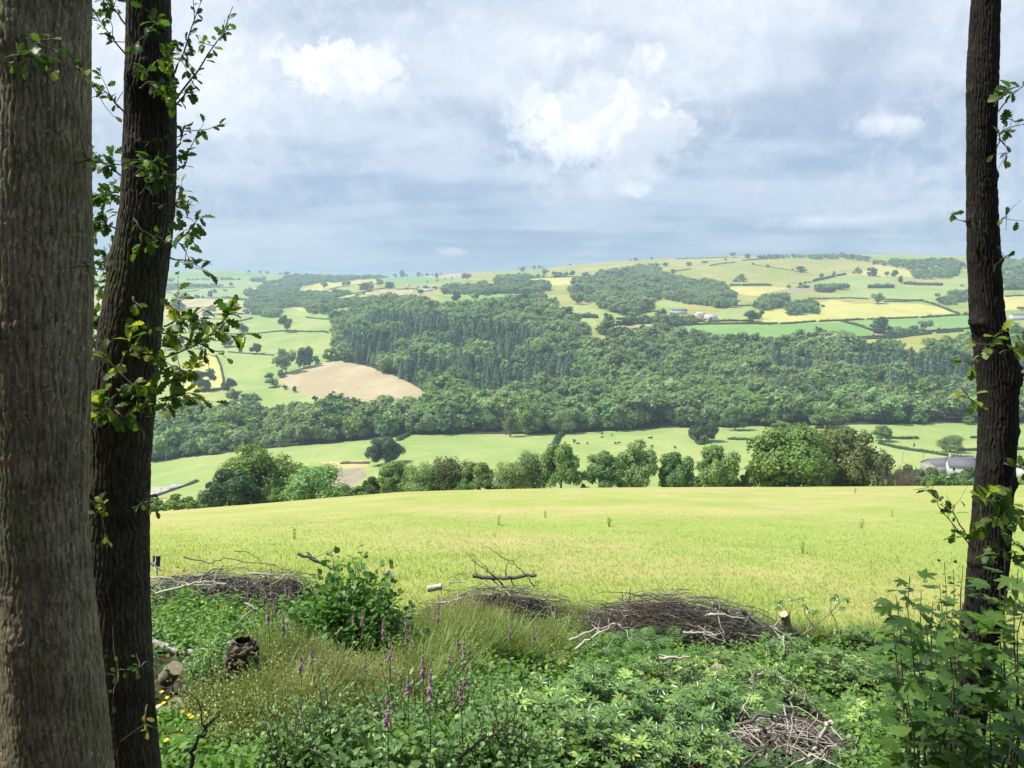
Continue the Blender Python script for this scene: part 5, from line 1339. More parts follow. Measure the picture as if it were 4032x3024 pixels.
# ------------------------------------------------------------------ poles
M['pole'] = simple_mat('pole_wood', (.30, .28, .25), .9, .1)
POLES = [('h', 835, 522, 140, 'pale utility pole standing in the right pasture'), ('h', 950, 745, 190, 'utility pole among the shrubs left of the grey barn'), ('h', 700, 705, 140, 'dark thin pole in the pasture beyond the right hedge'),
 ('g', 300, 684, 145, 'utility pole in front of the wood at lower left'), ('g', 240, 1108, 100, 'pole beside the lane at lower left'), ('e', 1240, 768, 70, 'pale pole under the tree above the hay field'),
 ('e', 2087, 640, 66, 'pole in the field right of the near trunk'), ('a', 2142, 690, 60, 'pole beside the left wood'), ('c', 1865, 832, 60, 'pole among the bushes by the hill farm'), ('e', 1163, 1060, 55, 'small pole by the square bush')]
for tg, x, yb, h, lab in POLES:
    P = gp(*px(tg, x, yb)); H_ = h*pscale(tg)*P[1]/FPX; r0 = max(.16, P[1]/FPX*.30)
    e = empty('utility_pole', P); tag(e, lab, 'pole', 'utility poles in the valley')
    mb = MB(); V, F = tubes(np.array([[(0, 0, -.5), (0, 0, H_*.5), (0, 0, H_)]]), np.array([[r0, r0*.9, r0*.75]]), 6); mb.add(V, F); mb.build('post', M['pole'], e)
    mb = MB(); boxm(mb, (-H_*.09, -r0-.12, H_*.90), (H_*.09, -r0, H_*.90+.2)); mb.build('crossarm', M['pole'], e)

# ------------------------------------------------------------------ cattle and sheep
M['cow'] = simple_mat('black_cattle_hide', (.018, .016, .016), .7, .3)
M['fleece'] = simple_mat('sheep_fleece', (.72, .69, .62), .95, .1)
def lathe_body(pts, sides=10, flat=1.0):
    """body along x: (x, z centre, half width, half height)"""
    th = np.linspace(0, 2*math.pi, sides, endpoint=False); V = []
    for x, zc_, hw, hh in pts: V += [(x, hw*math.cos(t), zc_+hh*math.sin(t)) for t in th]
    n = len(pts); F = [(i*sides+k, i*sides+(k+1) % sides, (i+1)*sides+(k+1) % sides, (i+1)*sides+k) for i in range(n-1) for k in range(sides)]
    return np.array(V), np.array(F)
def cow_mesh(graze, lie=False):
    mb = MB(); dz = -.62 if lie else 0
    V, F = lathe_body([(-1.0, 1.2+dz, .02, .02), (-.98, 1.2+dz, .22, .25), (-.7, 1.14+dz, .34, .38), (-.2, 1.05+dz, .40, .46), (.3, 1.06+dz, .38, .44), (.65, 1.15+dz, .30, .38), (.85, 1.2+dz, .2, .27),
                       (1.05, (1.05 if graze else 1.35)+dz, .15, .2), (1.25, (.75 if graze else 1.5)+dz, .12, .16), (1.42, (.45 if graze else 1.5)+dz, .13, .15), (1.62, (.22 if graze else 1.4)+dz, .09, .1), (1.70, (.16 if graze else 1.36)+dz, .02, .02)])
    mb.add(V, F)
    if not lie:
        for x in (-.75, .6):
            for s in (-1, 1):
                k = -.08 if x < 0 else .02
                V, F = tubes(np.array([[(x, s*.2, 1.0), (x+.04, s*.21, .62), (x+k, s*.2, .42), (x, s*.2, 0)]]), np.array([[.17, .1, .06, .07]]), 6); mb.add(V, F)
    else:
        for s in (-1, 1):
            V, F = tubes(np.array([[(.5, s*.25, .3), (.85, s*.38, .15), (.6, s*.42, .06)]]), np.array([[.14, .08, .06]]), 6); mb.add(V, F)
            V, F = tubes(np.array([[(-.6, s*.3, .35), (-.3, s*.5, .2), (-.7, s*.55, .07)]]), np.array([[.2, .1, .06]]), 6); mb.add(V, F)
    V, F = tubes(np.array([[(-.98, 0, 1.35+dz), (-1.08, 0, 1.0+dz), (-1.05, 0, max(.1, .45+dz))]]), np.array([[.04, .03, .05]]), 5); mb.add(V, F)
    hx, hz = (1.40, (.55 if graze else 1.62)+dz)
    for s in (-1, 1):
        V, F = leaves(np.array([[hx, s*.1, hz]]), np.array([[-.2, s*1., .1]]), np.array([[0, 0, 1.]]), .22, .12, OVATE); mb.add(V, F)
    return mb
CW = [cow_mesh(True).build('cow', M['cow'], smooth=True, link=False).data, cow_mesh(False).build('cow', M['cow'], smooth=True, link=False).data, cow_mesh(False, True).build('cow', M['cow'], smooth=True, link=False).data]
COWS = [(712, 468, 0, 1.2, 'leftmost'), (826, 440, 1, 1.9, 'upper one of the overlapping pair'), (822, 458, 0, 1.3, 'lower one of the overlapping pair'), (872, 480, 0, 2.4, 'right of the overlapping pair'),
        (988, 475, 0, .7, 'alone in the middle'), (1170, 353, 0, .3, 'highest, nearest the wood'), (1168, 390, 2, 0, 'lying under the highest one'), (1295, 372, 0, .9, 'right of the highest one'),
        (1338, 475, 0, 1.6, 'left of the pale feathery tree'), (1380, 460, 2, .1, 'lying by the pale feathery tree'), (1762, 398, 2, 3.0, 'lying at the upper right'), (1787, 404, 0, .4, 'standing beside the lying one at upper right'),
        (1796, 512, 0, 1.5, 'small, right of the pale feathery tree'), (2078, 528, 1, 1.5, 'farthest right, alone')]
for x, y, k, a, w_ in COWS:
    P = gp(*px('i', x, y)); o = bpy.data.objects.new('cow', CW[k]); COL.objects.link(o); o.location = tuple(P); o.rotation_euler = (0, 0, a+math.pi/7); o.scale = (1.1, 1.1, 1.1)
    tag(o, 'black cow in the pasture, '+w_, 'cow', 'black cattle in the valley pasture')
mb = MB(); V, F = lathe_body([(-.5, .62, .02, .02), (-.46, .62, .2, .2), (0, .6, .27, .27), (.38, .63, .2, .22), (.5, .68, .1, .12), (.72, .66, .07, .08), (.76, .64, .01, .01)]); mb.add(V, F)
for x in (-.3, .3):
    for s in (-1, 1): V, F = tubes(np.array([[(x, s*.12, .45), (x, s*.12, 0)]]), np.array([[.05, .035]]), 5); mb.add(V, F)
sheepm = mb.build('sheep', M['fleece'], smooth=True, link=False).data
for i, (tg, x, y) in enumerate([('a', 845, 845), ('a', 935, 862), ('a', 905, 828), ('a', 985, 835), ('a', 870, 800), ('a', 790, 852), ('c', 1985, 665), ('c', 2135, 672), ('c', 2188, 655), ('c', 870, 855), ('c', 905, 850), ('d', 65, 775), ('a', 860, 1130), ('a', 1190, 1330), ('a', 1330, 1400)]):
    P = gp(*px(tg, x, y)); o = bpy.data.objects.new('sheep', sheepm); COL.objects.link(o); o.location = tuple(P); o.rotation_euler = (0, 0, random.random()*6); o.scale = (1.5,)*3
    where = 'in the small pasture crossed by a short hedge at left' if i < 6 else ('in the field by the hill farm' if tg in 'cd' and i not in (9, 10) else ('in the little meadow at centre' if tg == 'c' else 'on the left hillside'))
    tag(o, 'white sheep, a tiny dot '+where, 'sheep', 'sheep '+where)

# ------------------------------------------------------------------ haze
mb = MB(); boxm(mb, (-24000, -80, Z0-175), (24000, 9500, Z0+150))
hm, t = new_mat('haze'); N = NT(t)
pv = N.n('ShaderNodeVolumePrincipled'); pv.inputs['Color'].default_value = (.64, .85, .98, 1); pv.inputs['Density'].default_value = 1.9e-4; pv.inputs['Anisotropy'].default_value = .1
o_ = N.n('ShaderNodeOutputMaterial'); t.links.new(pv.outputs[0], o_.inputs['Volume'])
tag(mb.build('haze', hm), kind='stuff')
# ------------------------------------------------------------------ foreground materials
def bark_mat(name, c1, c2, moss=(.07, .09, .03), mossamt=.35):
    m, t = new_mat(name); N = NT(t)
    at_ = N.n('ShaderNodeAttribute', attribute_name='tint')
    n1 = N.noise(42, 8, .72, (1, 1, .20)); n2 = N.noise(2.2, 4, .6); n3 = N.noise(60, 4, .7, (1, 1, .5))
    c = N.mix(N.ramp(n1, .35, .68), c1, c2)
    c = N.mix(N.math('MULTIPLY', N.ramp(n3, .56, .66), .6), c, (c2[0]*1.8, c2[1]*1.8, c2[2]*1.75))
    c = N.mix(N.math('MULTIPLY', N.ramp(n2, .5, .68), mossamt), c, moss)
    n4 = N.noise(1.1, 5, .65, (1, 1, 1.6)); c = N.mix(N.math('MULTIPLY', N.ramp(n4, .48, .66), .62), c, (c1[0]*.35, c1[1]*.35, c1[2]*.35))
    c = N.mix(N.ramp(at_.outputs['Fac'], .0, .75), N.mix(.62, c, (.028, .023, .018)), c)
    p = N.n('ShaderNodeBsdfPrincipled'); N.put(p.inputs['Base Color'], c); p.inputs['Roughness'].default_value = .9; p.inputs['Specular IOR Level'].default_value = .2
    b = N.n('ShaderNodeBump'); b.inputs['Strength'].default_value = .8; b.inputs['Distance'].default_value = .012
    t.links.new(N.math('ADD', n1, N.math('MULTIPLY', n3, .5)), b.inputs['Height']); t.links.new(b.outputs[0], p.inputs['Normal'])
    o = N.n('ShaderNodeOutputMaterial'); t.links.new(p.outputs[0], o.inputs[0]); return m
M['bark1'] = bark_mat('grey_brown_bark', (.12, .105, .068), (.34, .30, .195), moss=(.10, .115, .035), mossamt=.6)
M['bark2'] = bark_mat('mossy_bark', (.026, .023, .017), (.098, .086, .062), mossamt=.5)
M['bark3'] = bark_mat('dark_bark', (.010, .009, .008), (.042, .036, .029), mossamt=.15)
M['oakleaf'] = leaf_mat('oak_leaves', (.045, .10, .024), (.15, .23, .038), (.42, .42, .05), trans=.48, hue=.02, objvar=.5, rough=.45)
M['sycleaf'] = leaf_mat('sycamore_leaves', (.045, .12, .032), (.16, .27, .050), trans=.45, hue=.02, objvar=.5, rough=.4, spec=.4)
M['canopy'] = leaf_mat('canopy_foliage', (.035, .085, .022), (.09, .16, .035), trans=.35, objvar=.3)
M['twig'] = simple_mat('brown_twig', (.075, .055, .04), .85, .2, (.14, .11, .085), 20)
M['rhodo'] = leaf_mat('glossy_evergreen_leaves', (.060, .140, .034), (.190, .295, .075), (.30, .42, .10), trans=.18, rough=.30, spec=.6, hue=.02, objvar=.4)
M['hazel'] = leaf_mat('round_bush_leaves', (.055, .15, .030), (.15, .30, .055), trans=.35, rough=.45, objvar=.1)
M['c_bright'] = leaf_mat('bright_herb_leaves', (.09, .20, .030), (.19, .34, .055), trans=.35, objvar=.1)
M['c_mid'] = leaf_mat('bramble_leaves', (.070, .170, .026), (.225, .365, .065), (.30, .41, .11), trans=.28, rough=.42, spec=.4, objvar=.1)
M['c_blue'] = leaf_mat('bluish_birch_leaves', (.080, .180, .050), (.215, .345, .110), (.34, .42, .09), trans=.30, rough=.42, spec=.4, objvar=.1)
M['c_dark'] = leaf_mat('dark_undergrowth_leaves', (.028, .075, .020), (.085, .165, .040), trans=.2, rough=.4, objvar=.1)
M['fern'] = leaf_mat('bracken_fronds', (.085, .19, .055), (.17, .30, .09), trans=.35, objvar=.35)
M['grassb'] = leaf_mat('grass_blades', (.11, .22, .040), (.25, .32, .085), (.42, .36, .18), trans=.3, objvar=.3)
M['drygrass'] = leaf_mat('dry_flowering_grass', (.17, .23, .065), (.36, .38, .13), (.58, .50, .36), trans=.25, objvar=.4)
M['fox'] = leaf_mat('foxglove_bells', (.30, .15, .27), (.50, .30, .45), trans=.3, objvar=.3)
M['foxgreen'] = leaf_mat('foxglove_stem', (.10, .17, .06), (.17, .24, .09), trans=.2)
M['yellow_p'] = leaf_mat('yellow_petals', (.80, .62, .02), (.85, .70, .04), trans=.3, objvar=.1)
M['brush'] = leaf_mat('dead_twigs', (.050, .042, .038), (.185, .165, .150), (.46, .42, .36), trans=0, rough=.85, objvar=.1)
M['birchbark'] = simple_mat('white_birch_bark', (.62, .58, .53), .7, .2, (.30, .27, .24), 9, .3, (1, 1, 1))
M['cut'] = simple_mat('cut_wood', (.38, .30, .20), .85, .1, (.48, .40, .28), 14)
M['oldcut'] = simple_mat('weathered_cut_wood', (.22, .20, .15), .9, .1, (.32, .28, .19), 10)

def F2(x, y): return px('F', x, y)
def hb(x, y): return bank(x, y)+Z0
def stand(pxx, pyy, h, lo=3.0, hi=19):
    """ground point of something h metres tall whose top is seen at the pixel"""
    ys = np.linspace(lo, hi, 320); P = at(pxx, pyy, ys)
    g = hb(P[:, 0], np.minimum(ys, 17)) ; d = P[:, 2]-g
    i = int(np.argmin(np.abs(d-h))); return np.array([P[i, 0], P[i, 1], g[i]])

# ------------------------------------------------------------------ the three near trunks
def trunk(name, Y, pts, label, mat, seed, base_flare=.25, burls=(), top=9.0, nth=230, dz=.012, amp=.011, cat='tree', slim=.965):
    """pts: (F y, F left x, F right x) of the visible outline"""
    C = []
    for y, xl, xr in pts:
        a = at(*F2(xl, y), Y); b = at(*F2(xr, y), Y); c = (a+b)/2; C.append((c[2], c[0], abs(b[0]-a[0])/2))
    C = np.array(sorted(C)); zb = float(hb(C[0, 1], Y))-.15
    zs = np.concatenate([np.arange(zb, C[-1, 0]+.25, dz), np.linspace(C[-1, 0]+.3, Z0+top, 16)])
    def ext(col, s):
        v = np.interp(zs, C[:, 0], C[:, col]); k = zs > C[-1, 0]
        v[k] = C[-1, col]+s*(zs[k]-C[-1, 0]); return v
    cx_ = ext(1, (C[-1, 1]-C[-3, 1])/(C[-1, 0]-C[-3, 0])*.4); rr = ext(2, -.014)
    rr = rr+base_flare*rr*np.exp(-(zs-zb)/.35)
    th = np.linspace(0, 2*math.pi, nth, endpoint=False); T, Zg = np.meshgrid(th, zs)
    rr = rr*slim; Rg = np.broadcast_to(rr[:, None], T.shape); s = T*Rg
    wob = (vnoise(Zg*1.3, T*0+seed, 3)-.5)*.10
    nf = np.round(2*math.pi*np.mean(rr[:len(zs)//2])/.030)
    u = T/(2*math.pi)*nf+2.2*(fbm(s/.11, Zg/.16, seed, 3)-.5); cell = np.floor(u)
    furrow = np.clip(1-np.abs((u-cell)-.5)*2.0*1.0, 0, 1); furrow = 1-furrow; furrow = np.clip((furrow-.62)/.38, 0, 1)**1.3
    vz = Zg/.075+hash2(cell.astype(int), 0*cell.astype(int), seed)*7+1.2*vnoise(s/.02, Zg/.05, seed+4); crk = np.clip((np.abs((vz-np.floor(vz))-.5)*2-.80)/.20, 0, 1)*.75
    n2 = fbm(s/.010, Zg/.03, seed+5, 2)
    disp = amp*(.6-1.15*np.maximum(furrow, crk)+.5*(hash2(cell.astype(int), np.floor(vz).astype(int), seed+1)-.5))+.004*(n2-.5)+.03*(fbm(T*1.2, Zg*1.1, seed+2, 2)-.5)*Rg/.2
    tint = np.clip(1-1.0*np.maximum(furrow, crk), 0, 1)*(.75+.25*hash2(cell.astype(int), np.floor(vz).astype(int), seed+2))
    for bt, bz, bs, ba in burls:       # angle, F y, size m, bulge m
        zc = at(*F2(100, bz), Y)[2]; d = ((T-bt+math.pi) % (2*math.pi)-math.pi)*Rg
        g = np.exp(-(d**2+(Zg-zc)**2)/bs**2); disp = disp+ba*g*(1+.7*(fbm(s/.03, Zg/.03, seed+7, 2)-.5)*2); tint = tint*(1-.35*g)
    R2 = Rg+disp
    P = np.stack([cx_[:, None]+np.cos(T)*R2, Y+np.sin(T)*R2, Zg], -1)
    n = len(zs); i = np.arange(n-1)[:, None]*nth; k = np.arange(nth)[None]; k2 = (k+1) % nth
    F = np.stack([i+k, i+k2, i+nth+k2, i+nth+k], -1).reshape(-1, 4)
    root = np.array([cx_[0], Y, zb+.1])
    e = empty(name, root); tag(e, label, cat, 'near oak trunks')
    mesh('trunk', P.reshape(-1, 3)-root, F, M[mat], e, tint.reshape(-1), smooth=True)
    return e, root, (zs, cx_, rr)
T1, R1, S1 = trunk('oak_tree', 3.7, [(0, -18, 189), (200, -18, 189), (400, -16, 189), (600, -16, 188), (800, -14, 184), (1000, -12, 180), (1100, -10, 178), (1250, 0, 189), (1350, 4, 200), (1500, 14, 216), (1659, 26, 234), (1800, 34, 246)],
  'thickest grey-brown trunk filling the left edge', 'bark1', 3, burls=[(4.6, 120, .10, .02), (4.3, 700, .12, .016), (5.1, 705, .07, .014), (4.8, 1350, .13, .02), (4.2, 1250, .05, .012), (5.6, 1010, .05, .014)], amp=.0065)
T2, R2, S2 = trunk('oak_tree', 4.5, [(0, 275, 367), (100, 275, 370), (200, 274, 378), (330, 272, 378), (450, 264, 376), (540, 250, 365), (650, 228, 351), (800, 205, 340), (900, 195, 334), (1000, 197, 324), (1100, 196, 319), (1200, 191, 318), (1300, 197, 319), (1400, 204, 323), (1500, 218, 330), (1659, 232, 342), (1800, 240, 350)],
  'slimmer mossy trunk with leafy shoots, right of the thickest one', 'bark2', 11, burls=[(4.8, 180, .10, .03), (4.6, 330, .1, .02), (3.2, 560, .09, .03), (5.6, 850, .08, .03), (4.4, 1060, .09, .02), (3.2, 1170, .07, .03), (5.5, 1390, .08, .02), (4.9, 900, .10, .025)], amp=.009, slim=.93)
T3, R3, S3 = trunk('oak_tree', 6.6, [(0, 2098, 2160), (150, 2090, 2156), (350, 2089, 2151), (560, 2091, 2160), (680, 2096, 2170), (760, 2106, 2185), (820, 2112, 2196), (900, 2115, 2198), (980, 2112, 2194), (1100, 2102, 2184), (1200, 2092, 2180), (1300, 2084, 2170), (1400, 2072, 2152), (1460, 2066, 2140), (1600, 2050, 2125)],
  'single dark trunk near the right edge with a swollen burl', 'bark3', 29, nth=170, slim=.86, burls=[(6.1, 800, .13, .05), (3.4, 700, .07, .045), (6.2, 930, .06, .04), (6.1, 1040, .06, .05), (3.3, 475, .04, .025), (3.2, 200, .04, .015), (6.2, 560, .05, .03), (3.3, 1210, .05, .03), (6.2, 380, .05, .02), (3.2, 1330, .05, .035)], amp=.012, dz=.016)

def leaf_meshes(nm, shape, mat, n=5, seed=0):
    r = np.random.default_rng(seed); out = []
    for i in range(n):
        SV, SF = shape; V = SV.copy()
        V[:, 2] += -.25*r.random()*V[:, 0]**2+.12*np.sin(V[:, 0]*5+r.random()*6)*V[:, 1]+.10*(r.random()-.3)*(V[:, 1]**2)*4
        o = mesh(nm, V, SF, M[mat], attr=np.full(len(V), .1+.85*(i/(n-1))**1.2), link=False); out.append(o.data)
    return out
OAKM = leaf_meshes('leaf', (OAK[0]*np.array([1, .78, 1]), OAK[1]), 'oakleaf', 6, 1)
SYCM = leaf_meshes('leaf', SYC, 'sycleaf', 5, 2)
RHOM = leaf_meshes('leaf', (LANCE[0]*np.array([1, .34, 1]), LANCE[1]), 'rhodo', 4, 3)
from mathutils import Matrix
def leaf_obj(meshes, P, D, Nn, L, parent, bright=None, name='leaf'):
    D = D/np.linalg.norm(D); Nn = Nn-np.dot(Nn, D)*D; Nn = Nn/(np.linalg.norm(Nn)+1e-9); S = np.cross(Nn, D)
    i = int(np.clip((bright if bright is not None else random.random())*len(meshes), 0, len(meshes)-1))
    o = bpy.data.objects.new(name, meshes[i]); COL.objects.link(o); o.parent = parent
    o.matrix_local = Matrix(((D[0]*L, S[0]*L, Nn[0]*L, P[0]), (D[1]*L, S[1]*L, Nn[1]*L, P[1]), (D[2]*L, S[2]*L, Nn[2]*L, P[2]), (0, 0, 0, 1)))
    return o
SH = np.random.default_rng(5)
def shoot(parent, root, pts, n, L, meshes, r0=.006, bright=.5, dens_from=.25, side=3, name='leafy_shoot', spread=.06):
    """a leafy twig through points (F x, F y, Y); leaves are sub-parts"""
    K = np.array([at(*F2(x, y), Y) for x, y, Y in pts])
    t = np.linspace(0, len(K)-1, 12); C = np.stack([np.interp(t, np.arange(len(K)), K[:, k]) for k in range(3)], -1)
    C[1:-1] += SH.normal(size=(10, 3))*.008
    C = np.stack([np.convolve(np.pad(C[:, k], 1, 'edge'), [.25, .5, .25], 'valid') for k in range(3)], -1)
    mb = MB(); V, F = tubes(C[None]-root, np.linspace(r0, r0*.3, 12)[None], 6); mb.add(V, F)
    tips = []
    for _ in range(side):
        j = SH.integers(3, 10); d = norm((C[min(j+1, 11)]-C[j-1])+SH.normal(size=3)*.12)
        l = .10+.16*SH.random(); q = wiggle(C[j], C[j]+d*l+SH.normal(size=3)*.05, 5, .05, SH); V, F = tubes(q-root, np.linspace(r0*.45, r0*.2, 5)[None], 4); mb.add(V, F); tips.append(q[0])
    s = mb.build(name, M['twig'], parent)
    for i in range(n):
        if tips and SH.random() < .5: q = tips[SH.integers(len(tips))]; j = SH.uniform(.3, 1)*4; m = 4
        else: q = C; j = SH.uniform(dens_from, 1)*11; m = 11
        j0 = int(min(j, m-1)); P = q[j0]*(1-(j-j0))+q[j0+1]*(j-j0); d0 = norm(q[j0+1]-q[j0])
        D = norm(d0*.8+SH.normal(size=3)*.75+np.array([0, 0, -.25])); Nn = norm(np.array([0, -.25, 1])+SH.normal(size=3)*.55)
        leaf_obj(meshes, P+D*.008-root, D, Nn, L*SH.uniform(.65, 1.15), s, np.clip(bright+SH.normal()*.28, 0, .99))
    return s
O_ = OAKM
for pts, n, L, br in [
  ([(374, 225, 4.45), (420, 160, 4.4), (470, 90, 4.35), (506, 8, 4.3)], 26, .055, .1), ([(372, 170, 4.5), (405, 90, 4.5), (440, -10, 4.5)], 16, .055, .1), ([(374, 235, 4.45), (400, 200, 4.4), (420, 205, 4.4)], 14, .06, .1),
  ([(376, 330, 4.4), (395, 300, 4.4), (404, 270, 4.4)], 12, .06, .3), ([(376, 385, 4.4), (400, 350, 4.4), (408, 320, 4.4)], 12, .065, .3), ([(370, 450, 4.4), (392, 435, 4.35), (410, 455, 4.3)], 10, .07, .9),
  ([(360, 545, 4.4), (405, 500, 4.35), (432, 470, 4.3)], 10, .08, .35), ([(358, 552, 4.4), (405, 562, 4.3), (450, 566, 4.3)], 6, .09, .35),
  ([(352, 705, 4.35), (385, 690, 4.3), (410, 685, 4.25), (440, 700, 4.2)], 26, .085, .35), ([(348, 720, 4.35), (380, 720, 4.3), (420, 735, 4.25)], 16, .085, .4),
  ([(345, 775, 4.35), (400, 757, 4.2), (450, 728, 4.15), (482, 695, 4.1), (500, 660, 4.1)], 22, .095, .6), ([(344, 800, 4.35), (375, 790, 4.3), (400, 800, 4.3)], 14, .09, .75),
  ([(340, 850, 4.3), (375, 815, 4.25), (420, 790, 4.2)], 14, .095, .7), ([(340, 862, 4.3), (380, 850, 4.25), (425, 852, 4.2)], 12, .10, .8), ([(336, 880, 4.35), (355, 872, 4.3), (372, 885, 4.3)], 10, .08, .6),
  ([(276, 120, 4.5), (240, 80, 4.5), (200, 20, 4.5)], 18, .065, .1), ([(276, 60, 4.5), (240, 20, 4.5), (205, -20, 4.5)], 14, .065, .1), ([(272, 250, 4.5), (230, 200, 4.5), (196, 175, 4.5)], 14, .06, .1),
  ([(268, 430, 4.6), (230, 420, 4.6), (190, 425, 4.7)], 26, .085, .05), ([(262, 380, 4.6), (225, 350, 4.6), (192, 330, 4.7)], 20, .08, .05), ([(255, 500, 4.6), (220, 480, 4.6), (188, 480, 4.7)], 26, .085, .05),
  ([(250, 550, 4.6), (220, 565, 4.6), (188, 580, 4.7)], 16, .08, .1), ([(236, 640, 4.6), (215, 620, 4.6), (195, 600, 4.7)], 18, .08, .4), ([(228, 690, 4.6), (208, 680, 4.6), (190, 700, 4.6)], 18, .085, .4),
  ([(220, 740, 4.6), (205, 745, 4.6), (188, 730, 4.6)], 14, .085, .3), ([(210, 800, 4.5), (200, 790, 4.5), (185, 800, 4.5)], 12, .085, .4), ([(205, 880, 4.5), (196, 870, 4.5), (182, 900, 4.5)], 14, .08, .3),
  ([(300, 120, 4.3), (330, 60, 4.25), (345, 30, 4.25)], 12, .07, .3), ([(300, 190, 4.3), (340, 175, 4.25), (375, 190, 4.3)], 22, .075, .15), ([(350, 150, 4.3), (360, 120, 4.25), (374, 90, 4.3)], 8, .07, .4),
  ([(300, 420, 4.3), (330, 390, 4.25), (365, 380, 4.3)], 22, .075, .1), ([(290, 470, 4.3), (310, 500, 4.25), (330, 530, 4.25)], 10, .075, .2), ([(290, 380, 4.3), (320, 350, 4.25), (340, 345, 4.3)], 10, .07, .15),
  ([(255, 800, 4.25), (275, 750, 4.2), (282, 710, 4.2)], 10, .09, .8), ([(235, 870, 4.25), (270, 830, 4.15), (300, 830, 4.15)], 14, .09, .65), ([(235, 870, 4.25), (225, 880, 4.15), (200, 870, 4.15)], 14, .09, .6), ([(250, 880, 4.25), (265, 905, 4.15), (290, 880, 4.15)], 16, .09, .5),
  ([(205, 1120, 4.3), (215, 1105, 4.25), (225, 1092, 4.25)], 8, .06, .95), ([(285, 640, 4.3), (292, 652, 4.25), (300, 655, 4.25)], 5, .06, .4), ([(325, 1060, 4.35), (312, 1080, 4.3), (300, 1095, 4.3)], 6, .06, .4),
  ([(320, 1520, 4.3), (314, 1560, 4.2), (318, 1580, 4.2)], 5, .06, .8), ([(320, 1430, 4.3), (305, 1440, 4.2), (290, 1442, 4.2)], 5, .05, .6), ([(250, 1470, 4.2), (255, 1450, 4.15), (270, 1445, 4.15)], 5, .05, .2)]:
    shoot(T2, R2, pts, int(n*2.3), L*.86, O_, bright=br)
for pts, n, L, br in [([(60, 120, 3.45), (90, 90, 3.4), (110, 80, 3.4)], 12, .07, .3), ([(20, 150, 3.45), (40, 120, 3.4), (80, 130, 3.4)], 14, .07, .15), ([(165, 130, 3.5), (172, 150, 3.45), (178, 165, 3.4)], 4, .055, .95),
                      ([(178, 330, 3.6), (188, 345, 3.6), (200, 350, 3.6)], 4, .06, .6), ([(180, 565, 3.6), (188, 570, 3.55), (196, 575, 3.5)], 3, .05, .9)]:
    shoot(T1, R1, pts, n, L, O_, bright=br)
for pts, n, L, br in [
  ([(2150, 250, 6.5), (2175, 215, 6.4), (2212, 180, 6.3), (2240, 160, 6.3)], 16, .11, .15), ([(2152, 330, 6.5), (2163, 290, 6.4), (2170, 262, 6.4)], 10, .08, .2), ([(2155, 300, 6.5), (2180, 320, 6.4), (2175, 345, 6.4)], 8, .07, .2),
  ([(2096, 485, 6.5), (2078, 478, 6.4), (2058, 466, 6.4)], 6, .06, .1), ([(2155, 560, 6.5), (2172, 555, 6.4), (2190, 553, 6.4)], 3, .06, .1), ([(2158, 480, 6.5), (2170, 468, 6.4), (2178, 455, 6.4)], 4, .06, .1),
  ([(2120, 760, 6.3), (2135, 745, 6.2), (2150, 738, 6.2)], 10, .09, .7), ([(2160, 765, 6.3), (2190, 750, 6.2), (2215, 740, 6.2)], 14, .09, .6), ([(2115, 770, 6.4), (2100, 780, 6.3), (2098, 800, 6.3)], 6, .08, .7),
  ([(2118, 900, 6.4), (2095, 860, 6.3), (2078, 835, 6.3)], 9, .08, .7), ([(2110, 1195, 6.3), (2070, 1150, 6.2), (2030, 1090, 6.1), (2016, 1062, 6.1)], 16, .075, .5), ([(2085, 1150, 6.2), (2060, 1110, 6.15), (2045, 1098, 6.1)], 8, .07, .5),
  ([(2110, 1110, 6.3), (2125, 1080, 6.1), (2150, 1060, 6.0)], 16, .12, .5), ([(2130, 1120, 6.3), (2150, 1110, 6.1), (2175, 1100, 6.0)], 14, .12, .4), ([(2160, 1060, 6.3), (2185, 1090, 6.1), (2225, 1120, 6.0)], 16, .11, .4),
  ([(2165, 1150, 6.3), (2190, 1170, 6.1), (2220, 1190, 6.0)], 14, .11, .3), ([(2130, 1180, 6.3), (2140, 1200, 6.1), (2150, 1190, 6.0)], 10, .09, .3), ([(2170, 1000, 6.4), (2190, 1010, 6.3), (2220, 1000, 6.3)], 8, .09, .2)]:
    shoot(T3, R3, pts, int(n*1.4), L*1.2, O_, bright=br)

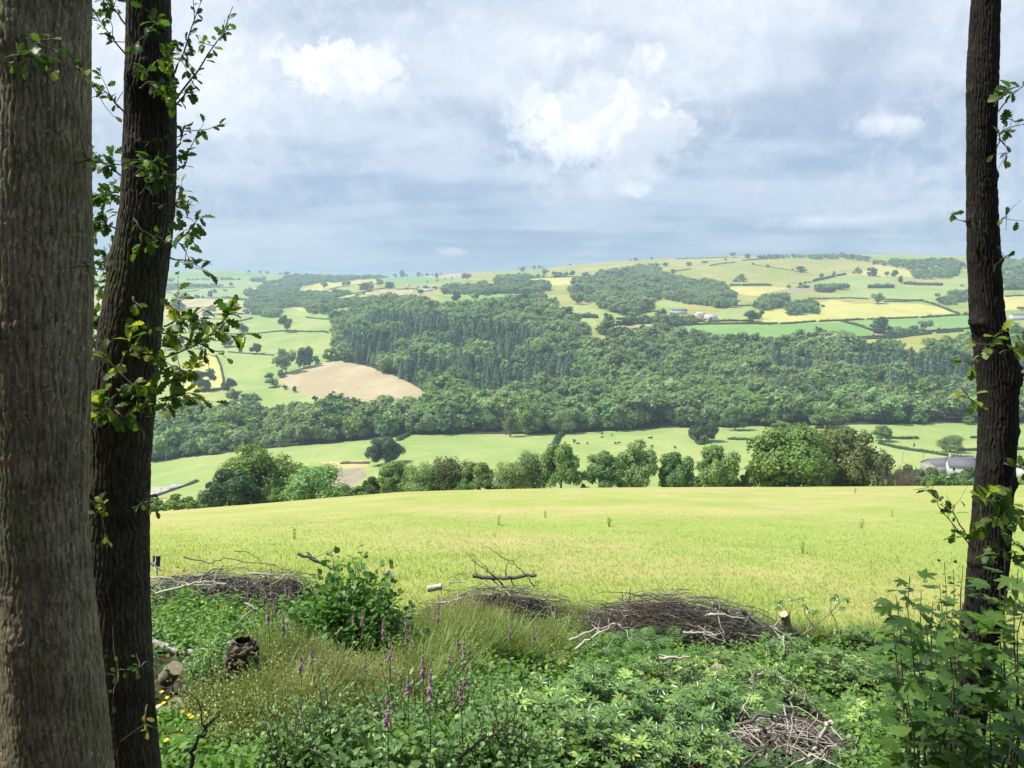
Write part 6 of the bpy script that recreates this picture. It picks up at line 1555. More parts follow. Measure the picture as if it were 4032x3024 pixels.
# sycamore saplings: (ground F x,y -> tips), big lobed leaves in pairs
def sapling(label, base, Y, tips, L, n, bright, meshes=SYCM, name='sycamore_sapling', r0=.008):
    b = at(*F2(*base), Y); b[2] = min(b[2], hb(b[0], Y)) if b[2] > hb(b[0], Y)-3 else b[2]; b[2] = hb(b[0], Y)-.03
    e = empty(name, b); tag(e, label, 'sapling', 'broad-leaved saplings at lower right')
    for (x, y, dy) in tips:
        p1 = at(*F2(x, y), Y+dy); mid = (b+p1)/2+np.array([0, 0, .12]); K = np.array([b, mid, p1])
        t = np.linspace(0, 2, 9); C = np.stack([np.interp(t, [0, 1, 2], K[:, k]) for k in range(3)], -1); C[1:-1] += SH.normal(size=(7, 3))*.012
        V, F = tubes(C[None]-b, np.linspace(r0, r0*.3, 9)[None], 6); mb = MB(); mb.add(V, F); s = mb.build('stem', M['twig'], e)
        for i in range(int(n*2.3)):
            u = 1-(i//2)/(n*1.15)*.88*SH.uniform(.8, 1.1); j = max(0, min(u*8, 7.99)); j0 = int(j); P = C[j0]*(1-(j-j0))+C[min(j0+1, 8)]*(j-j0)
            az = (i % 2)*math.pi+(i//2)*1.6+SH.normal()*.4; D = norm(np.array([math.cos(az), math.sin(az), .1+.25*SH.normal()])); q = P+D*(.03+.07*SH.random())
            Nn = norm(np.array([0, 0, 1])+SH.normal(size=3)*.38+D*.15)
            leaf_obj(meshes, q-b, D, Nn, L*1.15*SH.uniform(.55, 1.15)*(.75+.25*min(1, i/3)), s, np.clip(bright+SH.normal()*.3, 0, .99))
    return e
sapling('sycamore sapling whose top leaf stands against the meadow, left of the dark trunk', (2010, 1600), 4.7, [(1965, 1245, 0), (1935, 1285, -.1), (1990, 1275, .2), (1925, 1330, .1), (2015, 1300, .1)], .13, 12, .5)
sapling('sycamore sapling with large dark leaves across the foot of the dark trunk', (2090, 1620), 4.4, [(2040, 1330, 0), (2080, 1300, .2), (2110, 1345, .1), (2000, 1350, -.1), (2060, 1380, 0)], .14, 12, .5)
sapling('sycamore sapling at the right edge with pale green leaves', (2200, 1600), 4.3, [(2170, 1190, .1), (2200, 1230, 0), (2215, 1300, .1), (2160, 1260, .3), (2230, 1380, 0)], .13, 10, .6)
sapling('low sycamore shoots under the taller saplings, lower right', (2010, 1640), 3.9, [(1940, 1430, .3), (2000, 1420, .2), (2060, 1450, 0), (1960, 1500, 0), (2090, 1500, 0)], .12, 10, .3)
sapling('lowest sycamore shoots in the bottom right corner', (2150, 1680), 3.7, [(2080, 1560, 0), (2140, 1520, 0), (2200, 1480, 0), (2040, 1590, .1), (2200, 1600, 0)], .11, 10, .25)
sapling('small leafed young tree left of the dark trunk, behind the big leaves', (2085, 1420), 6.3, [(2040, 1215, .1), (2060, 1230, .2), (2080, 1220, .2), (2030, 1260, 0), (2075, 1270, .1)], .065, 14, .3, OAKM, 'young_tree', .008)

# ------------------------------------------------------------------ unseen canopy over and behind the camera, put there for shade
mbc, Cc, _ = crown_mb(301, 40, 3600, .115, (.62, .62, .36), .0, wisp=.9); crown_data = mbc.build('crown', M['canopy'], link=False).data
tbc = trunk_mb(302, .8, .02, Cc, 10); trunk_data = tbc.build('limbs', M['bark3'], link=False, smooth=True).data
def crown_on(e, root, top, s=6.0, dx=0, dy=-1.0):
    o = bpy.data.objects.new('crown', crown_data); COL.objects.link(o); o.parent = e
    o.location = (dx, dy, Z0+top-root[2]); o.scale = (s, s, s*.8); o.rotation_euler = (0, 0, random.random()*6)
crown_on(T1, R1, 8.6, 4.6, -1.2, -4.0); crown_on(T2, R2, 9.8, 3.0, -.4, -3.0); crown_on(T3, R3, 11.5, 2.8, 1.2, -1.2)  # unseen crowns, sized and set back so their shade misses the saplings
CT = [(-3, -6), (4, -9), (10, -3), (9, -11), (-10, -6), (-2, -13), (17, 3), (-9, -14), (-18, -9)]  # unseen trees added to shade the trunks and the bank
for i, (x, y) in enumerate(CT):
    g = float(hb(x, y)); H_ = 13+3*random.random()
    e = empty('added_shade_tree', (x, y, g)); tag(e, 'tall unseen tree added for shade, beside or behind the viewpoint', 'tree', 'unseen trees added for shade around the viewpoint')
    V, F = tubes(wiggle((0, 0, -.2), (random.uniform(-.6, .6), random.uniform(-.6, .6), H_), 10, .01, SH), np.linspace(.24, .08, 10)[None], 10); mb = MB(); mb.add(V, F); mb.build('trunk', M['bark2'], e, smooth=True)
    zc = max(H_*.78, (Z0+7.6+.36*max(0, y-4)-g)); 
    o = bpy.data.objects.new('crown', crown_data); COL.objects.link(o); o.parent = e; o.location = (0, 0, zc); s = random.uniform(5.6, 7.2); o.scale = (s, s, s*.85); o.rotation_euler = (0, 0, random.random()*6)
# unseen shrubs added behind the camera to block light from there
for i in range(9):
    x = -16+4*i+random.uniform(-1, 1); y = -6-3*random.random(); o = bpy.data.objects.new('added_shade_shrub', crown_data); COL.objects.link(o)
    o.location = (x, y, float(hb(x, y))+1.8); o.scale = (3.4, 3.0, 5.0); tag(o, 'unseen shrub added for shade behind the viewpoint', 'shrub', 'unseen shrubs added for shade behind the viewpoint')
# ------------------------------------------------------------------ undergrowth on the bank
G = np.random.default_rng(99)
def cover(name, label, mat, boxes, nclump, per, L, hmax, shape, wl=.8, spread=.26, ups=.5):
    """leafy ground cover; boxes = soft areas of the bank given as seen in the frame"""
    bw = np.array([(b[2]-b[0])*(b[3]-b[1]) for b in boxes], float); ci = G.choice(len(boxes), size=nclump, p=bw/bw.sum()); B = np.array(boxes, float)[ci]
    qx = B[:, 0]+(B[:, 2]-B[:, 0])*G.random(nclump)+G.normal(size=nclump)*8; qy = B[:, 1]+(B[:, 3]-B[:, 1])*G.random(nclump)+G.normal(size=nclump)*4
    clear = ((qx > 150) & (qx < 206) & (qy > 655) & (qy < 722)) | ((qx > 228) & (qx < 268) & (qy > 650) & (qy < 710)) | ((qx > 715) & (qx < 835) & (qy > 705) & (qy < 770))
    qx, qy = qx[~clear], qy[~clear]
    C = gb(qx, qy); keep = C[:, 1] < 16.8; C = C[keep]; nclump = len(C)
    hh = hmax*(.35+.65*G.random(nclump)); n = nclump*per; k = np.repeat(np.arange(nclump), per)
    d = rdir(n, G); d[:, 2] = np.abs(d[:, 2]); sp = spread*(.6+.8*G.random(nclump))[k]
    q = (.45+.55*G.random(n)**.5)
    P = C[k]+d*np.stack([sp, sp, hh[k]], -1)*q[:, None]
    P[:, 2] = np.maximum(P[:, 2], hb(P[:, 0], np.minimum(P[:, 1], 17))+.02)
    D = norm(np.stack([d[:, 0], d[:, 1], 0*q], -1)+G.normal(size=(n, 3))*.45+np.array([0, 0, -.15])); N_ = norm(np.array([0, -.12, 1.])+d*.45+G.normal(size=(n, 3))*.35)
    sz = L*(.55+.8*G.random(n)); V, F = leaves(P, D, N_, sz, sz*wl, shape)
    tone_ = np.clip(.42+.22*G.normal(size=n)+.35*(G.random(nclump)[k]-.5), 0, .98)
    mb = MB(); mb.add(V, F, rep(tone_, shape)); o = mb.build(name, M[mat]); tag(o, label, kind='stuff'); return o
cover('undergrowth', 'dark leafy undergrowth filling the bank', 'c_dark', [(-60, 590, 1084, 800)], 1900, 20, .095, .30, DIAM, .7, .34)
cover('bramble_cover', 'mid green bramble leaves over the bank', 'c_mid', [(160, 610, 340, 700), (400, 640, 820, 700), (700, 640, 1024, 760), (380, 690, 620, 790), (300, 620, 420, 700)], 1500, 32, .088, .68, OVATE, .75)
cover('bright_herbs', 'bright yellow-green herbs at the left of the bank', 'c_bright', [(150, 600, 260, 680), (150, 725, 280, 800), (160, 590, 210, 640), (240, 730, 330, 790), (470, 640, 600, 672)], 620, 30, .085, .45, OVATE, .8)
cover('bluish_leaf_cover', 'bluish green birch regrowth at the bottom centre', 'c_blue', [(300, 710, 560, 800), (380, 680, 500, 720)], 360, 30, .080, .75, OVATE, .85, .3)
cover('right_undergrowth', 'mixed green undergrowth around the foot of the right trunk', 'c_mid', [(840, 620, 1040, 700), (860, 690, 1080, 800)], 520, 32, .08, .5, OVATE, .75)

cover('overgrown_brush_leaves', 'leaves growing through the old branches at the left edge of the meadow', 'c_mid', [(150, 572, 320, 612), (400, 596, 560, 622)], 210, 28, .075, 1.1, OVATE, .8)
cover('bright_mound', 'bright young bramble leaves below the left branches', 'c_bright', [(170, 596, 300, 640), (560, 655, 720, 690), (820, 640, 900, 680)], 190, 30, .085, .75, OVATE, .8)
# ------------------------------------------------------------------ plant prototypes
BLADE = sym([(.25, .5), (.55, .48), (.8, .3)], droop=.42)
def grass_mb(seed, n, h, mat2=True, seeds=.5):
    r = np.random.default_rng(seed); mb = MB()
    th = r.random(n)*6.283; t = .12+.35*r.random(n); D = norm(np.stack([np.cos(th)*t, np.sin(th)*t, np.ones(n)], -1)); P = np.stack([r.normal(size=n)*.09, r.normal(size=n)*.09, 0*t], -1)
    N_ = norm(np.stack([-np.cos(th), -np.sin(th), t], -1)*-1.0); N_ = -N_
    L = h*(.5+.55*r.random(n)); V, F = leaves(P, D, N_, L, .016, BLADE); mb.add(V, F, rep(np.clip(r.random(n)*.9, 0, .9), BLADE))
    m = int(n*seeds); tip = P[:m]+D[:m]*L[:m, None]*1.02
    st = np.stack([P[:m], (P[:m]+tip)/2, tip], 1); V, F = tubes(st, np.array([[.0028, .002, .0014]]), 3); mb.add(V, F, .85)
    k = 7; u = r.random((m, k)); Q = (tip[:, None]-D[:m, None]*L[:m, None, None]*.28*u[..., None]).reshape(-1, 3)+r.normal(size=(m*k, 3))*.008
    V, F = leaves(Q, rdir(m*k, r)+np.array([0, 0, 1.2]), rdir(m*k, r), .030, .012, DIAM); mb.add(V, F, .95)
    return mb
GR = [grass_mb(i, 110, .8).build('grass_clump', M['grassb'], link=False).data for i in range(3)]
DR = [grass_mb(10+i, 130, .75, seeds=.8).build('grass_clump', M['drygrass'], link=False).data for i in range(3)]
def flower_mb(seed, n=60, h=.55):
    """wispy brown-green herb with tiny pale flowers"""
    r = np.random.default_rng(seed); mb = MB(); th = r.random(n)*6.283; t = .1+.4*r.random(n)
    p0 = r.normal(size=(n, 3))*np.array([.13, .13, 0]); p1 = p0+norm(np.stack([np.cos(th)*t, np.sin(th)*t, np.ones(n)], -1))*(h*(.5+.5*r.random(n)))[:, None]
    C = wiggle(p0, p1, 6, .03, r); V, F = tubes(C, np.linspace(.004, .0015, 6)[None], 3); mb.add(V, F, .4)
    k = 12; j = r.integers(1, 6, size=(n, k)); Q = C[np.arange(n)[:, None], j].reshape(-1, 3)+r.normal(size=(n*k, 3))*.018
    V, F = leaves(Q, rdir(n*k, r)+np.array([0, 0, .4]), rdir(n*k, r), .035, .016, DIAM); mb.add(V, F, rep(r.random(n*k)*.8, DIAM))
    Q = C[:, 5]+r.normal(size=(n, 3))*.02; V, F = leaves(Q, rdir(n, r), rdir(n, r)+np.array([0, -.5, 1]), .018, .018, DIAM); mb.add(V, F, .99)
    return mb
FL = [flower_mb(20+i).build('flowering_herb', M['drygrass'], link=False).data for i in range(3)]
def fern_mb(seed, fr=7, L=.95):
    r = np.random.default_rng(seed); mb = MB()
    for i in range(fr):
        a = i*6.283/fr+r.normal()*.25; el_ = .75+.35*r.random(); l = L*(.7+.4*r.random()); m = 15; u = np.linspace(0, 1, m)
        z = l*(np.sin(el_)*u-.62*u*u); x = l*np.cos(el_)*u; C = np.stack([np.cos(a)*x, np.sin(a)*x, z], -1)
        V, F = tubes(C[None], np.linspace(.006, .001, m)[None], 3); mb.add(V, F, .3)
        T = norm(np.gradient(C, axis=0)); up = norm(np.cross(np.cross(T, (0, 0, 1.)), T)); side = np.cross(T, up)
        w = l*.30*(1-u)**.8*np.clip((u-.08)*7, 0, 1)+.008
        for s in (-1, 1):
            k = np.arange(2, m); D = norm(side[k]*s+T[k]*.45-up[k]*.15); P0 = C[k]
            for q in (0, 1):    # pinna and its toothed half
                V, F = leaves(P0, D, up[k]+r.normal(size=(len(k), 3))*.1, w[k]*(1-.35*q), l*.032*(1+.3*q), (LANCE[0]*np.array([1, 1, 1]), LANCE[1]) if q == 0 else DIAM); mb.add(V, F, rep(.3+.6*r.random(len(k)), LANCE if q == 0 else DIAM))
    return mb
FE = [fern_mb(30+i).build('fern', M['fern'], link=False).data for i in range(3)]
def whorls(mb, C, r, L=.145, n=9, m=0, upb=.3):
    for c in C:
        th = np.arange(n)*6.283/n+r.random()*6; el_ = upb+.25*r.normal(size=n)
        D = norm(np.stack([np.cos(th), np.sin(th), el_], -1)); N_ = norm(np.stack([-np.cos(th)*el_, -np.sin(th)*el_, np.ones(n)], -1)+r.normal(size=(n, 3))*.2)
        sz = L*(.7+.5*r.random(n)); V, F = leaves(c+D*.01, D, N_, sz, sz*.34, LANCE); t = np.clip(.45+.25*r.normal(size=n), 0, .9)
        if r.random() < .14: t[:] = .97
        mb.add(V, F, rep(t, LANCE), m)
def rhodo_mb(seed, n=130, w=1.1, h=.95):
    r = np.random.default_rng(seed); mb = MB(); d = rdir(n, r); d[:, 2] = np.abs(d[:, 2]); q = .62+.42*r.random(n)
    C = d*np.array([w, w, h])*q[:, None]; whorls(mb, C, r)
    V, F = tubes(wiggle(np.zeros((n, 3)), C, 6, .05, r), np.linspace(.014, .004, 6)[None], 4); mb.add(V, F, .5, 1)
    low = C*.72; k = n*8; P = low[r.integers(0, n, k)]+r.normal(size=(k, 3))*.09; V, F = leaves(P, rdir(k, r), rdir(k, r)*.6+np.array([0, 0, 1]), .095, .034, DIAM); mb.add(V, F, rep(r.random(k)*.3, DIAM), 0)
    return mb
RH = [rhodo_mb(40+i).build('foliage', [M['rhodo'], M['twig']], link=False).data for i in range(3)]
def bush_mb(seed, n, w, h, L, shape, wl, per=10, inner=1.0):
    r = np.random.default_rng(seed); mb = MB(); d = rdir(n, r); d[:, 2] = np.abs(d[:, 2])*1.1; q = .55+.5*r.random(n)
    C = d*np.array([w, w, h])*q[:, None]; S = wiggle(r.normal(size=(n, 3))*.05*np.array([1, 1, 0]), C, 8, .035, r); V, F = tubes(S, np.linspace(.011, .0025, 8)[None], 4); mb.add(V, F, .5, 1)
    j = r.integers(3, 8, size=(n, per)); P = S[np.arange(n)[:, None], j].reshape(-1, 3)+r.normal(size=(n*per, 3))*.05
    o_ = norm(P/np.array([w, w, h])); D = norm(o_+r.normal(size=P.shape)*.6+np.array([0, 0, -.2])); N_ = norm(o_*.5+np.array([0, 0, 1])+r.normal(size=P.shape)*.35)
    sz = L*(.55+.7*r.random(len(P))); V, F = leaves(P, D, N_, sz, sz*wl, shape); mb.add(V, F, rep(np.clip(.45+.25*r.normal(size=len(P)), 0, .97), shape), 0)
    return mb

def put(data, P, name, s=1.0, rz=None, sz=None):
    o = bpy.data.objects.new(name, data); COL.objects.link(o); o.location = tuple(P); o.rotation_euler = (0, 0, random.random()*6.28 if rz is None else rz); o.scale = (s, s, sz or s); return o
# hazel-like bush
def bush(tg, x, y, data_mb, name, label, cat, mats, s=1.0, Pt=None, group=None):
    P = gb(*px(tg, x, y))[0] if Pt is None else Pt
    e = empty(name, P); tag(e, label, cat, group); 
    V = [v for v in data_mb.V]
    fo = MB(); st = MB(); off = 0
    for v, f, a, m in zip(data_mb.V, data_mb.F, data_mb.A, data_mb.M):
        (st if m[0] == 1 else fo).add(v*s, f-off, a); off += len(v)
    fo.build('foliage', mats[0], e); st.build('stems', mats[1], e); return e
bush('F', 752, 1448, bush_mb(50, 560, 1.25, 1.72, .095, ROUND, .95, 17), 'leafy_bush', 'large round-leaved green bush behind the foxgloves', 'bush', (M['hazel'], M['twig']))
bush('F', 415, 1330, bush_mb(51, 50, .42, .62, .075, ROUND, .8, 12), 'bramble_bush', 'bright green bramble mound at left between the trunk and the bush', 'bush', (M['c_bright'], M['twig']))
bush('F', 500, 1370, bush_mb(52, 60, .5, .5, .075, ROUND, .8, 12), 'bramble_bush', 'dark green nettle clump below the left brushwood', 'bush', (M['c_mid'], M['twig']))
bush('F', 450, 1500, bush_mb(53, 90, .55, .75, .06, OVATE, .8, 13), 'birch_shrub', 'bluish leaved shrub between the cut log and the shaggy stump', 'bush', (M['c_blue'], M['twig']))
for i, (x, y, s) in enumerate([(700, 1660, 1.0), (860, 1640, 1.1), (980, 1600, 1.0), (1080, 1690, 1.1), (620, 1700, .9)]):
    bush('F', x, y, bush_mb(60+i, 95, .62, .95, .055, OVATE, .85, 12), 'birch_sapling', ['small bluish birch regrowth left of the leaning stem', 'bluish birch regrowth around the leaning stem', 'bluish birch regrowth right of the leaning stem', 'bluish birch regrowth at the bottom below the evergreens', 'low bluish birch regrowth near the dark bent twig'][i], 'sapling', (M['c_blue'], M['twig']), s, group='birch regrowth at the bottom centre')
# evergreen bushes
RB = [(1300, 1560, 1.0), (1190, 1620, .95), (1420, 1640, 1.05), (1560, 1600, 1.0), (1480, 1530, .95), (1640, 1520, .95), (1290, 1690, .9), (1560, 1480, .8), (1700, 1450, .95), (1380, 1500, .75), (1800, 1500, 1.0), (1900, 1520, 1.0), (1870, 1430, 1.0), (1770, 1400, .8), (1480, 1700, .8), (1900, 1620, .8), (820, 1700, .5), (2030, 1440, .9), (1960, 1400, .9), (2170, 1430, .9)]
RL = ['left of the ones at bottom centre', 'leftmost, among the bluish leaves', 'in front at the bottom, left of the dark hollow', 'just left of the stick pile', 'under the sawn stump', 'between stump and stick pile', 'at the very bottom, centre', 'below the brushwood heap', 'above the stick pile', 'in front of the bracken', 'right above the stick pile', 'right of the stick pile', 'under the leggy evergreen', 'between heap and leggy evergreen', 'at the bottom by the dark hollow', 'at the corner beside the stick pile', 'small, bottom left of centre', 'under the sycamore leaves', 'behind the sycamore leaves', 'right of the dark trunk foot']
for i, (x, y, s) in enumerate(RB):
    P = gb(*px('F', x, y))[0]; e = empty('evergreen_bush', P, random.random()*6); e.scale = (s*.8,)*3
    tag(e, 'glossy long-leaved evergreen bush, '+RL[i], 'bush', 'glossy evergreen bushes on the bank')
    o = bpy.data.objects.new('foliage', RH[i % 3]); COL.objects.link(o); o.parent = e
# leggy evergreen against the meadow
def leggy():
    Y = float(gb(*px('Q', 630, 985))[0][1]); z = lambda x, y, d=0: at(*px('Q', x, y), Y+d)
    b = z(630, 975); b[2] = hb(b[0], Y)-.02; e = empty('leggy_evergreen', b); tag(e, 'leggy evergreen shrub with bare stems and leaf rosettes against the meadow', 'shrub')
    ST = [[(630, 975), (720, 830), (850, 745), (960, 650)], [(720, 830), (700, 740), (690, 660), (640, 590)], [(690, 670), (712, 600), (718, 565)], [(800, 780), (830, 700), (862, 640)], [(960, 650), (1000, 600), (1060, 560)], [(960, 650), (990, 700), (1005, 770)], [(640, 590), (615, 575)], [(850, 745), (790, 660), (790, 600)], [(960, 650), (960, 590), (985, 560)]]
    mb = MB(); W = []
    for i, pl in enumerate(ST):
        K = np.array([z(x, y, .25*math.sin(i*2.1+j)) for j, (x, y) in enumerate(pl)]); 
        if i == 0: K[0] = b
        t = np.linspace(0, len(K)-1, 9); C = np.stack([np.interp(t, np.arange(len(K)), K[:, k]) for k in range(3)], -1)
        V, F = tubes(C[None]-b, np.linspace(.016 if i < 1 else .010, .010 if i < 1 else .005, 9)[None], 6); mb.add(V, F)
        if i: W.append(C[-1])
    W += [W[i]+SH.normal(size=3)*np.array([.12, .15, .07]) for i in (0, 2, 3, 3, 4, 6, 7, 5)]
    st = mb.build('stems', simple_mat('pale_stem', (.26, .21, .13), .8, .2, (.34, .28, .18), 20), e)
    for w_ in W:
        n = 10; th0 = SH.random()*6
        for k in range(n):
            a = th0+k*6.283/n; D = np.array([math.cos(a), math.sin(a), SH.normal()*.25-.35]); leaf_obj(RHOM, w_-b, D, np.array([0, 0, 1.])+D*.3+SH.normal(size=3)*.15, .125*SH.uniform(.8, 1.15), st, SH.random()*.9)
leggy()
# ferns
for i, (tg, x, y, s) in enumerate([('O', 1960, 960, 1.0), ('O', 2090, 940, 1.1), ('O', 1830, 980, .9), ('O', 1650, 700, .8), ('O', 2000, 1060, .95), ('O', 1880, 1060, .9), ('O', 1330, 600, .7), ('Q', 450, 850, .8), ('Q', 560, 830, .8), ('N', 1120, 360, .9), ('N', 1230, 380, .9), ('N', 1360, 430, .9), ('N', 1060, 420, .9),
                                   ('Q', 850, 800, .7), ('Q', 760, 930, .8), ('Q', 1000, 900, .7), ('O', 1560, 980, .8), ('O', 1130, 570, .7), ('Q', 60, 880, .9), ('Q', 700, 1120, .8), ('O', 1250, 640, .7)]):
    P = gb(*px(tg, x, y))[0]; P[2] += .25; o = put(FE[i % 3], P, 'fern', s)
    tag(o, 'green fern, '+['in front of the brushwood heap, centre', 'large, at the right front of the brushwood heap', 'low left front of the brushwood heap', 'bluish, at the left end of the brushwood heap', 'second row before the heap, right', 'second row before the heap, left', 'behind the tall grass near the dead branch', 'at the right end of the brushwood heap', 'beside the short cut log', 'on the left brushwood, by the post', 'on the left brushwood, centre', 'on the left brushwood, right', 'on the left brushwood, near the trunk', 'behind the leggy evergreen', 'at the foot of the leggy evergreen', 'right of the leggy evergreen', 'left of the forked pale branch', 'below the dead branch', 'below the sticks at the right of the heap', 'above the stick pile', 'left of the brushwood heap'][i], 'fern', 'ferns on the bank')
# stuff: grasses on the bank
def scatter(name, label, datas, boxes, n, s0, s1, lift=0.0):
    bw = np.array([(b[2]-b[0])*(b[3]-b[1]) for b in boxes], float); ci = G.choice(len(boxes), size=n, p=bw/bw.sum()); B = np.array(boxes, float)[ci]
    C = gb(B[:, 0]+(B[:, 2]-B[:, 0])*G.random(n), B[:, 1]+(B[:, 3]-B[:, 1])*G.random(n)); s = G.uniform(s0, s1, len(C))
    pts = np.zeros((len(C), 7)); pts[:, :3] = C; pts[:, 2] += lift; pts[:, 3] = s; pts[:, 4] = s*G.uniform(.8, 1.2, len(C)); pts[:, 5] = G.random(len(C))*6.28; pts[:, 6] = G.integers(0, len(datas), len(C))
    pr = [bpy.data.objects.new('grass_clump', d) for d in datas]
    return instancer(name, pr, pts, label)
scatter('bank_grass', 'tall green and straw coloured grass on the bank', GR, [(300, 678, 440, 740), (400, 640, 480, 700), (420, 640, 570, 670), (420, 650, 540, 680), (270, 640, 310, 690), (560, 590, 900, 640), (250, 680, 320, 750)], 250, .5, 1.25)
scatter('dry_grass', 'straw coloured seeding grass left of the brushwood heap', DR, [(440, 625, 560, 668), (290, 690, 400, 740), (330, 700, 400, 740)], 75, .6, 1.15)
scatter('flowering_herbs', 'brownish herbs with tiny pale flowers below the leafy bush', FL, [(270, 690, 420, 740), (285, 640, 330, 700), (205, 715, 300, 745), (380, 650, 470, 700), (200, 730, 330, 768), (540, 650, 600, 680)], 105, .7, 1.4)

scatter('bracken_cover', 'bracken fronds spreading over the right half of the bank', FE, [(540, 640, 720, 690), (600, 650, 900, 700), (700, 690, 880, 730), (180, 600, 260, 640)], 95, .45, .8, .18)
# ------------------------------------------------------------------ brushwood
def brush(tg, x, y, wpx, h, n, label, depth=.5, Ls=(.5, 1.3), r0=.007, pale=.12, seed=0, name='brushwood_heap', core=True, dirx=1.0):
    r = np.random.default_rng(seed+500); P = gb(*px(tg, x, y))[0]; W = wpx*pscale(tg)*P[1]/FPX/2; Dp = W*depth
    e = empty(name, P); tag(e, label, 'brush pile', 'heaps of cut brushwood')
    d = rdir(n, r); d[:, 2] = np.abs(d[:, 2]); q = .75+.33*r.random(n)**1.5; stray = r.random(n) < .22; q = np.where(stray, q*r.uniform(1.0, 1.55, n), q); c = d*np.array([W, Dp, h])*q[:, None]; c[stray, 2] *= .35
    tn = norm(np.cross(d/np.array([W, Dp, h]), r.normal(size=(n, 3)))+np.array([1.1*dirx, 0, -.1])*np.sign(r.normal(size=n))[:, None]); tn[:, 2] *= .45
    L = r.uniform(*Ls, n)[:, None]/2
    C = wiggle(c-tn*L, c+tn*L, 7, .075, r); C[..., 2] = np.maximum(C[..., 2], .02)
    rad = r0*(.45+1.0*r.random(n)**2)[:, None]*np.linspace(1.1, .35, 7)[None]
    mb = MB(); V, F = tubes(C, rad, 4); mb.add(V, F, rep(np.where(r.random(n) < pale, .97, r.random(n)**1.3*.85), (np.zeros(28), 0)))
    o = mb.build('twigs', M['brush'], e); tag(o, kind='stuff')
    if core:
        V, F = icolump((0, 0, 0), (W*.86, Dp*.82, h*.80), seed, 16, 9, .08); mb = MB(); mb.add(V, F, .02); mb.build('dark_core', M['bank'], e, smooth=True)  # dark lump stands in for the shade inside the heap
    return e, P
brush('F', 1450, 1405, 470, 1.25, 2000, 'big brushwood heap of fine dark twigs in front of the meadow', .45, (.5, 1.5), .008, .10, 1)
brush('F', 1080, 1345, 360, 1.0, 1300, 'low tangle of dark twigs under the dead branch', .35, (.4, 1.2), .007, .12, 2)
brush('F', 460, 1310, 320, .8, 900, 'flat heap of old branches at the left edge of the meadow', .4, (.6, 1.8), .009, .3, 3)
brush('F', 615, 1310, 180, .95, 560, 'reddish brown twig heap left of the leafy bush', .5, (.4, 1.2), .007, .12, 5)
brush('F', 1700, 1640, 250, .45, 420, 'heap of bare pale sticks at the bottom right', .6, (.4, 1.1), .009, .45, 4, 'stick_pile', True, .3)
brush('F', 1640, 1345, 160, .35, 260, 'loose sticks at the right end of the big brushwood heap', .5, (.6, 1.5), .010, .3, 6)
def branch(tg, pts, Y, r0, label, mat='brush', tint=.9, name='dead_branch', side=4, cat='branch', group='loose dead branches on the bank', r1=.35):
    K = np.array([at(*px(tg, x, y), Y+(dy if len(p_) > 2 else 0)) for p_ in pts for x, y, dy in [tuple(p_)+(0,) if len(p_) == 2 else p_]])
    m = 4*len(K); t = np.linspace(0, len(K)-1, m); C = np.stack([np.interp(t, np.arange(len(K)), K[:, k]) for k in range(3)], -1)
    C[1:-1] += SH.normal(size=(m-2, 3))*.012; mb = MB(); V, F = tubes(C[None]-K[0], np.linspace(r0, r0*r1, m)[None], 7); mb.add(V, F, tint)
    for _ in range(side):
        j = SH.integers(m//4, m-1); d = norm(C[min(j+1, m-1)]-C[j-1]+SH.normal(size=3)*.9); l = SH.uniform(.12, .45)
        V, F = tubes(wiggle(C[j], C[j]+d*l, 6, .06, SH)-K[0], np.linspace(r0*.45, r0*.12, 6)[None], 4); mb.add(V, F, tint)
    o = mb.build(name, M[mat], smooth=True); o.location = tuple(K[0]); tag(o, label, cat, group)
def gY(tg, x, y): return float(gb(*px(tg, x, y))[0][1])
branch('O', [(850, 415), (1000, 432), (1120, 425), (1265, 408)], 15.5, .045, 'thick knobbly dead branch lying level above the tangle', tint=.5, side=8, r1=.8)
for i, pl in enumerate([[(1050, 470), (960, 390), (835, 310)], [(1060, 490), (950, 370), (850, 280)], [(1255, 485), (1190, 400), (1120, 340), (1110, 310)], [(1120, 340), (1000, 260), (880, 190)], [(1250, 480), (1270, 440), (1285, 490)], [(690, 480), (760, 400), (880, 400)], [(900, 440), (850, 300), (790, 235)], [(1340, 480), (1370, 500), (1390, 440)]]):
    branch('O', pl, 15.2+.1*i, .013 if i < 3 else .007, ['dark twig slanting up-left from the dead branch, lower', 'dark twig slanting up-left from the dead branch, upper', 'dark twig slanting up-left at the right end of the dead branch', 'thin long twig reaching highest over the meadow', 'thin twig right of the dead branch', 'thin twig left of the dead branch', 'fine twig crossing the others at left', 'pale broken twig right of the dead branch'][i], tint=.25 if i < 7 else .9, side=5)
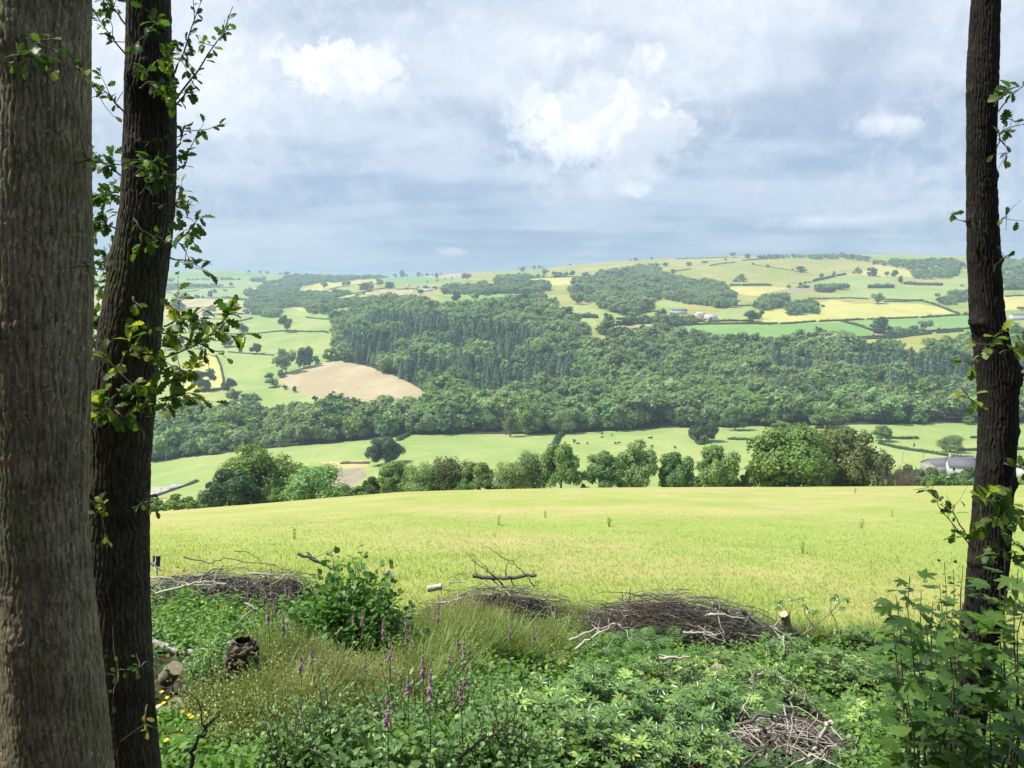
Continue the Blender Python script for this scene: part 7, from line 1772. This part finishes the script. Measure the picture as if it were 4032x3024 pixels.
for i, (tg, pl, Y, rr, lab) in enumerate([
  ('N', [(1190, 290), (1370, 335), (1450, 295), (1600, 325), (1750, 340), (1900, 385)], 15.0, .014, 'long crooked twig arching along the meadow edge at left'),
  ('N', [(1520, 250), (1590, 255), (1700, 330), (1790, 350)], 15.0, .010, 'thin crooked twig above the long one, left'),
  ('N', [(1930, 270), (2050, 320), (2140, 365), (2212, 385)], 13.0, .030, 'broken stick poking up above the leafy bush'),
  ('N', [(1990, 260), (2050, 310)], 13.0, .016, 'short prong beside the broken stick'),
  ('N', [(950, 425), (1080, 420), (1210, 470), (1460, 460)], 13.5, .020, 'pale branch on the left heap'),
  ('N', [(1010, 530), (1200, 480), (1320, 450), (1470, 465)], 13.2, .026, 'second pale branch crossing the left heap'),
  ('N', [(1620, 400), (1890, 405)], 13.5, .022, 'pale straight stick at the top of the twig heap'),
  ('N', [(1640, 400), (1600, 480), (1600, 560), (1640, 640)], 12.0, .014, 'pale upright crooked stick before the twig heap'),
  ('N', [(1590, 600), (1680, 640)], 11.5, .030, 'short pale log end below the twig heap'),
  ('N', [(945, 310), (1045, 380)], 15.5, .05, 'pale pole leaning by the small post'),
  ('O', [(1480, 830), (1600, 780), (1770, 715)], 11.6, .022, 'pale forked branch leaning on the brushwood heap, upper arm'),
  ('O', [(1520, 890), (1640, 800), (1780, 722)], 11.5, .024, 'pale forked branch leaning on the brushwood heap, lower arm'),
  ('O', [(1780, 722), (1830, 765), (1900, 800), (2010, 880)], 11.5, .016, 'pale curved twig down the front of the heap'),
  ('O', [(1610, 810), (1680, 880), (1720, 895), (1800, 770)], 11.4, .014, 'pale looping twig on the heap'),
  ('O', [(2212, 580), (2100, 585), (1900, 600), (1750, 610)], 13.3, .018, 'long grey stick along the crest of the heap'),
  ('O', [(620, 590), (700, 580), (770, 562)], 13.5, .022, 'pale stick below the tangle'),
  ('O', [(700, 455), (800, 455)], 15, .02, 'pale stick at the left of the dead branch'),
  ('O', [(2060, 950), (2150, 945), (2260, 940)], 10.5, .03, 'pale log lying among the ferns before the heap'),
  ('Q', [(200, 600), (300, 660), (450, 740)], 12.3, .034, 'weathered stick rising right of the heap'),
  ('Q', [(390, 640), (430, 680), (480, 720)], 12.4, .045, 'short stub of a branch beside the weathered stick'),
  ('Q', [(540, 730), (610, 760), (690, 820)], 11.8, .035, 'pale stick sloping down towards the leggy evergreen'),
  ('Q', [(150, 665), (250, 665), (400, 690)], 12.2, .030, 'pale branch lying behind the weathered stick'),
  ('Q', [(0, 780), (130, 785), (230, 800)], 11.6, .022, 'pale twig across the right part of the heap'),
  ('Q', [(150, 740), (140, 830), (190, 900)], 11.2, .012, 'thin pale upright twig on the heap'),
  ('Q', [(600, 1050), (700, 1120), (820, 1230), (960, 1365)], 6.4, .011, 'long straight pale stick slanting down to the stick pile'),
  ('Q', [(700, 1170), (720, 1300), (710, 1450), (730, 1600)], 5.7, .011, 'upright pale stick in the stick pile'),
  ('Q', [(960, 1360), (900, 1430), (850, 1530), (800, 1640)], 5.6, .022, 'thickest pale forked stick in the stick pile'),
  ('Q', [(530, 1400), (560, 1480), (540, 1560)], 5.6, .016, 'stubby grey stick at the left of the stick pile'),
  ('Q', [(450, 1100), (440, 1180), (370, 1300), (365, 1380)], 6.0, .009, 'thin pale crooked stick left of the stick pile'),
  ('Q', [(520, 1030), (450, 1100), (480, 1020)], 6.2, .007, 'small pale fork above the thin crooked stick'),
  ('Q', [(400, 1370), (500, 1320), (620, 1310), (700, 1350)], 5.8, .018, 'curved brown stick on the stick pile'),
  ('Q', [(800, 1640), (900, 1590), (1000, 1500)], 5.4, .010, 'low pale stick at the right of the stick pile'),
  ('Q', [(400, 1640), (560, 1500), (700, 1400)], 5.5, .010, 'long thin stick across the stick pile'),
  ('Q', [(780, 1150), (800, 1220), (880, 1290), (920, 1400)], 6.0, .009, 'pale twig parallel to the long straight stick'),
 ]): branch(tg, pl, Y, rr, lab, tint=.97 if 'pale' in lab else .6, side=3)
branch('N', [(1220, 1680), (1270, 1500), (1330, 1410), (1420, 1290)], 4.4, .014, 'dark bent twig rising from the bottom left of the bank', tint=.05, side=2)
branch('O', [(740, 1610), (860, 1510), (1030, 1420), (1200, 1380)], 4.6, .011, 'brown stem leaning right through the bluish leaves', 'twig', side=5)
branch('O', [(640, 1200), (680, 1340), (710, 1480)], 4.9, .006, 'thin upright brown stem among the bluish leaves', 'twig', side=3)

# ------------------------------------------------------------------ logs and stumps
def log(tg, a, b, r, label, bark='bark2', end='oldcut', name='log', lift=0.0, dY=0.0, cat='log', seed=1, ns=22, nl=14, rough=.08):
    """a, b = axis ends in the crop, r = radius in frame pixels; stands on the bank"""
    pa, pb = px(tg, *a), px(tg, *b); low = pa if pa[1] > pb[1] else pb
    Y = float(gb(low[0], low[1]+r*.6)[0][1])-.1-lift; r = r*Y/FPX
    p0 = at(*pa, Y); p1 = at(*pb, Y+dY); T_ = norm(p1-p0); A = norm(np.cross(T_, (.3, .2, 1))); B = np.cross(T_, A); Ln = np.linalg.norm(p1-p0)
    e = empty(name, p0); tag(e, label, cat, 'logs and stumps on the bank')
    th = np.linspace(0, 2*math.pi, ns, endpoint=False); tt = np.linspace(0, 1, nl); TT, UU = np.meshgrid(th, tt)
    rr = r*(1+rough*(fbm(TT*4, UU*Ln*9, seed, 3)-.5)*3); V = (T_*Ln)[None, None]*UU[..., None]+A*(np.cos(TT)*rr)[..., None]+B*(np.sin(TT)*rr)[..., None]
    i = np.arange(nl-1)[:, None]*ns; k = np.arange(ns)[None]; F = np.stack([i+k, i+(k+1) % ns, i+ns+(k+1) % ns, i+ns+k], -1).reshape(-1, 4)
    mesh('bark', V.reshape(-1, 3), F, M[bark], e, np.full(ns*nl, .8), smooth=True)
    for s, q in ((0, -1), (nl-1, 1)):
        ring = V[s]*1.0; c = ring.mean(0); VV_ = np.concatenate([[c+T_*q*.002], (c+(ring-c)*.55)+T_*q*.003, ring*1.0-(ring-c)*.04+T_*q*.001]); n = ns; kk = np.arange(n)
        F1 = np.stack([0*kk, 1+kk, 1+(kk+1) % n], -1); F2_ = np.stack([1+kk, 1+n+kk, 1+n+(kk+1) % n, 1+(kk+1) % n], -1)
        mesh('cut_face', VV_, [F1, F2_], M[end], e, np.full(len(VV_), .9))
    return e
log('N', (985, 850), (1150, 905), 4.5, 'white birch log lying at the left, nearest the trunk', 'birchbark', 'cut', 'birch_log')
log('N', (1150, 912), (1540, 890), 3.4, 'long white peeling birch log pointing at the shaggy stump', 'birchbark', 'cut', 'birch_log', seed=4, rough=.2)
log('N', (1075, 1085), (1135, 1010), 8.5, 'short sawn log standing tilted beside the mossy trunk', 'bark1', 'cut', 'sawn_log', dY=-.12)
log('N', (1100, 1180), (1150, 1140), 5.5, 'dark split log under the tilted one', 'bark3', 'oldcut', 'split_log')
log('N', (1150, 1330), (1155, 1250), 12, 'thick round log on end with mossy top, by the yellow flowers', 'bark3', 'oldcut', 'round_log', dY=-.03)
log('N', (1020, 1260), (1065, 1385), 5, 'white birch log standing behind the yellow flowers', 'birchbark', 'cut', 'birch_log', seed=9)
log('N', (1520, 1190), (1510, 1150), 9, 'mossy round log end at the foot of the shaggy stump', 'bark2', 'oldcut', 'round_log', dY=.3)
log('N', (1440, 1165), (1500, 1182), 2, 'short pale cut branch with orange end', 'birchbark', 'cut', 'cut_branch')
log('N', (1660, 1210), (1760, 1160), 5, 'brown rotten log right of the shaggy stump', 'bark2', 'oldcut', 'rotten_log')
log('N', (1705, 1110), (1680, 1040), 6.5, 'dark charred log behind the rotten one', 'bark3', 'bark3', 'charred_log')
log('N', (1012, 350), (1018, 278), 3.8, 'square-topped old post at the meadow edge beside the trunk', 'bark2', 'oldcut', 'old_post')
log('Q', (680, 750), (655, 660), 5, 'upright cut log standing against the meadow beside the leggy evergreen', 'bark1', 'cut', 'cut_log', dY=-.1)
log('Q', (238, 1090), (232, 1020), 9.5, 'sawn stump with hollow top among the evergreens', 'bark1', 'oldcut', 'sawn_stump', .5, -.04, 'stump', rough=.16)
log('O', (560, 500), (650, 482), 3.2, 'pale sawn log above the grass, left of the tangle', 'birchbark', 'cut', 'sawn_log')
log('O', (340, 425), (295, 385), 2.6, 'pale broken log just right of the leafy bush top', 'birchbark', 'cut', 'broken_log')
log('N', (-30, 1250), (70, 1190), 5, 'pale log left of the thickest trunk', 'birchbark', 'cut', 'birch_log')
log('N', (-40, 1500), (70, 1470), 4, 'second pale log left of the thickest trunk, lower', 'birchbark', 'cut', 'birch_log')
M['pipe'] = simple_mat('blue_grey_metal', (.12, .22, .26), .4, .5)
log('N', (-80, 1550), (90, 1546), 1.8, 'blue-grey metal rail at the bottom left corner', 'pipe', 'pipe', 'metal_rail', cat='rail', rough=0)
# shaggy stump
Ps = gb(*px('N', 1575, 1150))[0]; Ys = Ps[1]-.5
top_ = at(*px('N', 1590, 830), Ys); b_ = at(*px('N', 1575, 1120), Ys); b_[2] -= .1
e = empty('shaggy_stump', b_); tag(e, 'tall broken stump with loose shaggy bark plates', 'stump', 'logs and stumps on the bank')
hh = top_[2]-b_[2]; rs = 112*pscale('N')*Ys/FPX
ax_ = np.linspace(0, 1, 10); C = np.stack([.12*ax_*rs, 0*ax_, ax_*hh], -1); V, F = tubes(C[None], (rs*np.array([.7, .8, .85, .9, .95, 1, 1, .95, .8, .45]))[None], 16); mb = MB(); mb.add(V, F, .2); mb.build('core', M['bark3'], e, smooth=True)
PL = [leaf_obj]*0
pm = []
for i in range(5):
    r = np.random.default_rng(i); V = np.array([(-.5, -.3, 0), (.5, -.35, 0), (.55, .3, .05), (.1, .5, .1), (-.5, .35, .06), (-.5, -.3, -.14), (.5, -.35, -.14), (.55, .3, -.1), (.1, .5, -.08), (-.5, .35, -.1)])+r.normal(size=(10, 3))*.06
    pm.append(mesh('bark_plate', V, [np.array([(0, 1, 2, 3, 4), (9, 8, 7, 6, 5)]), np.array([(0, 5, 6, 1), (1, 6, 7, 2), (2, 7, 8, 3), (3, 8, 9, 4), (4, 9, 5, 0)])], M['bark1'], attr=np.full(10, .5+.1*i), link=False).data)
for i in range(210):
    u = SH.random(); th = SH.random()*6.283; c = np.array([.12*u*rs, 0, u*hh]); q = np.array([math.cos(th), math.sin(th), 0]); R_ = rs*np.interp(u, ax_, [.7, .8, .85, .9, .95, 1, 1, .95, .8, .45])
    leaf_obj(pm, c+q*R_*1.02, norm(np.cross((0, 0, 1.), q)+SH.normal(size=3)*.35), norm(q+SH.normal(size=3)*.45), rs*SH.uniform(.22, .42), e, SH.random(), 'bark_plate')

# ------------------------------------------------------------------ foxgloves
def fox_data(seed, h, nb, frac):
    r = np.random.default_rng(seed); st = MB(); bl = MB()
    C = wiggle((0, 0, 0), (r.normal()*.05, r.normal()*.05, h), 9, .008, r); V, F = tubes(C, np.linspace(.009, .004, 9)[None], 5); st.add(V, F, .4)
    n = 14; th = r.random(n)*6.28; P = np.zeros((n, 3)); P[:, 2] = r.random(n)*h*.3; V, F = leaves(P, np.stack([np.cos(th), np.sin(th), .5+0*th], -1), np.tile([0, 0, 1.], (n, 1)), .16, .06, OVATE); st.add(V, F, rep(r.random(n), OVATE))
    z0 = h*(1-frac); n = 30; z = np.linspace(.35*h, .97*h, n); P = np.stack([np.interp(z, C[0, :, 2], C[0, :, k]) for k in range(3)], -1); P[:, 2] = z; th = r.random(n)*6.28   # calyxes and seed pods
    V, F = leaves(P, np.stack([np.cos(th), np.sin(th), .3+0*th], -1), np.tile([0, 0, 1.], (n, 1)), .032, .024, DIAM); st.add(V, F, .9)
    for i in range(nb):
        u = i/nb; zz = z0+(h*.95-z0)*u; p = np.array([np.interp(zz, C[0, :, 2], C[0, :, 0]), np.interp(zz, C[0, :, 2], C[0, :, 1]), zz])
        a = -1.57+r.normal()*1.1; d = np.array([math.cos(a), math.sin(a), -.75]); d /= np.linalg.norm(d); L = .044*(1-.55*u)
        V, F = tubes(np.array([[p, p+d*L*.4, p+d*L*.8, p+d*L]]), np.array([[.004, .010, .013, .016]])*(1-.45*u), 6); bl.add(V, F, r.random()*.9)
    return st, bl
FX = []
for i, (h, nb, fr) in enumerate([(1.25, 16, .24), (1.1, 12, .2), (1.35, 20, .28), (1.0, 9, .16), (1.2, 14, .22)]):
    st, bl = fox_data(i, h, nb, fr); FX.append((h, st.build('stem', M['foxgreen'], link=False).data, bl.build('flower_bells', M['fox'], link=False).data))
FOX = [('N', 1755, 375), ('N', 1700, 560), ('N', 1735, 598), ('N', 1780, 540), ('N', 1790, 590), ('N', 1850, 485), ('N', 1870, 520), ('N', 1830, 655), ('N', 1905, 700), ('N', 2040, 545), ('N', 1945, 920), ('N', 2003, 905), ('N', 1755, 470),
       ('O', 50, 645), ('O', 92, 675), ('O', 140, 648), ('O', 235, 570), ('O', 270, 690), ('O', 150, 940), ('O', 468, 600), ('O', 420, 685), ('O', 412, 800), ('O', 525, 915), ('O', 570, 670), ('O', 640, 575), ('O', 627, 645), ('O', 745, 830), ('O', 795, 840), ('O', 665, 915), ('O', 1112, 618), ('O', 1097, 735), ('O', 1240, 795), ('O', 562, 1010), ('O', 795, 1045), ('O', 792, 1110), ('O', 305, 1195), ('O', 420, 1085),
       ('O', 1872, 390), ('O', 1952, 440), ('O', 1828, 548), ('O', 318, 853), ('O', 1945, 560)]
FOXN = []
def foxzone(tg, x, y):
    return (tg, 0 if tg == 'N' else (1 if x < 330 else (2 if x < 900 else (3 if x < 1500 else 4))))
for i, (tg, x, y) in enumerate(FOX):
    same = sorted(px(a_, b_, c_)[0] for a_, b_, c_ in FOX if foxzone(a_, b_, c_) == foxzone(tg, x, y))
    FOXN.append(', '+['first', 'second', 'third', 'fourth', 'fifth', 'sixth', 'seventh', 'eighth', 'ninth', 'tenth', 'eleventh', 'twelfth', 'thirteenth', 'fourteenth', 'fifteenth', 'sixteenth', 'seventeenth', 'eighteenth'][same.index(px(tg, x, y)[0])]+' from the left')
for i, (tg, x, y) in enumerate(FOX):
    h, sd, bd = FX[i % 5]; a, b = px(tg, x, y-28); P = stand(a, b, h*.97, 5.0, 17 if (tg, x) not in (('O', 1872), ('O', 1952)) else 17)
    e = empty('foxglove', P, random.uniform(-.5, .5)); 
    if tg == 'N': w_ = 'left of the bush, '+('high' if y < 500 else ('middle' if y < 620 else 'low'))
    elif x < 330: w_ = 'before the bush, '+('upper' if y < 600 else ('middle' if y < 800 else 'low by the dry herbs'))
    elif x < 900: w_ = 'right of the bush, '+('tall' if y < 660 else ('middle' if y < 860 else 'low near the bluish leaves'))
    elif x < 1500: w_ = 'near the tall grass at the centre'
    else: w_ = 'above the brushwood heap'
    tag(e, 'purple foxglove '+w_+FOXN[i], 'foxglove', 'purple foxgloves '+w_.split(',')[0])
    for nm, d in (('stem', sd), ('flower_bells', bd)):
        o = bpy.data.objects.new(nm, d); COL.objects.link(o); o.parent = e
# yellow poppies
def poppy():
    r = np.random.default_rng(3); st = MB(); V, F = tubes(np.array([[(0, 0, 0), (.01, 0, .2), (0, -.01, .40)]]), np.array([[.003, .002, .002]]), 4); st.add(V, F, .5)
    pe = MB(); th = np.arange(4)*1.571+.4; D = np.stack([np.cos(th), np.sin(th)-.3, .35+0*th], -1); V, F = leaves(np.tile([0, -.01, .40], (4, 1)), D, np.stack([-.3*np.cos(th), -.6+0*th, 1+0*th], -1), .027, .036, ROUND); pe.add(V, F, rep(r.random(4), ROUND))
    return st.build('stem', M['foxgreen'], link=False).data, pe.build('petals', M['yellow_p'], link=False).data
ps, pp = poppy()
for i, (x, y) in enumerate([(1050, 1165), (1085, 1200), (1062, 1235), (1010, 1330), (1245, 1328), (1228, 1312), (1282, 1320), (1330, 1302), (1080, 1475), (1185, 1290), (350+0, 1405)][:10]):
    P = stand(*px('N', x, y), .40, 4.6, 9); e = empty('yellow_poppy', P, 0)
    tag(e, 'small yellow poppy, '+['topmost of the three by the round log', 'right one of the three by the round log', 'lowest of the three by the round log', 'alone against the mossy trunk', 'middle of the row right of the round log', 'left of the row right of the round log', 'right of the row right of the round log', 'farthest right, above the bent twig', 'lowest, near the mossy trunk foot', 'pale, in front of the round log'][i], 'flower', 'yellow poppies beside the mossy trunk')
    for nm, d in (('stem', ps), ('petals', pp)):
        o = bpy.data.objects.new(nm, d); COL.objects.link(o); o.parent = e

# ------------------------------------------------------------------ meadow grass and thistles
M['mgrass'] = leaf_mat('meadow_blades', (.29, .36, .085), (.49, .42, .20), (.58, .48, .30), trans=.45, objvar=.1)
n = 80000; u = G.random(n); Yg = 1/((1-u)/15.3+u/60); a = G.uniform(-.80, .80, n); Xg = a*Yg
zz = np.where(Yg < 17, hb(Xg, np.minimum(Yg, 17)), gxy(Xg, np.maximum(Yg, 17.001)))
P = np.stack([Xg, Yg, zz], -1); hgt = np.clip((66-Yg)/40, .1, 1)*(.07+.13*G.random(n))*(1+.9*(fbm(Xg/2, Yg/2, 71)-.5)); D = norm(G.normal(size=(n, 3))*np.array([.9, .9, .2])+np.array([0, 0, 1.])); Nn = norm(rdir(n, G)*.5+np.array([0, -.1, 1.]))
pt_ = patch(Xg, Yg); tn_ = np.clip(pt_+.16*G.normal(size=n), 0, .92); tn_ = np.where(G.random(n) < pt_*.12, .97, tn_)
SLIM = (np.array([(0, -.5, 0), (.6, -.3, .06), (1, 0, .16), (0, .5, 0)], float), np.array([(0, 1, 3), (1, 2, 3)]))
V, F = leaves(P, D, Nn, hgt, .008+.00075*Yg, SLIM); mb = MB(); mb.add(V, F, rep(tn_, SLIM))
n = 1500; u = G.random(n); Yb = 1/((1-u)/17.2+u/40); Xb = G.uniform(-.75, .75, n)*Yb; zb = gxy(Xb, Yb)+.3
o = mb.build('meadow_grass', M['mgrass']); tag(o, 'long grass of the near meadow', kind='stuff')
V, F = leaves(np.stack([Xb, Yb, zb], -1), rdir(n, G), np.tile([0, -.6, 1.], (n, 1))+.3*rdir(n, G), .035, .035, DIAM); o = mesh('buttercups', V, F, M['yellow_p'], attr=np.full(len(V), .5)); tag(o, 'tiny yellow buttercups in the near meadow', kind='stuff')
M['thistle'] = leaf_mat('thistle_leaves', (.27, .34, .12), (.38, .43, .18), trans=.45, objvar=.2)
def thistle_mb(seed, n=5, h=.9):
    r = np.random.default_rng(seed); mb = MB(); th = r.random(n)*6.28; t = .25*r.random(n); p1 = np.stack([np.cos(th)*t, np.sin(th)*t, h*(.6+.4*r.random(n))], -1)
    C = wiggle(p1*np.array([.3, .3, 0]), p1, 6, .02, r); V, F = tubes(C, np.linspace(.012, .006, 6)[None], 4); mb.add(V, F, .5)
    k = 16; j = r.integers(0, 6, size=(n, k)); Q = C[np.arange(n)[:, None], j].reshape(-1, 3); V, F = leaves(Q, rdir(n*k, r)*np.array([1, 1, .5])+np.array([0, 0, .35]), rdir(n*k, r), .14, .045, DIAM); mb.add(V, F, rep(r.random(n*k), DIAM)); return mb
TH = [thistle_mb(90+i).build('thistle', M['thistle'], link=False).data for i in range(3)]
for i, (tg, x, y, s) in enumerate([('N', 1905, 175, 1.6), ('O', 1020, 85, 1.6), ('O', 1735, 90, 1.5), ('Q', 780, 270, 1.5), ('h', 190, 1510, 1.5), ('h', 110, 1080, 1.8), ('h', 1030, 1080, 1.8), ('h', 570, 1370, 1.3), ('i', 460, 1390, 1.5), ('i', 1260, 1500, 1.5), ('h', 310, 985, 1.7), ('h', 420, 985, 1.6), ('h', 495, 985, 1.9), ('h', 610, 985, 1.6), ('h', 930, 985, 1.6), ('h', 1240, 975, 1.4), ('Q', 1720, 40, 1.4)]):
    a, b = px(tg, x, y); P = gp(a, b) if b > 492 else gy(a, 103)
    far_ = P[1] > 90
    o = put(TH[i % 3], P, 'thistle', s*(.6 if far_ else .45)); tag(o, 'pale green thistle clump '+('on the far brow of the meadow, ' if far_ else 'in the open meadow, ')+('left part' if a < 400 else ('centre' if a < 680 else ('right of centre' if a < 860 else 'near the dark right trunk'))), 'thistle', 'thistles in the meadow')
for i, (tg, x, y, hh_) in enumerate([('Q', 1065, 500, 1.1), ('Q', 372, 600, 1.3), ('Q', 440, 640, 1.0), ('O', 690, 440, .9), ('O', 2180, 560, .8)]):
    P = gb(*px(tg, x, y))[0]; P[1] = min(P[1], 17); V, F = tubes(wiggle((0, 0, 0), (.1*SH.normal(), 0, hh_), 8, .02, SH), np.linspace(.009, .004, 8)[None], 4); mb = MB(); mb.add(V, F, .5)
    Q = np.stack([0*np.arange(14), 0*np.arange(14), np.linspace(.3, .95, 14)*hh_], -1); V, F = leaves(Q, rdir(14, G)+np.array([0, 0, .5]), rdir(14, G), .04, .02, DIAM); mb.add(V, F, .5)
    o = mb.build('dock_stalk', M['grassb']); o.location = tuple(P); tag(o, 'thin dry dock stalk standing up against the meadow, '+['right, near the saplings', 'taller, right of the heap', 'by the heap end', 'left of the dead branch', 'above the heap'][i], 'stalk', 'dry stalks at the meadow edge')
